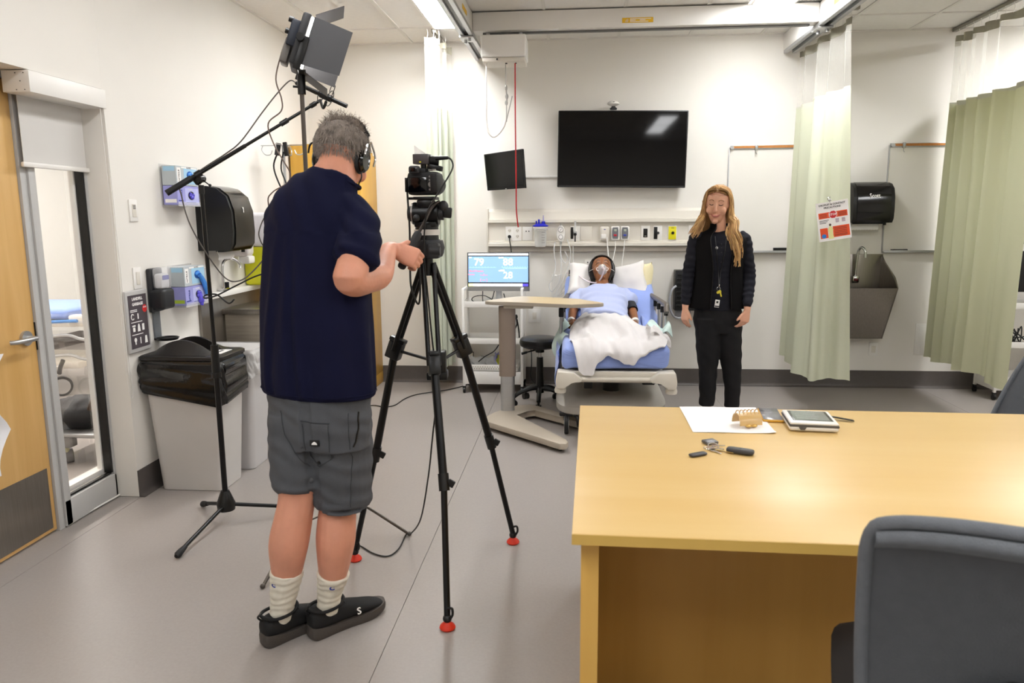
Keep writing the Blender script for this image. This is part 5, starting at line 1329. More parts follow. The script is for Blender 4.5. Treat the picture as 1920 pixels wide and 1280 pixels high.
def screen_pc(dx, on, lab):
    t = thing('computer_monitor', lab, 'monitor', (-.665 + dx, 6.36, .752))
    x = -.665 + dx
    R = Matrix.Rotation(-.03, 3, 'Z') @ Matrix.Rotation(-.05, 3, 'X')
    c = V((x, 6.36, 1.035))
    b = MB(); b.obox(c, (.54, .022, .33), R, bev=.004); part('case', b, ALU if on else BLACK, t)
    b = MB(); b.obox(c + R @ V((0, -.0115, .018)), (.53, .002, .29), R); sb = part('bezel', b, BLACK, t)
    b = MB(); b.obox(c + V((0, .03, -.15)), (.05, .02, .18), None, bev=.003); b.lathe([(.10, 0), (.10, .006), (.03, .012)], (x, 6.38, .752), n=24); part('stand', b, ALU if on else BLACK, t)
    if on:
        BLU = M('screen_blue', '8FB6E2', .3, var=.04, vscale=3, emit=.62)
        SW = M('screen_white', 'FBFBFF', .3, var=0, emit=.9)
        SR = M('screen_pink', 'F08C9C', .3, var=0, emit=.75); SG = M('screen_mint', 'C4F5D8', .3, var=0, emit=.8); SP = M('screen_violet', '5A50C8', .3, var=0, emit=.7); SY = M('screen_lemon', 'EEF2B0', .3, var=0, emit=.9)
        P = lambda u, v, d=.0128: c + R @ V((u, -d, v + .018))
        def pan(u0, u1, v0, v1, d=.0128):
            b = MB(); b.ring_loft([[P(u0, v0, d), P(u1, v0, d), P(u1, v1, d), P(u0, v1, d)], [P(u0, v0, d + .0004), P(u1, v0, d + .0004), P(u1, v1, d + .0004), P(u0, v1, d + .0004)]]); return b
        part('blue_display', pan(-.258, .258, -.108, .112), BLU, sb)
        part('title_bar', pan(-.258, .258, .120, .138), SW, sb)
        part('task_bar', pan(-.258, .21, -.142, -.118), SW, sb)
        part('task_corner', pan(.212, .258, -.142, -.118), SP, sb)
        part('task_yellow', pan(-.258, -.215, -.142, -.118, .0134), SY, sb)
        ux = R @ V((1, 0, 0)); uz = R @ V((0, 0, 1))
        text('79', .088, SW, sb, P(-.165, .062, .0140), ux, uz, 'reading', bold=.0011)
        text('88', .088, SW, sb, P(.085, .062, .0140), ux, uz, 'reading', bold=.0011)
        text('28', .082, SW, sb, P(.085, -.050, .0140), ux, uz, 'reading', bold=.0011)
        text('SpO2', .018, SW, sb, P(.025, .102, .0140), ux, uz, 'caption', bold=.0008); text('HR', .016, SW, sb, P(-.24, .102, .014), ux, uz, 'caption', bold=.0006); text('etCO2', .018, SW, sb, P(.03, -.008, .014), ux, uz, 'caption', bold=.0008)
        text('Blood Pressure', .020, SR, sb, P(-.19, -.012, .014), ux, uz, 'caption', bold=.0009); text('Non-inv', .017, SR, sb, P(-.232, -.042, .014), ux, uz, 'caption', bold=.0007)
        text('---/---', .030, SR, sb, P(-.125, -.045, .014), ux, uz, 'reading', bold=.001); text('( --- )', .030, SR, sb, P(-.125, -.088, .014), ux, uz, 'reading', bold=.001)
        b = MB()
        pts = [P(-.255 + i * .0026, .018 + (.008 if i % 10 == 5 else (-.003 if i % 10 == 6 else .0006 * math.sin(i))), .0138) for i in range(92)]
        b.tube(pts, .0007, 4, k=1); part('heart_trace', b, SG, sb)
        b = MB(); pts = [P(.03 + i * .0018, .018 + .0075 * math.sin(i * .52), .0138) for i in range(126)]; b.tube(pts, .0007, 4, k=1); part('pulse_trace', b, SG, sb)
        b = MB(); b.tube([P(-.015 + .07 + i * .01, .011, .0139) for i in range(20)], .0006, 4, k=1); part('baseline_trace', b, SW, sb)
    return t
screen_pc(0, True, 'lit patient monitor showing 79, 88 and 28 on a blue screen')
screen_pc(4.35, False, 'black switched off monitor on the right cart behind the curtain')
canister(3.93, 'suction canister with blue lid at the far right edge, behind the right curtain')
# cart contents
t = thing('cable_coil', 'loose black cables lying on the top tray of the left cart', 'cable', (-.83, 6.33, .755))
for k_, pts in enumerate(([(-.93, 6.3, .757), (-.86, 6.27, .757), (-.8, 6.3, .765), (-.87, 6.36, .757), (-.92, 6.33, .762), (-.84, 6.29, .775)], [(-.72, 6.33, .80), (-.78, 6.3, .835), (-.86, 6.29, .83), (-.89, 6.30, .80), (-.85, 6.32, .77), (-.78, 6.33, .757)], [(-.80, 6.34, .87), (-.80, 6.33, .80), (-.79, 6.33, .757)], [(-.70, 6.35, .87), (-.72, 6.34, .80), (-.75, 6.33, .757)], [(-.62, 6.35, .85), (-.60, 6.34, .79), (-.57, 6.33, .757)])):
    m = MB(); m.tube(pts, .0042, 6); part('cable', m, CABLE, t)
t = thing('wire_basket', 'white perforated tray on the bottom shelf of the left cart', 'basket', (-.74, 6.36, .09))
m = MB(); m.box(-.93, -.50, 6.25, 6.49, .19, .196); m.box(-.93, -.50, 6.246, 6.25, .19, .245, bev=.001); m.box(-.93, -.50, 6.49, 6.494, .19, .245); m.box(-.934, -.93, 6.25, 6.49, .19, .245); m.box(-.50, -.496, 6.25, 6.49, .19, .245); m.box(-.92, -.51, 6.26, 6.48, .0865, .19)
part('tray', m, WHITE, t)
m = MB()
for k_ in range(20): m.box(-.915 + k_ * .021, -.907 + k_ * .021, 6.2448, 6.2458, .205, .215); m.box(-.905 + k_ * .021, -.897 + k_ * .021, 6.2448, 6.2458, .222, .230)
part('perforation', m, M('perf_grey', 'A9A592', .6), t, kind='stuff')
def packet(lab, pts, mat):
    t = thing('supply_packet', lab, 'packet', pts[0])
    b = MB(); 
    c = V(pts[0]); 
    random.seed(int(c.x * 1000))
    b.grid(lambda u, v: c + V((pts[1] * (u - .5) + .01 * math.sin(v * 9), pts[3] * (v - .2) * .5 + .012 * math.sin(u * 8 + v * 3), pts[2] * v + .008 * math.sin(u * 11))), 10, 10, th=.006)
    part('wrapper', b, mat, t)
packet('crumpled clear packet at the left of the cart basket', ((-.86, 6.35, .2), .14, .09, .05), CLEARB)
packet('clear packet in the middle of the cart basket', ((-.76, 6.37, .2), .13, .085, .06), CLEARB)
packet('violet striped packet standing in the cart basket', ((-.69, 6.38, .2), .05, .12, .06), M('lavender', '9C9AC8', .4, alpha=.9))
packet('yellow green packet in the cart basket beside the table column', ((-.64, 6.36, .2), .10, .10, .06), M('acid_green', 'B5B53A', .4, alpha=.9))
m = MB(); m.tube([(-.84, 6.30, .26), (-.78, 6.28, .31), (-.70, 6.26, .36), (-.655, 6.25, .42)], .005, 6); solo('black_lead', m, CABLE, 'short black lead rising from the cart basket to the shelf', 'cable')
m = MB(); m.tube([(-.51, 6.26, .66), (-.50, 6.26, .60), (-.52, 6.26, .55), (-.54, 6.26, .50)], .006, 6); m.tube([(-.50, 6.26, .64), (-.485, 6.26, .55), (-.48, 6.26, .48)], .006, 6); m.ell((-.505, 6.26, .66), (.012, .01, .02)); solo('probe_lead', m, CABLE, 'black probe lead hanging at the right side of the left cart', 'cable')
# right cart contents
t = thing('cable_tangle', 'tangle of black cables on the middle shelf of the right cart', 'cable', (3.55, 6.3, .44))
random.seed(4)
for k_ in range(5):
    m = MB(); p0 = V((3.46 + k_ * .03, 6.27, .46)); m.tube([p0 + V((random.uniform(-.06, .06), random.uniform(-.02, .05), random.uniform(0, .14))) for _ in range(6)], .005, 6); part('cable', m, CABLE, t)
m = MB(); m.box(3.46, 3.62, 6.26, 6.36, .437, .468, bev=.006); part('power_brick', m, BLACK, t)
# ================================================================ overbed table
t = thing('overbed_table', 'overbed table with pale wood top, taupe column and C shaped base', 'table', (-.50, 5.42, 0))
TOPB = wood('table_top_birch', 'D0BB93', 'C8B084', .3, 'X', sc_=.5)
TG = M('table_edge', 'A3998B', .45, var=.02)
P4 = [(-.665, 5.40), (-.60, 5.34), (-.40, 5.30), (-.08, 5.19), (.0, 5.185), (.12, 5.22), (.19, 5.27), (.175, 5.33), (.05, 5.50), (-.0, 5.56), (-.30, 5.70), (-.42, 5.72), (-.50, 5.66), (-.62, 5.48)]
Pp = [(p.x, p.y) for p in spline([(a, b_, 0) for a, b_ in P4], 4, closed=True)]
m = MB(); m.prism(Pp, (0, 0, .868), (1, 0, 0), (0, 1, 0), .024, bev=.004); part('edge_band', m, TG, t)
cx_, cy_ = -.25, 5.42
m = MB(); m.prism([(cx_ + (a - cx_) * .982, cy_ + (b_ - cy_) * .965) for a, b_ in Pp], (0, 0, .8895), (1, 0, 0), (0, 1, 0), .0035); part('tabletop', m, TOPB, t)
m = MB(); m.obox((-.42, 5.42, .852), (.22, .10, .03), None, bev=.01); part('bracket', m, BEIGE, t)
m = MB(); m.loft([((-.505, 5.42, .33), .062, .045), ((-.505, 5.42, .85), .062, .045)], n=32, p=3); part('outer_column', m, TAUPE, t)
m = MB(); m.loft([((-.505, 5.42, .06), .052, .037), ((-.505, 5.42, .335), .052, .037)], n=32, p=3); part('inner_column', m, ALU, t)
TB = M('table_base_beige', 'B4A999', .45, var=.02)
m = MB()
m.prism([(-.665, 5.18), (-.635, 5.10), (-.10, 4.60), (-.055, 4.60), (-.04, 4.65), (-.06, 4.69), (-.44, 5.28), (-.36, 5.40), (-.30, 5.43), (.10, 5.03), (.14, 5.01), (.17, 5.05), (.15, 5.09), (-.28, 5.56), (-.36, 5.60), (-.46, 5.56), (-.60, 5.36)], (0, 0, .022), (1, 0, 0), (0, 1, 0), .045, bev=.012); part('base', m, TB, t)
for x, y in ((-.60, 5.2), (-.09, 4.66), (.11, 5.06), (-.34, 5.53)):
    m = MB(); m.cyl((x - .008, y, .0135), (x + .008, y, .0135), .013, n=14); part('castor', m, BLACK, t)

# ================================================================ stool
t = thing('stool', 'round black padded stool on a five star base with castors', 'stool', (-.285, 5.86, 0))
sx, sy = -.285, 5.86
m = MB(); m.lathe([(.001, .47), (.13, .47), (.158, .485), (.165, .51), (.158, .535), (.14, .548), (.09, .556), (.001, .558)], (sx, sy, 0), n=36); part('seat', m, M('black_vinyl', '19191A', .3, var=.1, bump=.08, bscale=80), t)
m = MB(); m.cyl((sx, sy, .43), (sx, sy, .47), .035, n=18); m.tube([(sx, sy, .455), (sx - .06, sy - .06, .45), (sx - .13, sy - .09, .435)], .006, 8); m.cyl((sx - .10, sy - .08, .442), (sx - .14, sy - .095, .432), .010); part('mechanism', m, BLACK, t)
m = MB(); m.cyl((sx, sy, .38), (sx, sy, .44), .013, n=14); part('piston', m, CHROME, t)
m = MB(); m.cyl((sx, sy, .10), (sx, sy, .39), .033, .026, n=20); part('column', m, BLACK, t)
for k_ in range(5):
    a = math.radians(-72 + 72 * k_ - 18)
    d = V((math.cos(a), math.sin(a), 0)); c = V((sx, sy, 0))
    m = MB(); m.tube([c + V((0, 0, .14)), c + d * .08 + V((0, 0, .135)), c + d * .17 + V((0, 0, .105)), c + d * .215 + V((0, 0, .075))], lambda s: .021 - .005 * s, 8); lg = part('leg', m, BLACK, t)
    e = c + d * .215; q = V((-d.y, d.x, 0))
    m = MB()
    for s in (-1, 1): m.cyl(e + q * (s * .010) + V((0, 0, .026)), e + q * (s * .022) + V((0, 0, .026)), .0255, n=16)
    m.cyl(e + V((0, 0, .03)), e + V((0, 0, .075)), .009); part('castor', m, BLACK, lg)
m = MB(); m.tube([(-.40, 6.25, .44), (-.37, 6.1, .40), (-.36, 6.0, .30), (-.37, 6.05, .18), (-.30, 6.2, .05), (-.22, 6.3, .006), (-.05, 6.3, .006), (.05, 6.25, .006)], .0042, 6); solo('floor_cable', m, CABLE, 'black cable drooping behind the stool and running under the bed', 'cable')

# ================================================================ hospital bed
BED = M('bed_cream', 'D9D2C4', .4, var=.02)
BEDG = M('bed_base_grey', 'A9A49C', .4, var=.03)
BLUE = M('blue_sheet', '8CA0DC', .85, var=.05, vscale=7, bump=.2, bscale=12, sheen=.3)
RAILG = M('rail_taupe', '6E665F', .4, metal=.3)
t = thing('hospital_bed', 'hospital bed with blue mattress cover, cream frame and raised back', 'bed', (.265, 5.6, 0))
bx0, bx1 = -.12, .652
m = MB(); m.box(bx0 + .06, bx1 - .06, 4.90, 6.45, .40, .47, bev=.01); part('deck_frame', m, BED, t)
m = MB(); m.box(bx0 + .05, bx1 - .05, 4.865, 4.905, .425, .485, bev=.012, seg=3); part('foot_panel', m, BED, t)
m = MB(); m.tube([(bx0 + .09, 4.85, .435), (bx1 - .09, 4.85, .435)], .017, 12, k=1); part('foot_bar', m, BED, t)
for s, x in ((1, bx0), (-1, bx1)):
    m = MB(); m.prism([(0, .49), (.11 * s, .485), (.17 * s, .44), (.15 * s, .415), (.09 * s, .425), (.055 * s, .375), (-.005 * s, .375), (-.012 * s, .42)], (x, 4.93 if s > 0 else 4.93, 0), (1, 0, 0), (0, 0, 1), .12 if s > 0 else .12, bev=.010)
    cn = part('corner_bracket', m, BED, t)
    m = MB(); m.lathe([(.012, 0), (.036, .004), (.04, .02), (.034, .04), (.02, .044)], (x + s * .02, 4.87, .335), n=20); part('bumper', m, BED, cn)
# mattress: flat foot part then raised back
def mat_xs(u):   # rounded box section helper
    return u
def matt(y, z0, z1, x0, x1, n_=None):
    pass
prof = [(4.885, .49, .62), (4.90, .487, .645), (5.1, .485, .655), (5.4, .485, .655), (5.62, .49, .67), (5.75, .54, .72), (5.95, .64, .84), (6.15, .75, .94), (6.30, .84, 1.01), (6.36, .88, 1.02)]
m = MB(); rows = []
for i, (y, z0, z1) in enumerate(prof):
    e = .0 if 0 < i < len(prof) - 1 else .02
    xa, xb = bx0 + .025 + e, bx1 - .03 - e
    r = .035
    ring = []
    for qx, qz, a0 in ((1, 1, 0), (-1, 1, 90), (-1, -1, 180), (1, -1, 270)):
        for k_ in range(5):
            a = math.radians(a0 + 22.5 * k_); X = (xb - r if qx > 0 else xa + r) + r * math.cos(a); Z = (z1 - r - e if qz > 0 else z0 + r + e) + r * math.sin(a)
            ring.append(V((X + .004 * noise.noise(V((y * 9, k_ * 2.3, qx))), y - (.25 * (Z - z0) if i > 5 else 0), Z + .006 * noise.noise(V((y * 7, X * 9, 0))))))
    rows.append(ring)
me = to_mesh(m.ring_loft(rows), 'mattress'); me = evald(me, [('SUBSURF', {'levels': 2, 'render_levels': 2})])
for v in me.vertices:
    v.co += v.normal * (.006 * noise.noise(v.co * 14) + .004 * math.sin(v.co.x * 60 + v.co.z * 25) * (1 if v.co.y < 4.95 else .3))
part('mattress', me, BLUE, t, label='periwinkle blue mattress', ang=80)
# side of sheet hanging at left foot
m = MB(); m.grid(lambda u, v: (bx0 - .008 + .014 * math.sin(v * 7 + u * 5), 4.95 + u * .55, .60 - v * .28 * (1 - .3 * u)), 10, 8, th=.003); part('hanging_sheet', m, BLUE, t)
m = MB(); m.grid(lambda u, v: (.50 + u * .14, 6.12 - .5 * v + .02 * math.sin(u * 9), .88 - v * .20 + .02 * math.sin(v * 9 + u * 4) - .10 * u), 10, 10, th=.004); part('bunched_sheet', m, BLUE, t)
m = MB(); m.box(bx0 + .10, bx1 - .10, 5.45, 6.35, .38, .40); m.obox((.265, 6.10, .80), (.66, .82, .02), (.62, 0, 0), bev=.004); part('back_deck', m, BLACK, t)
# base
m = MB()
rows = []
for z, g in ((.15, .0), (.16, .012), (.205, .012), (.235, -.02), (.25, -.08)):
    rows.append([V((.25 + math.copysign(abs(math.cos(a)) ** .35, math.cos(a)) * (.378 + g), 5.62 + math.copysign(abs(math.sin(a)) ** .35, math.sin(a)) * (.64 + g), z)) for a in [i * 2 * PI / 40 for i in range(40)]])
m.ring_loft(rows); part('base_cover', m, BEDG, t)
m = MB(); m.cyl((.26, 5.35, .25), (.26, 5.35, .385), .062, n=24); m.cyl((.26, 6.0, .25), (.26, 6.0, .385), .062, n=24); part('lift_column', m, BLACK, t)
m = MB(); m.box(.47, .56, 5.2, 5.3, .32, .37, bev=.008); m.box(.06, .12, 5.15, 5.25, .30, .38, bev=.006); part('actuator', m, BLACK, t, kind='stuff')
for x, y in ((-.06, 5.07), (.56, 5.07), (-.06, 6.15), (.56, 6.15)):
    m = MB(); m.box(x - .05, x + .05, y - .05, y + .05, .13, .158, bev=.010); m.box(x - .022, x + .022, y - .02, y + .04, .09, .135, bev=.008); cs = part('castor', m, BLACK, t)
    m = MB(); m.cyl((x - .014, y - .01, .0755), (x + .014, y - .01, .0755), .0750, n=32); part('tyre', m, RUBBER, cs)
    m = MB(); m.cyl((x - .0165, y - .01, .0755), (x + .0165, y - .01, .0755), .052, n=28); part('wheel', m, WHITE, cs)
    m = MB(); m.tube([(x + .05, y - .05, .15), (x + .075, y - .08, .13), (x + .085, y - .09, .07)], .013, 8); part('brake_pedal', m, BLACK, cs)
# side rails
def siderail(s, x0, x1, lab):
    A_, B_ = V((x0, 6.10, .875)), V((x1, 5.47, .835))
    r = MB(); r.tube([A_ + V((0, .06, .02)), A_, B_ + V((0, .08, .02)), B_, B_ + V((0, -.03, -.03))], .019, 10, k=3); rl = part('side_rail', r, RAILG, t)
    for k_ in range(6):
        f_ = k_ / 5; p = A_.lerp(B_, f_)
        b = MB(); b.cyl((p.x, p.y, .52), (p.x, p.y, p.z - .03), .0085, n=10); part('rail_bar', b, ALU, rl)
        b = MB(); b.cyl((p.x, p.y, p.z - .055), (p.x, p.y, p.z - .01), .015, n=12); part('bar_socket', b, BLACK, rl)
    b = MB(); b.box(min(x0, x1) - .012, max(x0, x1) + .012, 5.42, 6.15, .50, .53, bev=.006); part('rail_beam', b, BED, rl)
siderail(1, .59, .655, 'r')
siderail(-1, -.06, -.105, 'l')
m = MB(); m.cyl((-.108, 5.40, .38), (-.108, 5.40, .80), .0095, n=12); part('foot_post', m, ALU, t)
m = MB(); m.box(-.125, -.088, 5.385, 5.415, .775, .84, bev=.006); part('post_clamp', m, BLACK, t)
m = MB(); m.box(-.06, .60, 6.42, 6.46, .42, .95, bev=.02); part('headboard', m, BED, t)

# pillows
PILW = M('pillow_white', 'E2DEDC', .8, var=.015, bump=.15, bscale=14)
PILY = M('pillow_cream', 'E9DDB4', .8, var=.03, bump=.25, bscale=16)
def pillow(c, size, R, mat, name='pillow'):
    b = MB(); n = 18
    W_, H_, T_ = size
    def f(s):
        def g(u, v):
            x, y = 2 * u - 1, 2 * v - 1
            e = max(0, (1 - x ** 4)) ** .5 * max(0, (1 - y ** 4)) ** .5
            k_ = 1 - .10 * (1 - abs(y)) * abs(x) ** 2
            z = s * (T_ / 2) * e ** .8 + .012 * noise.noise(V((x * 2.3 + s, y * 2.3, c[0] * 5)))* (e > .1)
            return V(c) + R @ V((x * W_ / 2 * (1 - .06 * (1 - y * y)), y * H_ / 2 * (1 - .06 * (1 - x * x)), z))
        return g
    b.grid(f(1), n, n); b.grid(f(-1), n, n)
    bmesh.ops.remove_doubles(b.b, verts=b.b.verts[:], dist=.0015)
    return b
t = thing('pillow', 'white pillow under the manikin head, left side', 'pillow', (.10, 6.2, .95))
part('pillow_case', pillow((.14, 6.14, .965), (.42, .36, .11), Euler((.72, .20, .12)).to_matrix(), PILW), PILW, t, ang=80)
t = thing('pillow', 'white pillow with a cream back standing against the right bed rail', 'pillow', (.47, 6.15, .75))
part('pillow_case', pillow((.42, 6.12, .92), (.33, .42, .10), Euler((1.15, -.22, -.10)).to_matrix(), PILW), PILW, t, ang=80)
part('pillow_back', pillow((.545, 6.16, .92), (.13, .42, .10), Euler((1.3, -.12, -.9)).to_matrix(), PILY), PILY, t, label='cream coloured back', ang=80)

# ================================================================ white sheet over the manikin
SR_ = [
 [(0.017, 5.620, 0.706), (0.049, 5.620, 0.755), (0.093, 5.620, 0.800), (0.161, 5.620, 0.821), (0.240, 5.620, 0.829), (0.301, 5.620, 0.813), (0.353, 5.620, 0.781), (0.393, 5.620, 0.745), (0.430, 5.620, 0.704), (0.451, 5.620, 0.676)],
 [(-0.038, 5.420, 0.679), (0.001, 5.420, 0.735), (0.059, 5.420, 0.765), (0.137, 5.420, 0.775), (0.233, 5.420, 0.775), (0.311, 5.420, 0.77), (0.372, 5.420, 0.75), (0.434, 5.420, 0.715), (0.496, 5.420, 0.690), (0.550, 5.420, 0.688)],
 [(-0.040, 5.250, 0.663), (-0.006, 5.250, 0.715), (0.069, 5.250, 0.753), (0.106, 5.250, 0.765), (0.226, 5.250, 0.752), (0.320, 5.250, 0.748), (0.376, 5.250, 0.751), (0.459, 5.250, 0.702), (0.533, 5.250, 0.706), (0.592, 5.250, 0.703)],
 [(-0.044, 5.100, 0.66), (0.005, 5.100, 0.675), (0.072, 5.100, 0.71), (0.119, 5.100, 0.686), (0.229, 5.100, 0.679), (0.295, 5.100, 0.675), (0.374, 5.100, 0.703), (0.447, 5.100, 0.673), (0.526, 5.100, 0.684), (0.604, 5.100, 0.687)],
 [(-0.028, 4.950, 0.662), (0.035, 4.950, 0.665), (0.095, 4.950, 0.668), (0.135, 4.950, 0.664), (0.220, 4.950, 0.664), (0.253, 4.950, 0.664), (0.359, 4.950, 0.67), (0.441, 4.950, 0.666), (0.521, 4.950, 0.67), (0.608, 4.950, 0.672)],
 [(-0.004, 4.868, 0.58), (0.052, 4.864, 0.58), (0.102, 4.862, 0.58), (0.140, 4.868, 0.610), (0.218, 4.872, 0.616), (0.257, 4.866, 0.60), (0.348, 4.864, 0.597), (0.425, 4.87, 0.602), (0.473, 4.875, 0.617), (0.590, 4.885, 0.640)],
 [(0.021, 4.835, 0.469), (0.067, 4.828, 0.444), (0.113, 4.832, 0.452), (0.144, 4.850, 0.528), (0.213, 4.868, 0.586), (0.284, 4.855, 0.532), (0.368, 4.850, 0.519), (0.412, 4.860, 0.562), (0.463, 4.868, 0.595), (0.570, 4.878, 0.622)],
]
cols = [spline(r, 5) for r in SR_]
grid_ = []
for j in range(len(cols[0])):
    grid_.append(spline([c[j] for c in cols], 6))
nu_, nv_ = len(grid_) - 1, len(grid_[0]) - 1
def shf(u, v):
    p = grid_[int(round(u * nu_))][int(round(v * nv_))].copy()
    q = min(1, max(0, (5.55 - p.y) / .3))
    # soft radiating folds
    rd = math.atan2(p.x - .27, 5.75 - p.y)
    p.z += .012 + q * (.014 * math.sin(rd * 21 + 2.5 * noise.noise(V((p.x * 5, p.y * 4, 4)))) + .012 * noise.noise(V((p.x * 14, p.y * 9, 1))) + .005 * math.sin(p.x * 90 + p.y * 30))
    if p.z < .655: p.y -= .006 * (1 + math.sin(p.x * 70))
    return p
m = MB(); m.grid(shf, nu_, nv_, th=-.004)
SHEET = M('white_sheet', 'D8D4D3', .85, var=.012, bump=.3, bscale=18, sheen=.2)
t = thing('bed_sheet', 'crumpled white sheet over the manikin legs, spilling over the bed foot', 'sheet', (.27, 5.2, .47))
part('sheet', m, SHEET, t, ang=80)
m = MB(); m.grid(lambda u, v: (.50 + u * .14 + .01 * math.sin(v * 8), 5.02 + v * .45, .70 + .03 * math.sin(u * 5 + v * 6) + .02 * (1 - u) - .05 * u), 12, 14, th=.004); part('loose_fold', m, SHEET, t, ang=80)
# pale aqua pads by both hands
AQUA = M('aqua_pad', 'CFE3DE', .8, var=.12, vscale=9, bump=.2, bscale=14)
t = thing('bed_pad', 'white and aqua disposable pad hanging at the left bed rail', 'pad', (-.10, 5.5, .5))
m = MB(); m.grid(lambda u, v: (-.125 + .085 * u + .02 * math.sin(v * 6) - .035 * math.sin(v * 3), 5.62 - .30 * v + .03 * math.sin(u * 6), .72 - .20 * v * (1.2 - u) + .02 * math.sin(u * 5)), 12, 14, th=.005); part('pad_sheet', m, AQUA, t, ang=80)
t = thing('bed_pad', 'white and aqua disposable pad tucked at the right bed rail', 'pad', (.63, 5.4, .6))
m = MB(); m.grid(lambda u, v: (.52 + .16 * u, 5.46 - .20 * v + .03 * math.sin(u * 8), .715 + .03 * math.sin(u * 7 + v * 3) - .05 * v), 14, 10, th=.005); part('pad_sheet', m, AQUA, t, ang=80)

# ================================================================ desk
t = thing('desk', 'large maple laminate desk in the right foreground', 'desk', (-.006, 1.69, 0), rot=-.0205)
DW, DD = 2.25, 1.235
m = MB(); m.box(0, DW, 0, DD, .722, .75, bev=.0025, seg=2); dt_ = part('desktop', m, MAPLE, t)
m = MB(); m.box(0, DW, -.0022, -.0002, .7225, .7485); part('edge_band', m, wood('maple_edge', 'D3AE5C', 'CBA553', .4, 'X', sc_=.5), dt_)  # deeper tone than the top, whose base colour includes the ceiling's gloss
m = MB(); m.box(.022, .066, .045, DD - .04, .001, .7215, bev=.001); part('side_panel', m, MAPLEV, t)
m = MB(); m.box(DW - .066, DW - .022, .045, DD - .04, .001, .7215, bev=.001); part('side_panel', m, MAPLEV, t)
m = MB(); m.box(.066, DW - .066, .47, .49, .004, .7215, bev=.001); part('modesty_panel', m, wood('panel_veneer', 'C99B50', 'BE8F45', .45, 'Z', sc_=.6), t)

ZT = .7506
m = MB(); m.grid(lambda u, v: (.412 + (.285 + .01 * v) * u, 2.565 + .355 * v, ZT + .0004 + .0015 * math.sin(u * 5 + v * 3) ** 2 + (.004 * max(0, u - .9) * 10 * (v < .1))), 12, 10, th=-.0006)
solo('paper', m, PAPER, 'blank white sheet of paper at the far edge of the desk', 'paper', ang=80)
t = thing('phone', 'smartphone in a mustard case lying beside the paper', 'phone', (.735, 2.81, ZT), rot=-.12)
m = MB(); m.box(-.037, .037, -.10, .075, .0, .0095, bev=.004, seg=3); part('case', m, M('mustard_case', 'D9A33A', .45), t)
m = MB(); m.box(-.0345, .0345, -.096, .072, .0095, .0105, bev=.0004); part('screen', m, M('phone_glass', '77777C', .15, var=.05), t)
# claw hair clip
t = thing('hair_clip', 'amber transparent claw hair clip with many teeth on the paper', 'hair clip', (.615, 2.655, ZT + .003), rot=.25)
AMB = M('amber_plastic', 'E2BD7E', .15, var=.05, alpha=.75, coat=.4)
for s in (-1, 1):
    m = MB(); m.grid(lambda u, v, s=s: (-.042 + .084 * u, s * (.006 + .026 * math.sin(v * 1.6)), .046 - .040 * (1 - math.cos(v * 1.5)) - .0), 12, 6, th=.003); cl = part('jaw', None or m, AMB, t)
    for k_ in range(6):
        x = -.036 + k_ * .0145
        m = MB(); m.tube([V((x, s * .030, .010)) , V((x, s * .030, .022)), V((x, s * .012, .052)), V((x + .002, s * .002, .058))], lambda q: .0028 - .0012 * q, 6, 3); part('tooth', m, AMB, cl)
m = MB(); m.cyl((-.012, 0, .044), (.012, 0, .044), .005); m.ell((-.01, -.03, .008), (.012, .014, .006)); m.ell((.012, -.03, .008), (.012, .014, .006)); part('hinge', m, M('amber_gold', 'D8B060', .2, metal=.3), t, kind='stuff')
OFF[t.name] = V((0, 0, 0))
# medical tablet
t = thing('handheld_tablet', 'chunky white handheld tablet device with grey screen on the desk', 'tablet', (.84, 2.68, ZT), rot=-.10)
m = MB(); m.box(-.082, .082, -.092, .085, .002, .022, bev=.009, seg=3); part('lower_shell', m, WHITE, t)
m = MB(); m.box(-.083, .083, -.093, .086, .0175, .0255, bev=.003); m.prism([(-.052, .0175), (-.026, .0175), (-.032, .008), (-.046, .008)], (0, -.0918, 0), (1, 0, 0), (0, 0, 1), .003); part('grey_band', m, M('band_grey', '55524F', .5), t)
m = MB(); m.box(-.081, .081, -.091, .084, .0245, .034, bev=.006, seg=3); part('upper_shell', m, WHITE, t)
m = MB(); m.box(-.066, .069, -.062, .07, .0338, .0350, bev=.0004); part('screen_frame', m, M('olive_black', '45483F', .3), t)
m = MB(); m.box(-.058, .058, -.058, .064, .0350, .0358); sc2 = part('screen', m, M('lcd_grey', '838A83', .2, var=.12, vscale=14), t)
m = MB()
for k_ in range(6): m.box(-.05, .02 + .006 * (k_ % 3), -.04 + k_ * .017, -.037 + k_ * .017, .0358, .0361)
part('print', m, M('lcd_pale', 'A3AAA2', .3), sc2, kind='stuff')
m = MB(); m.grid(lambda u, v: (-.02 + .19 * u, .075 + .028 * math.sin(u * 2.3) - .03 * u + .018 * v, .006 + .018 * math.sin(u * 2.6) * (1 - u)), 14, 2, th=.0025); part('hand_strap', m, BLACK, t)
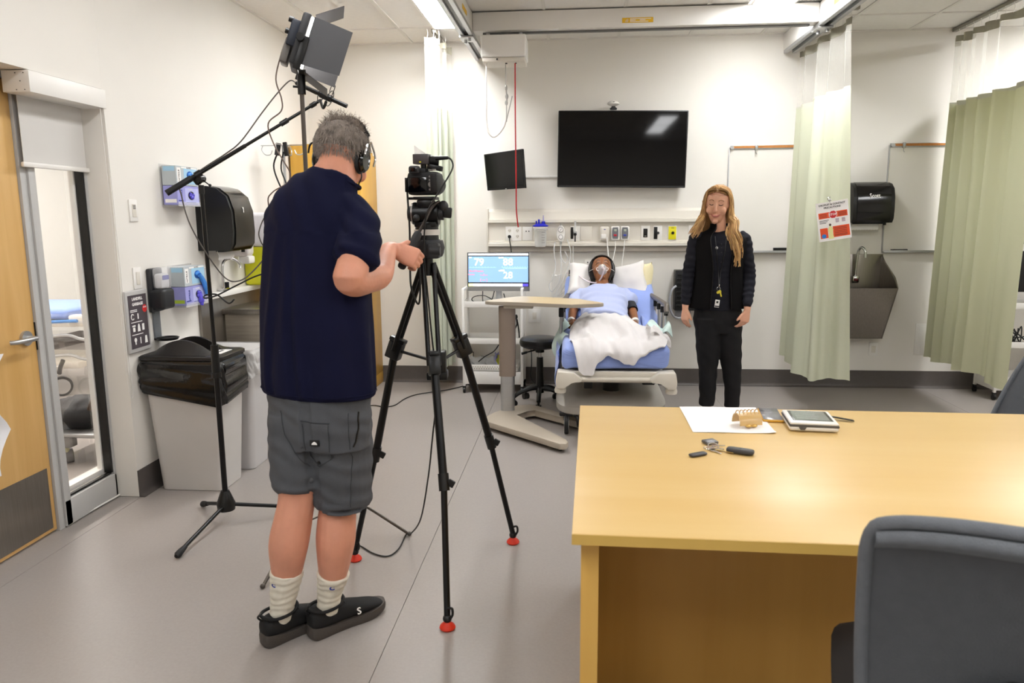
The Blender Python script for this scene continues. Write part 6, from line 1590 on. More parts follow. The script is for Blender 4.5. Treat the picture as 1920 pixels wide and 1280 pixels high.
# keys
t = thing('key_ring', 'bunch of keys with brass key, metal tag and ring', 'keys', (.45, 2.38, ZT))
m = MB(); m.tube([(.452 + .017 * math.cos(a), 2.395 + .017 * math.sin(a), ZT + .006 + .004 * math.sin(a)) for a in [i * PI / 6 for i in range(12)]], .0016, 6, k=2, closed=True); m.tube([(.43 + .013 * math.cos(a), 2.375 + .013 * math.sin(a), ZT + .004) for a in [i * PI / 6 for i in range(12)]], .0014, 6, k=2, closed=True); part('ring', m, CHROME, t, kind='stuff')
m = MB(); m.obox((.448, 2.437, ZT + .006), (.046, .034, .010), (.1, 0, .5), bev=.003); part('metal_tag', m, M('tag_metal', '6B6A6C', .4, metal=.5, var=.4, vscale=120), t)
def key(c, ang, mat, L_=.05):
    b = MB(); c = V(c); R = Matrix.Rotation(ang, 3, 'Z'); u, v = R @ V((1, 0, 0)), R @ V((0, 1, 0))
    b.prism([(.012 * math.cos(a * PI / 6), .011 * math.sin(a * PI / 6)) for a in range(12)], c, u, v, .0022)
    b.prism([(.009, -.0035), (L_, -.0035), (L_ + .004, 0), (L_, .0035), (L_ * .86, .002), (L_ * .8, .0038), (L_ * .7, .0018), (L_ * .62, .0036), (.009, .0036)], c, u, v, .002)
    part('key', b, mat, t)
key((.462, 2.36, ZT + .004), -.75, M('brass_key', 'D8BE82', .3, metal=.8))
key((.445, 2.352, ZT + .002), -1.05, CHROME, .035); key((.437, 2.37, ZT + .006), -.35, CHROME, .04); key((.455, 2.385, ZT + .008), .1, CHROME, .03)
def fob(lab, c, L_, W_, H_, ang):
    t = thing('key_fob', lab, 'key fob', c, rot=ang)
    b = MB(); b.loft([((-L_ / 2, 0, H_ / 2 + .0005), W_ * .2, H_ * .2), ((-L_ * .47, 0, H_ / 2 + .0005), W_ * .4, H_ * .42), ((-L_ * .3, 0, H_ / 2 + .0005), W_ * .5, H_ * .5), ((L_ * .3, 0, H_ / 2 + .0005), W_ * .5, H_ * .5), ((L_ * .46, 0, H_ / 2 + .0005), W_ * .42, H_ * .42), ((L_ / 2, 0, H_ / 2 + .0005), W_ * .2, H_ * .2)], side=(0, 1, 0), n=20, p=2.8, k=2)
    part('shell', b, M('fob_grey' + lab[:5], '3F3D3D', .5), t)
    b = MB(); b.box(-.004, .003, -.002, .002, H_ + .0002, H_ + .0012); part('button', b, BLACK, t)
fob('long dark grey car key fob at the right of the key bunch', (.525, 2.335, ZT), .085, .036, .017, -.42)
fob('small dark oval fob at the left of the key bunch', (.388, 2.305, ZT), .062, .026, .009, .55)

# ================================================================ mesh office chairs
MESH = M('chair_mesh', '55585D', .75, var=.05, vscale=40, bump=.5, bscale=420, alpha=.96)
MESHE = M('chair_mesh_edge', '6A6E74', .7, var=.06, vscale=60, bump=.5, bscale=420)
def office_chair(lab, loc, rot, lean=.07):
    t = thing('office_chair', lab, 'chair', loc, rot=rot)
    # local: +y is forward, back at y = -.22
    zt, zb = 1.015, .52
    def surf(u, v, d=0.0):
        x = (u - .5) * 2
        wdt = .235 * (1 - .10 * (1 - v) ** 2)
        z = zb + (zt - zb) * v - .035 * abs(x) ** 3 * v - .012 * (x > 0) * 0
        y = -.24 + .050 * (x * x) - lean * v + .02 * math.sin(v * 3) + d
        return V((x * wdt, y, z))
    b = MB(); b.grid(lambda u, v: surf(u, v), 24, 24, th=-.003); part('mesh_back', b, MESH, t, ang=80)
    b = MB()
    loop = [surf(0, v / 10) for v in range(0, 10)] + [surf(.02, .985)] + [surf(u / 12, 1) for u in range(1, 12)] + [surf(.98, .985)] + [surf(1, 1 - v / 10) for v in range(1, 11)] + [surf(1 - u / 12, 0) for u in range(1, 12)]
    b.tube(loop, .013, 10, k=3, closed=True); part('back_frame', b, MESHE, t)
    b = MB(); b.grid(lambda u, v: surf(.02 + .96 * u, .985 - .07 * v, -.018 - .012 * math.sin(v * PI)), 24, 8, th=-.003); part('top_roll', b, MESHE, t, ang=80)
    b = MB(); b.tube([(0, -.28, .75), (0, -.31, .60), (0, -.27, .47), (0, -.10, .41), (0, 0, .41)], .022, 10); b.obox((0, -.275, .70), (.16, .02, .05), None, bev=.008); part('back_support', b, BLACK, t)
    b = MB(); b.loft([((0, .02, .42), .16, .16), ((-.02, .02, .43), .25, .23), ((-.02, .02, .465), .262, .245), ((0, .02, .485), .20, .19)], n=32, p=4); part('seat', b, M('seat_black' + lab[:3], '1B1613', .8, bump=.1), t)
    b = MB(); b.cyl((0, 0, .10), (0, 0, .41), .027, n=16); b.box(-.08, .08, -.09, .09, .385, .42, bev=.01); part('column', b, BLACK, t)
    for k_ in range(5):
        a = math.radians(90 + 72 * k_); d = V((math.cos(a), math.sin(a), 0)); q = V((-d.y, d.x, 0))
        b = MB(); b.tube([V((0, 0, .11)), d * .15 + V((0, 0, .10)), d * .29 + V((0, 0, .075))], lambda s: .022 - .008 * s, 8); lg = part('leg', b, BLACK, t)
        b = MB()
        for s in (-1, 1): b.cyl(d * .29 + q * (s * .010) + V((0, 0, .0265)), d * .29 + q * (s * .024) + V((0, 0, .0265)), .026, n=16)
        b.cyl(d * .29 + V((0, 0, .03)), d * .29 + V((0, 0, .07)), .009); part('castor', b, BLACK, lg)
    return t
c1 = office_chair('grey mesh office chair in the near right corner, its back to us', (.80, 1.42, 0), -.30)
c2 = office_chair('grey mesh office chair behind the desk at the right picture edge', (1.74, 3.42, 0), PI / 2 - .15, lean=.22)
# ================================================================ people
def basis(fwd, up):
    up = V(up).normalized(); f = V(fwd); f = (f - up * f.dot(up)).normalized(); r = f.cross(up)
    return Matrix((r, f, up)).transposed()
def fuse(mb, voxel=.005, smooth=6, name='body'):
    me = bpy.data.meshes.new(name); mb.b.to_mesh(me); mb.b.free()
    return evald(me, [('REMESH', {'mode': 'VOXEL', 'voxel_size': voxel, 'use_smooth_shade': True}), ('SMOOTH', {'factor': .5, 'iterations': smooth})])
def limb(mb, pts, side=(1, 0, 0), n=18, k=4):
    """pts: (center, a, b); rounded ends"""
    c0, c1 = V(pts[0][0]), V(pts[-1][0])
    d0 = (V(pts[1][0]) - c0).normalized(); d1 = (c1 - V(pts[-2][0])).normalized()
    s = [(c0 - d0 * pts[0][1] * .5, pts[0][1] * .5, pts[0][2] * .5)] + list(pts) + [(c1 + d1 * pts[-1][1] * .5, pts[-1][1] * .5, pts[-1][2] * .5)]
    mb.loft(s, side=side, n=n, k=k)
def hand(mb, W, d, n, l, S=1.0, curl=(.35, .4, .3), spread=.05, thumb=(.55, .7, .25), tcurl=.3):
    """wrist W, d towards fingers, n palm normal, l thumb side"""
    W, d, n, l = V(W), V(d).normalized(), V(n).normalized(), V(l).normalized()
    w_ = [(-.012, .027, .019), (.012, .029, .017), (.045, .038, .0155), (.080, .041, .0135), (.092, .036, .011)]
    mb.loft([(W + d * (a * S), b_ * S, c_ * S) for a, b_, c_ in w_], side=l, n=18, k=3)
    for off, L_, r in ((.030, .072, .0088), (.0105, .080, .009), (-.0095, .075, .0086), (-.0285, .060, .0077)):
        p = W + d * (.078 * S) + l * (off * S); dr = (d + l * (off * spread * 30 * .033)).normalized()
        pts = [p - d * .015 * S]; a = 0
        pts.append(p); q = p
        for seg, cu in zip((.46, .30, .24), curl):
            a += cu
            q = q + (dr * math.cos(a) + n * math.sin(a)) * (L_ * seg * S); pts.append(q)
        m_ = len(pts)
        mb.tube(pts, lambda s, r=r: r * S * (1 - .22 * s) * (1 if s < .97 else .55), 10, 4)
        mb.ell(pts[-1], r * S * .75, n=10, m=6)
    tb = W + d * (.022 * S) + l * (.022 * S)
    td = (d * thumb[0] + l * thumb[1] + n * thumb[2]).normalized()
    t2 = (td * math.cos(tcurl) + (d * .8 + n * .4 - l * .3).normalized() * math.sin(tcurl)).normalized()
    P_ = [tb - td * .008 * S, tb + td * .022 * S, tb + td * .045 * S, tb + td * .045 * S + t2 * .028 * S]
    mb.tube(P_, lambda s: (.0145 - .0055 * s) * S, 10, 4); mb.ell(P_[-1], .0088 * S, n=10, m=6)
def head(mb, c, R, S=1.0, female=False):
    """skull, jaw, nose, ears; local x right, y face, z up; c = middle of the head"""
    T = lambda p: V(c) + R @ (V(p) * S)
    mb.ell(T((0, -.012, .025)), (.074 * S, .092 * S, .090 * S), R, 24, 16)
    jw = .058 if not female else .057
    mb.loft([(T((0, .010, .06)), .066 * S, .078 * S), (T((0, .014, .02)), .067 * S, .080 * S), (T((0, .018, -.03)), (jw + .004) * S, .074 * S), (T((0, .026, -.07)), jw * .86 * S, .062 * S), (T((0, .038, -.102)), jw * .55 * S, .042 * S), (T((0, .044, -.114)), jw * .25 * S, .02 * S)], side=R @ V((1, 0, 0)), n=24, k=4)
    mb.tube([T((0, .090, .022)), T((0, .100, .002)), T((0, .112, -.022)), T((0, .100, -.032))], lambda s: (.007 + .005 * s) * S, 8, 4)
    mb.ell(T((0, .103, -.026)), (.015 * S, .011 * S, .009 * S), R, 12, 8)
    mb.ell(T((0, .091, -.060)), (.022 * S, .010 * S, .010 * S), R, 12, 8)
    mb.ell(T((0, .078, -.100)), (.020 * S, .015 * S, .013 * S), R, 12, 8)
    for s in (-1, 1):
        q_ = .66 if female else 1
        mb.ell(T((s * .038, .072 - (.008 if female else 0), -.030)), (.026 * S, .018 * S, .026 * S), R, 16, 10)
        mb.ell(T((s * .028, .078 - (.006 if female else 0), .036)), (.022 * S, .012 * S, .008 * S), R, 12, 8)
        mb.ell(T((s * .074, -.006, -.010)), (.008 * S, .018 * S, .030 * S), R, 12, 8)
    return T
def folds(me, f):
    ns = [v.normal.copy() for v in me.vertices]
    for v, n_ in zip(me.vertices, ns):
        v.co += n_ * f(v.co, n_)

SKIN1 = M('skin_ruddy', 'D4957B', .5, var=.09, vscale=9, bump=.10, bscale=260, sss=.12)
SKIN2 = M('skin_fair', 'D9A488', .5, var=.04, vscale=7, bump=.05, bscale=260, sss=.12)
SKIN3 = M('skin_manikin', '8C5A38', .42, var=.06, vscale=8, sss=.05)
TEE = M('navy_cotton', '0E102C', .85, var=.06, vscale=10, bump=.25, bscale=900, spec=.2)
SHORT = M('grey_shorts', '505257', .9, var=.09, vscale=8, bump=.4, bscale=500)
SOCK = M('white_sock', 'E2DCCD', .9, var=.03, bump=.4, bscale=700)

# ------------------------------------------------ the man behind the camera
man = thing('person', 'man seen from behind in navy T-shirt, grey shorts and white socks, holding the pan handle', 'person', (-.93, 2.46, 0))
FB = V((.36, .93, 0)).normalized(); RB = V((FB.y, -FB.x, 0))
ga = (V((-.602, 2.838, 1.442)) - V((-.645, 2.762, 1.335))).normalized()
hd_ = V((.86, .05, -.30)); hd_ = (hd_ - ga * hd_.dot(ga)).normalized()
hn_ = ga.cross(hd_)
if hn_.y < 0: hn_ = -hn_
gripc = V((-.640, 2.771, 1.347))
palm_c = gripc - hn_ * .033
WR = palm_c - hd_ * .052
b = MB()
limb(b, [((-1.046, 2.40, .10), .036, .043), ((-1.035, 2.40, .16), .037, .042), ((-1.015, 2.395, .27), .054, .060), ((-.999, 2.385, .37), .068, .073), ((-.985, 2.40, .45), .066, .070), ((-.975, 2.42, .52), .064, .066), ((-.965, 2.44, .62), .075, .078), ((-.955, 2.46, .80), .085, .09), ((-.945, 2.47, .90), .08, .08)])
limb(b, [((-.892, 2.465, .10), .036, .043), ((-.882, 2.46, .16), .037, .042), ((-.866, 2.455, .25), .054, .060), ((-.850, 2.445, .36), .069, .074), ((-.846, 2.455, .43), .068, .072), ((-.842, 2.475, .50), .066, .068), ((-.83, 2.48, .62), .075, .078), ((-.83, 2.46, .80), .085, .09), ((-.84, 2.46, .90), .08, .08)])
for ax_, ay_ in ((-1.055, 2.39), (-.902, 2.455)):
    b.loft([((ax_ - .010, ay_ - .012, .055), .026, .026), ((ax_ + .03, ay_ + .04, .052), .028, .026), ((ax_ + .10, ay_ + .125, .040), .026, .014)], side=(.78, -.62, 0), n=14, k=3)
limb(b, [((-.892, 2.47, .88), .165, .11), ((-.89, 2.48, 1.05), .165, .11), ((-.887, 2.49, 1.25), .17, .105), ((-.875, 2.50, 1.42), .165, .09), ((-.85, 2.50, 1.52), .12, .075)], side=RB)
limb(b, [((-.845, 2.50, 1.53), .105, .07), ((-.828, 2.51, 1.61), .090, .074), ((-.815, 2.535, 1.66), .068, .068), ((-.808, 2.56, 1.70), .062, .066)], side=RB)
HR = basis(V((.10, .90, -.42)), V((.10, .42, .90)))
Th = head(b, (-.806, 2.58, 1.708), HR, 1.03)
limb(b, [((-.72, 2.455, 1.50), .058, .058), ((-.705, 2.385, 1.41), .054, .056), ((-.712, 2.315, 1.33), .052, .054), ((-.714, 2.300, 1.312), .051, .052), ((-.708, 2.345, 1.298), .052, .051), ((-.695, 2.43, 1.300), .054, .050), ((-.680, 2.54, 1.305), .047, .043), (WR - V((.01, .05, .008)), .035, .030), (WR, .030, .025)])
hand(b, WR, hd_, hn_, ga, 1.06, curl=(.80, 1.35, 1.1), spread=.05, thumb=(.25, .80, .55), tcurl=.9)
limb(b, [((-1.03, 2.57, 1.48), .056, .056), ((-1.015, 2.64, 1.34), .050, .05), ((-.985, 2.71, 1.22), .046, .046), ((-.93, 2.80, 1.25), .040, .038), ((-.87, 2.87, 1.30), .028, .026)])
hand(b, (-.87, 2.87, 1.30), (.6, .6, .3), (.5, -.3, -.6), (-.2, -.2, .9), 1.0, curl=(.6, .7, .5))
me = fuse(b, .0042, 3)
bodyp = part('body', me, SKIN1, man, ang=0)
bodyp.data.polygons.foreach_set('use_smooth', [True] * len(bodyp.data.polygons))

# T-shirt
b = MB()
b.loft([((-.893, 2.465, .900), .222, .136), ((-.893, 2.465, .915), .226, .139), ((-.893, 2.465, 1.0), .222, .142), ((-.890, 2.470, 1.15), .216, .138), ((-.888, 2.478, 1.28), .212, .132), ((-.883, 2.485, 1.38), .210, .128), ((-.874, 2.49, 1.46), .205, .122), ((-.862, 2.492, 1.53), .188, .112), ((-.848, 2.496, 1.575), .150, .098), ((-.832, 2.502, 1.605), .115, .088), ((-.824, 2.506, 1.622), .099, .082), ((-.822, 2.508, 1.627), .094, .078)], side=RB, n=40, k=3)
limb(b, [((-.77, 2.47, 1.525), .068, .075), ((-.722, 2.445, 1.485), .072, .078), ((-.706, 2.40, 1.43), .073, .076), ((-.706, 2.357, 1.380), .074, .075), ((-.707, 2.348, 1.368), .074, .075)], n=22)
limb(b, [((-.95, 2.53, 1.54), .070, .075), ((-1.005, 2.55, 1.50), .074, .078), ((-1.018, 2.60, 1.40), .070, .072), ((-1.01, 2.65, 1.34), .068, .070)], n=22)
me = fuse(b, .006, 8, 'tee')
def tf(co, n_):
    ang = math.atan2(co.y - 2.46, co.x + .89)
    w = min(1, max(0, (1.5 - co.z) / .35))
    back = 1 if co.y < 2.47 else .5
    f = .0062 * math.sin(ang * 11 + 3.5 * noise.noise(V((ang * 1.5, co.z * 1.6, 3)))) * w * back + .004 * noise.noise(V((co.x * 9, co.z * 5, 2)))
    f += .010 * noise.noise(V((ang * 1.6, co.z * 2.2, 7))) * w
    if co.x > -.76 and co.z > 1.34: f += .0032 * math.sin((co.z * 1.2 + co.x * .9) * 85 + 2 * noise.noise(co * 8))
    if co.z > 1.45: f += .003 * math.sin(co.x * 70 + co.z * 30)
    if co.z < .91: f = 0
    return f
folds(me, tf)
shirt = part('t_shirt', me, TEE, man, label='plain navy short sleeved T-shirt', ang=0)
shirt.data.polygons.foreach_set('use_smooth', [True] * len(shirt.data.polygons))
m = MB(); m.tube([V((-.823, 2.507, 1.621)) + RB * (.100 * math.cos(a)) + V((0, 0, -.014 * math.cos(a))) + (FB * .95 + V((0, 0, -.25))) * (.080 * math.sin(a)) for a in [i * PI / 8 for i in range(16)]], .0055, 8, 3, closed=True); part('collar', m, TEE, shirt)
m = MB(); m.tube([V((-.893, 2.465, .918)) + RB * (.2275 * math.cos(a)) + FB * (.141 * math.sin(a)) for a in [i * PI / 16 for i in range(32)]], .0016, 6, 1, closed=True); part('hem_seam', m, TEE, shirt)

# shorts
b = MB()
b.loft([((-.892, 2.462, .72), .192, .128), ((-.892, 2.462, .80), .200, .135), ((-.893, 2.465, .90), .200, .130), ((-.893, 2.465, .94), .19, .125)], side=RB, n=30, k=3)
b.loft([((-.962, 2.47, .82), .110, .120), ((-.968, 2.455, .72), .106, .112), ((-.972, 2.445, .64), .098, .102), ((-.972, 2.44, .582), .096, .098), ((-.972, 2.44, .576), .093, .096)], side=RB, n=26, k=3)
b.loft([((-.822, 2.455, .82), .110, .120), ((-.822, 2.46, .70), .110, .116), ((-.824, 2.468, .60), .108, .108), ((-.826, 2.473, .512), .107, .105), ((-.826, 2.473, .505), .104, .103)], side=RB, n=26, k=3)
me = fuse(b, .0055, 6, 'shorts')
def sf(co, n_):
    f = .006 * noise.noise(V((co.x * 9, co.y * 9, co.z * 6))) + .0022 * math.sin(co.z * 95 + co.x * 30 + 3 * noise.noise(co * 9))
    f *= 1 if co.z > .52 else .3
    if abs(co.x + .893) < .02 and co.y < 2.4: f -= .006
    return f
folds(me, sf)
sh = part('shorts', me, SHORT, man, label='faded grey knee length shorts', ang=0)
sh.data.polygons.foreach_set('use_smooth', [True] * len(sh.data.polygons))
# patch, pocket stitching and button on the right seat, snapped to the cloth
dg = bpy.context.evaluated_depsgraph_get()
def snap(o, x, z, y0=1.9, lift=.0015):
    off = OFF[o.name]
    hit, loc, nr, _ = o.ray_cast(V((x, y0, z)) - off, V((0, 1, 0)))
    return (loc + off - V((0, lift, 0)), nr) if hit else (V((x, 2.31, z)), V((0, -1, 0)))
dg.update()
def line_on(o, pts, r, mat, name, parent, k=8):
    P_ = []
    for (x0, z0), (x1, z1) in zip(pts[:-1], pts[1:]):
        for i in range(k): P_.append(snap(o, x0 + (x1 - x0) * i / k, z0 + (z1 - z0) * i / k)[0])
    P_.append(snap(o, *pts[-1])[0])
    b = MB(); b.tube(P_, r, 5, 1); return part(name, b, mat, parent)
STI = M('dark_stitch', '3C3E42', .9, var=.05)
line_on(sh, [(-.905, .825), (-.900, .70), (-.865, .668), (-.815, .70), (-.812, .825)], .0014, STI, 'pocket_seam', sh)
line_on(sh, [(-.91, .835), (-.808, .83)], .0016, STI, 'pocket_edge', sh)
line_on(sh, [(-.75, .86), (-.752, .70), (-.765, .58), (-.77, .515)], .0014, STI, 'side_seam', sh)
line_on(sh, [(-.99, .86), (-.975, .78), (-.93, .70), (-.905, .66)], .0015, STI, 'back_seam', sh)
line_on(sh, [(-.722, .86), (-.724, .80), (-.735, .755), (-.742, .74)], .003, BLACK, 'side_pocket', sh)
pc, pn_ = snap(sh, -.862, .762, lift=.002)
pu = V((1, 0, 0)); pu = (pu - pn_ * pu.dot(pn_)).normalized(); pv = pn_.cross(pu) 
if pv.z < 0: pv = -pv
Rm = Matrix((pu, -pn_, pv)).transposed()
m = MB(); m.obox(pc, (.034, .003, .021), Rm, bev=.0012); pt = part('brand_patch', m, BLACK, sh, label='small black patch')
m = MB(); m.prism([(-.010, -.005), (.010, -.005), (.008, .0005), (.003, .0045), (-.001, .0055), (-.004, .003), (-.008, .0005)], pc + pn_ * .0026, pu, pv, .0003); part('emblem', m, PAPER, pt)
pc2, pn2 = snap(sh, -.862, .684, lift=.002); m = MB(); m.cyl(pc2, pc2 + pn2 * .003, .006, n=14); part('button', m, BLACK, sh)
# socks
for i, (ax_, ay_, zt_, tx, ty) in enumerate(((-1.046, 2.402, .262, -1.016, 2.396), (-.894, 2.462, .228, -.869, 2.456))):
    b = MB(); b.loft([((ax_ - .004, ay_ - .006, .05), .030, .033), ((ax_ - .002, ay_ - .004, .085), .040, .044), ((ax_ + .002, ay_, .12), .042, .046), ((ax_ * .6 + tx * .4, ay_ * .6 + ty * .4, .17), .0465, .050), ((tx, ty, zt_), .058, .064), ((tx, ty, zt_ + .003), .055, .06)], n=26, k=3)
    me = fuse(b, .004, 4, 'sock'); folds(me, lambda co, n_: .0012 * math.sin(co.z * 240 + 3 * noise.noise(co * 20)) + .0016 * noise.noise(co * 40))
    sk = part('sock', me, SOCK, man, label='white ankle sock', ang=0); sk.data.polygons.foreach_set('use_smooth', [True] * len(sk.data.polygons))
    dg.update()
    q, n2 = snap(sk, tx + (.012 if i else -.03), zt_ - .028, y0=2.2, lift=.0012)
    u_ = V((1, 0, 0)); u_ = (u_ - n2 * u_.dot(n2)).normalized()
    text('C', .019, NAVY, sk, q, u_, V((0, 0, 1)), 'emblem', bold=.0012, sx=1.3)
# shoes
SHOE = M('black_knit_shoe', '111113', .75, var=.15, vscale=200, bump=.3, bscale=500); SOLE = M('charcoal_sole', '4A4440', .6, var=.08, bump=.3, bscale=160)
for i, (hx_, hy_, dx_, dy_) in enumerate(((-1.088, 2.352, .62, .785), (-.938, 2.412, .655, .755))):
    d = V((dx_, dy_, 0)).normalized(); s = V((d.y, -d.x, 0)); h = V((hx_, hy_, 0)); L_ = .305
    shoe = None
    prof = [(-.01, .026), (.02, .036), (.08, .036), (.15, .041), (.21, .050), (.26, .045), (.29, .028), (.302, .008)]
    out = [(a, w_) for a, w_ in prof] + [(a, -w_ * (.92 if 0.1 < a < .2 else 1)) for a, w_ in prof[::-1]]
    out = [(p.x, p.y) for p in spline([(a, w_, 0) for a, w_ in out], 4, closed=True)]
    b = MB()
    rows = []
    for z, g in ((.001, -.004), (.008, .002), (.022, .003), (.034, 0)):
        rows.append([h + d * (a + (g if a > .15 else -g)) + s * (w_ * (1 + g * 12)) + V((0, 0, z + (.010 * max(0, (a - .22) / .08) + .014 * max(0, 1 - a / .06) * (z > .02) if z < .3 else 0))) for a, w_ in out])
    b.ring_loft(rows); so_ = None
    soleb = b
    b = MB()
    U = [(-.014, .026, .045, .080), (-.006, .036, .05, .098), (.03, .042, .055, .102), (.07, .043, .055, .104), (.11, .042, .052, .100), (.16, .045, .046, .082), (.21, .048, .038, .062), (.26, .043, .03, .048), (.29, .027, .022, .034), (.300, .008, .012, .022)]
    rows = []
    for a, w_, _, top in U:
        ring = []
        for j in range(18):
            t_ = 2 * PI * j / 18; c_, s_ = math.cos(t_), math.sin(t_)
            ring.append(h + d * a + s * (w_ * math.copysign(abs(c_) ** .8, c_)) + V((0, 0, .03 + (top - .02) * (.5 + .5 * s_ if s_ > -1 else 0) + .0)))
        rows.append(ring)
    b.ring_loft(rows)
    upm = evald(to_mesh(b, 'shoe'), [('SUBSURF', {'levels': 1, 'render_levels': 1})])
    shoe = part('shoe', upm, SHOE, man, label='black knitted sneaker', ang=0); shoe.data.polygons.foreach_set('use_smooth', [True] * len(shoe.data.polygons))
    part('sole', soleb, SOLE, shoe, label='chunky charcoal sole')
    b = MB(); b.tube([h + d * .02 + s * .043 + V((0, 0, .108)), h + d * .09 + s * .042 + V((0, 0, .110)), h + d * .125 + V((0, 0, .118)), h + d * .09 - s * .042 + V((0, 0, .110)), h + d * .02 - s * .043 + V((0, 0, .108)), h - d * .012 + V((0, 0, .116))], .006, 8, 4, closed=True); part('ankle_cuff', b, SHOE, shoe)
    b = MB()
    for k_ in range(4): b.tube([h + d * (.12 + .02 * k_) + s * .024 + V((0, 0, .098 - .012 * k_)), h + d * (.125 + .02 * k_) + V((0, 0, .106 - .012 * k_)), h + d * (.12 + .02 * k_) - s * .024 + V((0, 0, .098 - .012 * k_))], .0028, 5, 3)
    part('lace', b, BLACK, shoe, kind='stuff')
    b = MB(); b.tube([h - d * .012 + V((0, 0, .10)), h - d * .026 + V((0, 0, .118)), h - d * .012 + V((0, 0, .128))], .004, 6); part('heel_tab', b, BLACK, shoe)
    text('S', .034, PAPER if i else DARKG, shoe, h + d * .165 + s * .0475 + V((0, 0, .058)), d, V((0, 0, 1)) * .95 - s * .3, 'emblem', bold=.0006, sx=1.2)
# hair of the man
HAIRG = M('grey_brown_hair', '7C7168', .75, var=.35, vscale=26, bump=.8, bscale=70)
b = MB()
b.ell(Th((0, -.022, .030)), (.081 * 1.03, .092 * 1.03, .083 * 1.03), HR, 40, 30)
me = to_mesh(b, 'hair')
hc = Th((0, -.02, .03))
for v in me.vertices:
    l_ = HR.transposed() @ (v.co - V(hc))
    n_ = (v.co - V(hc)).normalized()
    g = noise.noise(v.co * 30) * .007 + noise.noise(v.co * 70) * .005
    if l_.z > .055: g -= .006
    if l_.z < -.038 and l_.y < .02: g -= .006 + (-l_.z - .038) * .45
    if l_.y > .04: g -= (l_.y - .04) * .55
    v.co += n_ * g
hr = part('hair', me, HAIRG, man, label='short curly grey brown hair', ang=0); hr.data.polygons.foreach_set('use_smooth', [True] * len(hr.data.polygons))
random.seed(11)
b = MB()
bm_ = b.b
def ribbon(pts, w0, w1):
    prev = None; m_ = len(pts)
    for i, p in enumerate(pts):
        d = (pts[min(i + 1, m_ - 1)] - pts[max(i - 1, 0)]).normalized()
        s = d.cross(V((.3, -1, .2))).normalized() * (w0 + (w1 - w0) * i / (m_ - 1))
        a, c_ = bm_.verts.new(p - s), bm_.verts.new(p + s)
        if prev: bm_.faces.new((prev[0], prev[1], c_, a))
        prev = (a, c_)
for _ in range(5200):
    th_, z_ = random.uniform(0, 2 * PI), random.uniform(-.72, .95)
    rr_ = math.sqrt(max(0, 1 - z_ * z_)); l_ = V((math.cos(th_) * rr_, math.sin(th_) * rr_, z_))
    if l_.y > .45 and z_ < .5: continue
    if z_ > .72 and random.random() < .4: continue
    p = V(hc) + HR @ V((l_.x * .082, l_.y * .092, l_.z * .083))
    n_ = (HR @ l_).normalized()
    dn = V((0, 0, -1)) if z_ < .5 else HR @ V((random.uniform(-1, 1), random.uniform(-1, .3), .2))
    L_ = random.uniform(.014, .030) if z_ < .7 else random.uniform(.02, .045)
    ax_ = V((random.uniform(-1, 1), random.uniform(-1, 1), random.uniform(-1, 1)))
    pts = [p - n_ * .003]; q = p.copy()
    for k_ in range(4):
        q = q + (n_ * (.65 - .18 * k_) + dn * (.15 + .30 * k_) + ax_ * .35 * math.sin(k_ * 1.5)).normalized() * (L_ / 4); pts.append(q.copy())
    ribbon(pts, .0009, .0003)
me = bpy.data.meshes.new('hair_strands'); b.b.to_mesh(me); b.b.free()
part('hair_strands', me, [M('hair_strand_grey', '8C8178', .6, var=.45, vscale=60)], man, kind='stuff', ang=0)

# headphones (worn, but a thing of their own)
hp = thing('headphones', 'black over ear headphones worn by the man', 'headphones', tuple(Th((0, 0, -.02))))
m = MB(); m.tube([Th((.088 * math.cos(a), .0 - .01, .012 + .115 * math.sin(a))) for a in [i * PI / 12 for i in range(13)]], .0065, 8, 2)
bandw = [Th((.090 * math.cos(a), -.01, .018 + .112 * math.sin(a))) for a in [PI * .18 + i * PI * .64 / 12 for i in range(13)]]
yv = HR @ V((0, 1, 0))
m.ring_loft([[p + yv * .016, p + yv * .016 + (p - V(Th((0, 0, 0)))).normalized() * .008, p - yv * .016 + (p - V(Th((0, 0, 0)))).normalized() * .008, p - yv * .016] for p in bandw]); part('headband', m, BLACK, hp)
for s in (-1, 1):
    xs_ = HR @ V((s, 0, 0))
    m = MB(); m.lathe([(.012, -.002), (.034, .0), (.036, .012), (.030, .020)], Th((s * .072, -.006, -.014)), xs_, 24)
    for v in m.b.verts:
        q = HR.transposed() @ (v.co - V(Th((s * .072, -.006, -.014)))); q.z *= 1.25; v.co = V(Th((s * .072, -.006, -.014))) + HR @ q
    cp = part('ear_cup', m, BLACKG, hp)
    m = MB(); m.lathe([(.038, .0), (.041, .004), (.038, .012)], Th((s * .064, -.006, -.014)), xs_, 24)
    for v in m.b.verts:
        q = HR.transposed() @ (v.co - V(Th((s * .064, -.006, -.014)))); q.z *= 1.22; v.co = V(Th((s * .064, -.006, -.014))) + HR @ q
    part('cushion', m, RUBBER, cp)
    m = MB(); m.tube([Th((s * .094, -.006, .052)), Th((s * .101, .030, .02)), Th((s * .100, .036, -.015))], .0035, 6); m.tube([Th((s * .094, -.006, .052)), Th((s * .101, -.042, .02)), Th((s * .100, -.046, -.015))], .0035, 6); part('fork', m, CHROME if s > 0 else BLKMET, hp)
m = MB(); m.tube([Th((.078, -.005, -.055)), Th((.082, .0, -.075)), Th((.07, .012, -.10)), Th((.06, .03, -.13))], .0025, 6); part('cord', m, CABLE, hp)

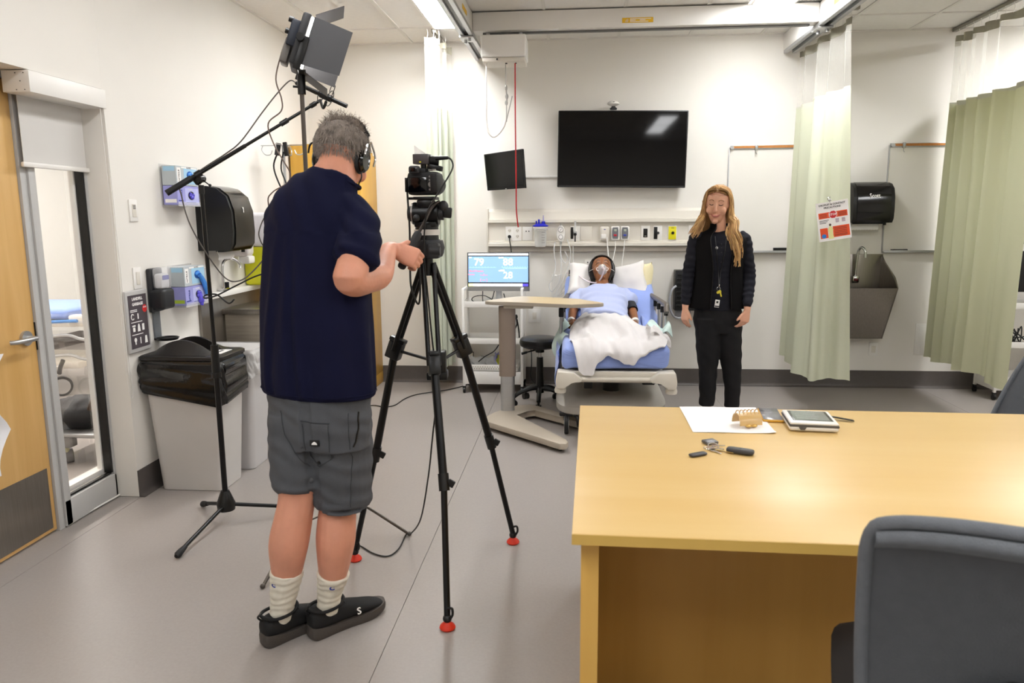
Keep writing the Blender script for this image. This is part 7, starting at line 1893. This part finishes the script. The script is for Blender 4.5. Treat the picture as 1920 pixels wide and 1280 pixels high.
# ------------------------------------------------ the woman
wo = thing('person', 'woman with long blond hair in a black vest and black trousers, eyes lowered, smiling', 'person', (1.0, 5.2, 0))
yw = 5.2
HW = basis(V((-.30, -.93, -.16)), V((.02, -.16, .98)))
b = MB()
Tw = head(b, (.945, yw - .012, 1.572), HW, 1.04, True)
limb(b, [((.975, yw + .03, 1.32), .075, .055), ((.965, yw + .02, 1.40), .052, .05), ((.957, yw + .005, 1.47), .046, .046), ((.953, yw, 1.52), .045, .045)])
limb(b, [((.975, yw + .02, .95), .13, .09), ((.975, yw + .02, 1.10), .12, .085), ((.972, yw + .02, 1.25), .14, .09), ((.97, yw + .025, 1.34), .13, .07)])
AL = [V((.815, yw + .02, 1.345)), V((.772, yw + .03, 1.11)), V((.752, yw - .01, .87))]
AR = [V((1.135, yw + .03, 1.335)), V((1.180, yw + .02, 1.10)), V((1.150, yw - .10, .87))]
for A_ in (AL, AR):
    limb(b, [(A_[0], .034, .034), (A_[0].lerp(A_[1], .5), .034, .034), (A_[1], .032, .034), (A_[1].lerp(A_[2], .5), .030, .029), (A_[2], .022, .018)])
hand(b, AL[2], (-.02, -.10, -1), (.75, .6, 0), (.55, -.8, 0), .92, curl=(.30, .35, .25), thumb=(.75, .55, .1))
hand(b, AR[2], (-.22, -.12, -1), (-.55, .8, 0), (-.85, -.45, 0), .92, curl=(.45, .45, .3), thumb=(.7, .6, .1))
for lx_, ly_ in ((.925, yw), (1.10, yw + .02)):
    limb(b, [((lx_, ly_, .07), .030, .036), ((lx_, ly_ + .005, .20), .034, .038), ((lx_, ly_ + .01, .33), .048, .052), ((lx_, ly_, .50), .05, .055), ((lx_ * .6 + .4 * .98, yw, .80), .055, .06), ((.98 + (lx_ - 1.0) * .5, yw + .02, .92), .06, .07)])
    b.loft([((lx_, ly_ + .03, .05), .028, .03), ((lx_, ly_ - .05, .05), .034, .034), ((lx_ - .01, ly_ - .15, .03), .032, .018)], n=14, k=3)
me = fuse(b, .004, 5)
T2_ = lambda p: V((.945, yw - .012, 1.572)) + HW @ V(p)
for v in me.vertices:
    l_ = HW.transposed() @ (v.co - V((.945, yw - .012, 1.572)))
    if l_.y > .03 and abs(l_.z) < .13:
        for s in (-1, 1):
            q = V((l_.x - s * .030, (l_.z - .014) * 1.5)); g = math.exp(-(q.length / .017) ** 2); v.co -= (HW @ V((0, 1, 0))) * (.0045 * g)
wb = part('body', me, SKIN2, wo, ang=0); wb.data.polygons.foreach_set('use_smooth', [True] * len(wb.data.polygons))
dg.update()
def face_pt(T, R, o, x, z, lift=.0008):
    off = OFF[o.name]; p = T((x, .20, z)); d = R @ V((0, -1, 0))
    hit, loc, nr, _ = o.ray_cast(V(p) - off, d)
    return (loc + off - d * lift) if hit else V(T((x, .09, z)))
def face_line(T, R, o, pts, r, mat, name, parent):
    P_ = [face_pt(T, R, o, x, z) for x, z in pts]; bb = MB(); bb.tube(P_, r, 6, 3); return part(name, bb, mat, parent)
LASH = M('lash_brown', '4A3226', .7, var=.05); LIP = M('lip_pink', 'BD6F68', .45, var=.05); BROW = M('brow_brown', '9A714E', .8, var=.05); TEETH = M('teeth', 'EDE6DC', .3, var=0)
for s in (-1, 1):
    face_line(Tw, HW, wb, [(s * .017, .010), (s * .024, .006), (s * .033, .005), (s * .042, .0095)], lambda q: .0026, LASH, 'eyelash', wo)
    face_line(Tw, HW, wb, [(s * .014, .033), (s * .026, .039), (s * .038, .037), (s * .046, .031)], lambda q: .0030 - .0012 * q, BROW, 'eyebrow', wo)
face_line(Tw, HW, wb, [(-.029, -.053), (-.015, -.059), (0, -.060), (.015, -.059), (.029, -.053)], lambda q: .0018 + .0032 * math.sin(PI * q), LIP, 'lips', wo)
face_line(Tw, HW, wb, [(-.024, -.0655), (-.012, -.069), (0, -.070), (.012, -.069), (.024, -.0655)], lambda q: .001 + .0026 * math.sin(PI * q), LIP, 'lower_lip', wo)
# shirt, trousers, vest, shoes
SHIRT = M('charcoal_shirt', '1E1E25', .9, spec=.25, var=.08, bump=.2, bscale=300); VEST = M('black_vest', '0B090A', .9, var=.1, bump=.2, bscale=500, spec=.2); TROU = M('black_trousers', '0B0A0D', .85, var=.1)
b = MB()
b.loft([((.975, yw + .015, .86), .160, .112), ((.975, yw + .015, 1.0), .145, .105), ((.973, yw + .015, 1.12), .138, .102), ((.972, yw + .015, 1.24), .155, .108), ((.972, yw + .02, 1.33), .160, .092), ((.970, yw + .025, 1.375), .11, .07), ((.967, yw + .022, 1.40), .062, .056)], n=30, k=3)
for A_ in (AL, AR):
    limb(b, [(A_[0] + V((.03 if A_ is AL else -.03, 0, .004)), .056, .056), (A_[0] + V((.0, 0, -.01)), .054, .055), (A_[0].lerp(A_[1], .5), .047, .05), (A_[1], .043, .045), (A_[1].lerp(A_[2], .5), .039, .039), (A_[2] + V((0, 0, .035)), .030, .028)])
me = fuse(b, .0055, 5, 'shirt'); folds(me, lambda co, n_: .0022 * math.sin(co.z * 140 + 4 * noise.noise(co * 9)) * (1 if abs(co.x - .975) > .14 else .6))
o_ = part('shirt', me, SHIRT, wo, label='dark charcoal long sleeved shirt', ang=0); o_.data.polygons.foreach_set('use_smooth', [True] * len(o_.data.polygons)); shirt_w = o_
dg.update()
b = MB()
b.loft([((.985, yw + .02, .70), .150, .11), ((.98, yw + .02, .80), .168, .118), ((.975, yw + .02, .90), .150, .108), ((.975, yw + .02, .98), .14, .10)], n=28, k=3)
b.loft([((.912, yw + .005, .80), .090, .10), ((.918, yw, .60), .084, .090), ((.922, yw, .45), .066, .072), ((.925, yw, .30), .058, .062), ((.922, yw, .19), .052, .056), ((.922, yw, .185), .05, .054)], n=24, k=3)
b.loft([((1.048, yw + .015, .80), .094, .10), ((1.062, yw + .015, .62), .086, .09), ((1.088, yw + .02, .45), .068, .072), ((1.100, yw + .02, .30), .056, .062), ((1.100, yw + .02, .175), .050, .056), ((1.10, yw + .02, .17), .048, .054)], n=24, k=3)
me = fuse(b, .0055, 5, 'trousers'); folds(me, lambda co, n_: .003 * noise.noise(co * 14) + .0015 * math.sin(co.z * 70 + co.x * 50))
o_ = part('trousers', me, TROU, wo, label='plain black trousers', ang=0); o_.data.polygons.foreach_set('use_smooth', [True] * len(o_.data.polygons))
VP = [(.872, .196, .135), (.92, .190, .132), (1.02, .172, .124), (1.12, .162, .120), (1.22, .174, .124), (1.30, .186, .118), (1.35, .176, .102), (1.385, .120, .082), (1.41, .074, .068), (1.445, .066, .062)]
VPs = spline([V((z, a, c_)) for z, a, c_ in VP], 4)
def vest(u, v):
    k_ = v * (len(VPs) - 1); i = int(min(len(VPs) - 2, k_)); q = VPs[i].lerp(VPs[i + 1], k_ - i)
    op = .34 + .30 * max(0, (v - .35)) + (.25 * max(0, v - .75))
    a = -PI / 2 + op + (2 * PI - 2 * op) * u
    fz = .003 * noise.noise(V((a * 3, q.x * 8, 2)))
    # armholes pulled in at the shoulder
    return V((.973 + (q.y + fz) * math.cos(a), yw + .018 + (q.z + fz) * math.sin(a), q.x))
m = MB(); m.grid(vest, 60, 36, th=.006); vs_ = part('vest', m, VEST, wo, label='open black vest with a stand up collar', ang=70)
for u_ in (.004, .996):
    m = MB(); m.tube([vest(u_, v / 14) + V((0, -.003, 0)) for v in range(15)], .0026, 6, 2); part('zip', m, BLKMET, vs_)
m = MB(); q = vest(.93, .70); q2 = vest(.955, .70); tu = (q2 - q).normalized(); tu = -tu if tu.x < 0 else tu
nn_ = tu.cross(V((0, 0, 1))); nn_ = nn_ if nn_.y < 0 else -nn_
m.obox(vest(.078 if vest(.078, .7).y < yw else .93, .735) , (.001, .001, .001)); m.b.clear()
# badge emblem on the wearer's left breast
import itertools
cand = [u for u in [i / 200 for i in range(200)] if vest(u, .70).y < yw - .05 and vest(u, .70).x > 1.0]
ub = min(cand, key=lambda u: abs(vest(u, .70).x - 1.035)) if cand else .05
q = vest(ub, .70); q2 = vest(ub + .01, .70); tu = (q2 - q).normalized(); tu = tu if tu.x > 0 else -tu; nn_ = tu.cross(V((0, 0, 1))).normalized()
nn_ = nn_ if nn_.y < 0 else -nn_
m = MB(); m.obox(q + nn_ * .0035, (.020, .0016, .022), Matrix((tu, -nn_, V((0, 0, 1)))).transposed()); em = part('emblem', m, PAPER, vs_, label='small white square emblem')
m = MB(); m.obox(q + nn_ * .0046, (.013, .0006, .005), Matrix((tu, -nn_, V((0, 0, 1)))).transposed()); m.obox(q + nn_ * .0036 + tu * .022 + V((0, 0, .007)), (.018, .0008, .003), Matrix((tu, -nn_, V((0, 0, 1)))).transposed()); part('print', m, M('emblem_grey', '6C6C72', .5), em, kind='stuff')
for i, (lx_, ly_) in enumerate(((.922, yw), (1.10, yw + .02))):
    m = MB(); m.loft([((lx_, ly_ + .045, .035), .026, .03), ((lx_, ly_ + .02, .04), .036, .038), ((lx_, ly_ - .06, .035), .040, .034), ((lx_ - .005, ly_ - .15, .026), .036, .024), ((lx_ - .01, ly_ - .19, .02), .018, .016)], n=20, k=3); sh_ = part('shoe', m, BLACK, wo, label='black shoe')
    m = MB(); m.prism([(lx_ - .034, ly_ + .055), (lx_ + .034, ly_ + .055), (lx_ + .042, ly_ - .08), (lx_ + .03, ly_ - .18), (lx_ - .01, ly_ - .20), (lx_ - .042, ly_ - .15), (lx_ - .042, ly_ - .05)], (0, 0, .0005), (1, 0, 0), (0, 1, 0), .014, bev=.004); part('sole', m, DARKG, sh_)
# lanyard with keys and badge, small buttons
def fsnap(o, x, z, lift=.003):
    off = OFF[o.name]; hit, loc, nr, _ = o.ray_cast(V((x, yw - .5, z)) - off, V((0, 1, 0)))
    return loc + off - V((0, lift, 0)) if hit else V((x, yw - .1, z))
m = MB()
for z in (1.31, 1.285, 1.255, 1.19): m.cyl(fsnap(shirt_w, .967, z, .003), fsnap(shirt_w, .967, z, .0), .0038, n=10)
part('button', m, DARKG, wo, kind='stuff')
m = MB(); q = fsnap(shirt_w, .935, 1.285, .004); m.cyl(q, q + V((0, .003, 0)), .009, n=16); part('pin', m, ALU, wo, label='round silver pin')
ln = thing('lanyard', 'black lanyard with a yellow key, key rings and a white ID badge on the woman', 'lanyard', (.955, yw - .12, .95))
ya = yw - .125
P_ = [fsnap(shirt_w, .925, 1.36, .006), fsnap(shirt_w, .935, 1.25, .006), fsnap(shirt_w, .95, 1.12, .006), V((.953, ya, 1.03))]
P2 = [fsnap(shirt_w, 1.0, 1.36, .006), fsnap(shirt_w, .985, 1.25, .006), fsnap(shirt_w, .965, 1.12, .006), V((.955, ya, 1.03))]
m = MB(); m.tube(P_, .003, 6); m.tube(P2, .003, 6); part('strap', m, BLACK, ln, kind='stuff')
m = MB(); m.tube([(.950 + .011 * math.cos(a), ya - .002, 1.015 + .013 * math.sin(a)) for a in [i * PI / 5 for i in range(10)]], .0013, 5, 2, closed=True); m.box(.950, .957, ya - .005, ya, 1.025, 1.045, bev=.001); part('ring', m, CHROME, ln, kind='stuff')
m = MB(); m.prism([(-.008, 0), (.008, 0), (.009, -.012), (.006, -.02), (.006, -.045), (-.002, -.045), (-.004, -.02), (-.009, -.012)], (.956, ya - .006, 1.005), (.96, 0, .25), (-.25, 0, .96), .003); m.cyl((.946, ya - .008, .99), (.946, ya - .004, .99), .009); part('key', m, M('key_yellow', 'D9C83A', .4), ln, label='yellow key')
m = MB(); m.obox((.944, ya - .004, .915), (.030, .002, .052), (0, .12, 0), bev=.001); bd = part('badge', m, PAPER, ln, label='white ID badge')
m = MB(); m.obox((.9422, ya - .0055, .897), (.028, .0012, .008), (0, .12, 0)); m.obox((.945, ya - .0055, .925), (.014, .0012, .014), (0, .12, 0)); part('badge_print', m, DARKG, bd, kind='stuff')
# hair of the woman
BLOND = M('blond_hair', 'A67F52', .5, var=.28, vscale=22, stretch=(1, 1, .25), bump=.5, bscale=60)
BLOND2 = M('blond_hair_light', 'D3AA70', .45, var=.25, vscale=30, stretch=(1, 1, .25))
b = MB(); b.ell((0, 0, 0), (.082, .100, .098), None, 40, 28)
me = to_mesh(b, 'hair')
for v in me.vertices:
    p = v.co
    # open the face: pull the front lower part inside the head
    if p.y > .0 and p.z < .058 - abs(p.x) * .45 + (.10 - p.y) * .0: p.y = min(p.y, .0 + max(0, .02 - abs(p.x) * .1)); p.x *= .94
    if abs(p.x) < .004 and p.z > .05: p.z -= .003
    v.co = Tw((p.x * (1 + .02 * noise.noise(p * 40)), p.y - .012, p.z + .028))
part('hair_cap', me, BLOND, wo, label='blond hair parted in the middle', ang=70)
random.seed(21)
b = MB(); b2 = MB()
for s in (-1, 1):
    for k_ in range(80):
        f_ = random.random()
        a0 = random.uniform(-.75, 1.02)
        y0 = .075 - .15 * (1 - (a0 + .75) / 1.77)
        start = V((s * random.uniform(.002, .018), random.uniform(-.05, .082), .118 - abs(y0) * .1))
        side1 = V((s * .062, min(.052, start.y * .8), .090)); side2 = V((s * random.uniform(.078, .088), min(.018, start.y * .8) - .012 * f_, .025)); side3 = V((s * random.uniform(.074, .100), min(.012, start.y * .9 - .01), -.065))
        pts = [V(Tw(q)) for q in (start, side1, side2, side3)]
        if s > 0 and False: pass
        # image left side (wearer's right) is +x local or -x: fall behind the shoulder; the other side falls in front
        wx = pts[-1].x
        front = wx > .95
        L_ = random.uniform(.20, .34) if front else random.uniform(.10, .17)
        n_ = 6
        ph = random.uniform(0, 6)
        for i in range(1, n_ + 1):
            q = i / n_
            if front: pts.append(V((wx + (f_ - .35) * .055 * math.sin(min(1, q * 1.5) * PI / 2) + .012 * math.sin(q * 8 + ph * .25) + .012 * q, yw - .035 - .095 * min(1, q * 1.5) * (.55 + .45 * f_) + .03 * (1 - f_), pts[3].z - L_ * q)))
            else: pts.append(V((wx - .095 * q * (.35 + .65 * f_) + .006 * math.sin(q * 6 + ph), yw - .01 - .055 * q + .05 * (1 - f_), pts[3].z - L_ * q)))
        (b if random.random() < .55 else b2).tube(pts, lambda q: .0068 * (1 - .75 * max(0, q - .35) / .65) + .0006, 6, 4)
    # hair down the back
for k_ in range(34):
    x = .862 + k_ * .0052
    b.tube([V((x, yw + .055, 1.60)), V((x, yw + .06, 1.50)), V((x + .006 * math.sin(k_), yw + .075, 1.40)), V((x, yw + .12, 1.27 + .04 * random.random()))], lambda q: .010 * (1 - .5 * q), 6, 4)
part('hair', b, BLOND, wo, label='long wavy blond hair', kind='stuff'); part('hair_highlight', b2, BLOND2, wo, kind='stuff')

# ------------------------------------------------ the manikin in the bed
pa = thing('training_manikin', 'patient manikin in a pale blue gown lying back in the bed, wearing an oxygen mask', 'manikin', (.21, 5.8, .66))
HP = basis(V((0, -.80, .60)), V((0, .60, .80)))
b = MB()
Tp = head(b, (.206, 6.085, 1.060), HP, 1.10, True)
limb(b, [((.21, 5.90, .90), .075, .055), ((.207, 5.99, .955), .055, .052), ((.206, 6.05, 1.0), .05, .052)])
limb(b, [((.215, 5.50, .70), .15, .085), ((.212, 5.65, .755), .145, .09), ((.21, 5.80, .83), .15, .085), ((.21, 5.92, .895), .15, .07)])
PL = [V((.035, 5.93, .885)), V((-.02, 5.80, .77)), V((-.035, 5.63, .715))]
PRr = [V((.385, 5.93, .88)), V((.43, 5.80, .79)), V((.445, 5.62, .715))]
for A_ in (PL, PRr):
    limb(b, [(A_[0], .042, .042), (A_[0].lerp(A_[1], .5), .038, .038), (A_[1], .035, .034), (A_[1].lerp(A_[2], .5), .033, .030), (A_[2], .023, .02)])
hand(b, PL[2], (-.05, -.9, -.25), (.6, .1, -.75), (.75, -.1, .65), .85, curl=(.7, .7, .5))
hand(b, PRr[2], (.10, -.9, -.35), (-.5, .1, -.8), (-.75, -.1, .6), .85, curl=(.45, .5, .4))
for s in (-1, 1):
    limb(b, [((.21 + s * .08, 5.48, .69), .06, .045), ((.21 + s * .10, 5.28, .66), .045, .025), ((.21 + s * .12, 5.08, .65), .035, .015), ((.21 + s * .12, 5.0, .645), .03, .012)])
me = fuse(b, .0048, 3); pb = part('body', me, SKIN3, pa, ang=0); pb.data.polygons.foreach_set('use_smooth', [True] * len(pb.data.polygons))
dg.update()
for s in (-1, 1):
    face_line(Tp, HP, pb, [(s * .017, .012), (s * .026, .015), (s * .036, .014), (s * .044, .009)], lambda q: .0022, BLACK, 'eyelash', pa)
    face_line(Tp, HP, pb, [(s * .016, .034), (s * .028, .040), (s * .040, .038), (s * .048, .031)], lambda q: .0022 - .001 * q, BLACK, 'eyebrow', pa)
face_line(Tp, HP, pb, [(-.024, -.060), (-.012, -.060), (0, -.062), (.012, -.060), (.024, -.060)], lambda q: .002 + .003 * math.sin(PI * q), M('lip_brown', '7A3C34', .4), 'lips', pa)
BH = M('black_hair', '0D0B0C', .4, var=.3, vscale=40, bump=.4, bscale=60)
b = MB(); b.ell((0, 0, 0), (.100, .108, .118), None, 36, 24)
me = to_mesh(b, 'hair')
for v in me.vertices:
    p = v.co
    if p.y > .03 and p.z < .070 - abs(p.x) * .2: p.y = .03; p.x *= .95
    v.co = Tp((p.x, p.y - .016, p.z + .018))
part('hair', me, BH, pa, label='black hair', ang=70)
b = MB(); random.seed(3)
for s in (-1, 1):
    for k_ in range(16):
        st = Tp((s * .085, -.01 + .03 * random.random(), -.02 - .03 * random.random()))
        e = st + V((s * random.uniform(-.01, .045), random.uniform(-.09, -.03), random.uniform(-.13, -.06)))
        b.tube([st, st.lerp(e, .5) + V((s * .012, 0, .01)), e], lambda q: .006 * (1 - .8 * q), 6, 4)
part('hair_lock', b, BH, pa, kind='stuff')
# gown
GOWN = M('pale_blue_gown', 'B3BDE2', .85, var=.02, vscale=6, bump=.15, bscale=16, sheen=.2)
b = MB()
b.loft([((.215, 5.50, .71), .175, .115), ((.215, 5.62, .755), .175, .115), ((.213, 5.75, .815), .182, .110), ((.21, 5.85, .86), .195, .10), ((.21, 5.92, .895), .19, .085), ((.21, 5.965, .925), .135, .070), ((.208, 5.985, .945), .08, .058)], side=(1, 0, 0), n=32, k=3)
limb(b, [((.06, 5.93, .885), .065, .06), ((.03, 5.90, .86), .068, .064), ((.0, 5.84, .81), .072, .064)], n=20)
limb(b, [((.36, 5.93, .885), .065, .06), ((.395, 5.90, .865), .068, .062), ((.425, 5.85, .835), .070, .058)], n=20)
me = fuse(b, .006, 8, 'gown')
folds(me, lambda co, n_: .007 * noise.noise(V((co.x * 7, co.y * 7, co.z * 5))) + .004 * math.sin(math.hypot(co.x - .21, (co.y - 5.98)) * 75 + 2 * noise.noise(co * 8)))
gw = part('gown', me, GOWN, pa, label='pale blue hospital gown', ang=0); gw.data.polygons.foreach_set('use_smooth', [True] * len(gw.data.polygons))
# blood pressure cuff and wristbands
c0, c1 = PRr[0].lerp(PRr[1], .45), PRr[1].lerp(PRr[2], .18)
m = MB(); m.loft([(c0, .046, .046), (c0.lerp(c1, .1), .050, .049), (c0.lerp(c1, .9), .048, .047), (c1, .044, .044)], n=24, k=2); cf = part('pressure_cuff', m, M('cuff_navy', '1C1D26', .7, var=.1, bump=.3), pa, label='black blood pressure cuff')
m = MB(); m.cyl(c1 + V((-.055, -.03, .02)), c1 + V((-.055, -.037, .026)), .016, n=18); m.tube([c1 + V((-.04, 0, .02)), c1 + V((-.055, -.01, .03)), c1 + V((-.05, .10, .05)), c1 + V((-.045, .20, .10))], .003, 6); part('gauge', m, ALU, cf)
for A_, sx_ in ((PL, 1), (PRr, 1)):
    d = (A_[2] - A_[1]).normalized(); m = MB(); m.cyl(A_[2] - d * .012, A_[2] + d * .012, .030, .028, n=18); part('wristband', m, WHITE, pa, label='white wristband')
# oxygen mask
mk = thing('oxygen_mask', 'clear oxygen mask with a tube on the manikin face', 'mask', tuple(Tp((0, .11, -.05))))
m = MB(); m.lathe([(.040, 0), (.038, .012), (.028, .030), (.014, .040)], Tp((0, .080, -.040)), HP @ V((0, 1, 0)), 24)
for v in m.b.verts:
    q = HP.transposed() @ (v.co - V(Tp((0, .080, -.040)))); q.z *= 1.3; v.co = V(Tp((0, .080, -.040))) + HP @ q
part('mask_shell', m, M('mask_clear', 'F0F0F4', .1, alpha=.35), mk)
m = MB(); m.cyl(Tp((0, .112, -.045)), Tp((0, .145, -.060)), .009); m.ell(Tp((0, .125, -.035)), (.012, .012, .014), HP); part('connector', m, WHITE, mk)
m = MB()
for s in (-1, 1):
    m.tube([Tp((s * .030 + .012 * math.cos(a), .098, -.045 + .015 * math.sin(a))) for a in [i * PI / 4 for i in range(8)]], .0022, 5, 2, closed=True)
part('valve', m, WHITE, mk, kind='stuff')
m = MB(); m.tube([Tp((0, .145, -.060)), V(Tp((-.01, .15, -.09))), V((.18, 5.97, .985)), V((.12, 5.96, .98)), V((.06, 6.0, 1.0)), V((.02, 6.1, 1.02)), V((-.03, 6.3, 1.0)), V((-.08, 6.45, 1.02))], .0058, 8); part('hose', m, M('hose_white', 'E9DDE2', .35, alpha=.85), mk)
m = MB(); m.tube([Tp((s_, y_, z_)) for s_, y_, z_ in ((.040, .085, -.03), (.075, .04, -.015), (.097, -.02, .0), (.08, -.09, .01))], .0022, 5); m.tube([Tp((s_, y_, z_)) for s_, y_, z_ in ((-.040, .085, -.03), (-.075, .04, -.015), (-.097, -.02, .0), (-.08, -.09, .01))], .0022, 5); part('elastic', m, WHITE, mk, kind='stuff')

# ================================================================ groups of look-alikes
GROUPS = {'glove_box': 'glove boxes in the wall holders', 'glove_rack': 'clear wall holders for glove boxes', 'waste_bin': 'waste bins by the left wall',
 'wall_switch': 'switch plates by the sidelight', 'curtain': 'cubicle curtains', 'curtain_track': 'cubicle curtain tracks', 'lift_rail': 'ceiling lift rails',
 'power_outlet': 'power outlets on the service panel', 'handset': 'wall handsets on the service panel', 'wall_plate': 'small wall plates', 'whiteboard': 'whiteboards on the back wall',
 'map_clip': 'clips on the whiteboard rails', 'marker': 'markers on the right tray', 'paper_towel_dispenser': 'black paper towel dispensers', 'utility_cart': 'white metal trolleys',
 'computer_monitor': 'monitors on the trolleys', 'suction_canister': 'suction canisters with blue lids', 'supply_packet': 'packets in the cart basket', 'pillow': 'pillows on the bed',
 'bed_pad': 'disposable pads by the bed rails', 'key_fob': 'key fobs on the desk', 'office_chair': 'grey mesh office chairs', 'floor_cable': 'cables on the floor'}
for o_ in list(bpy.data.objects):
    if o_.parent is None and 'label' in o_ and 'group' not in o_:
        k_ = o_.name.split('.')[0]
        if k_ in GROUPS: o_['group'] = GROUPS[k_]
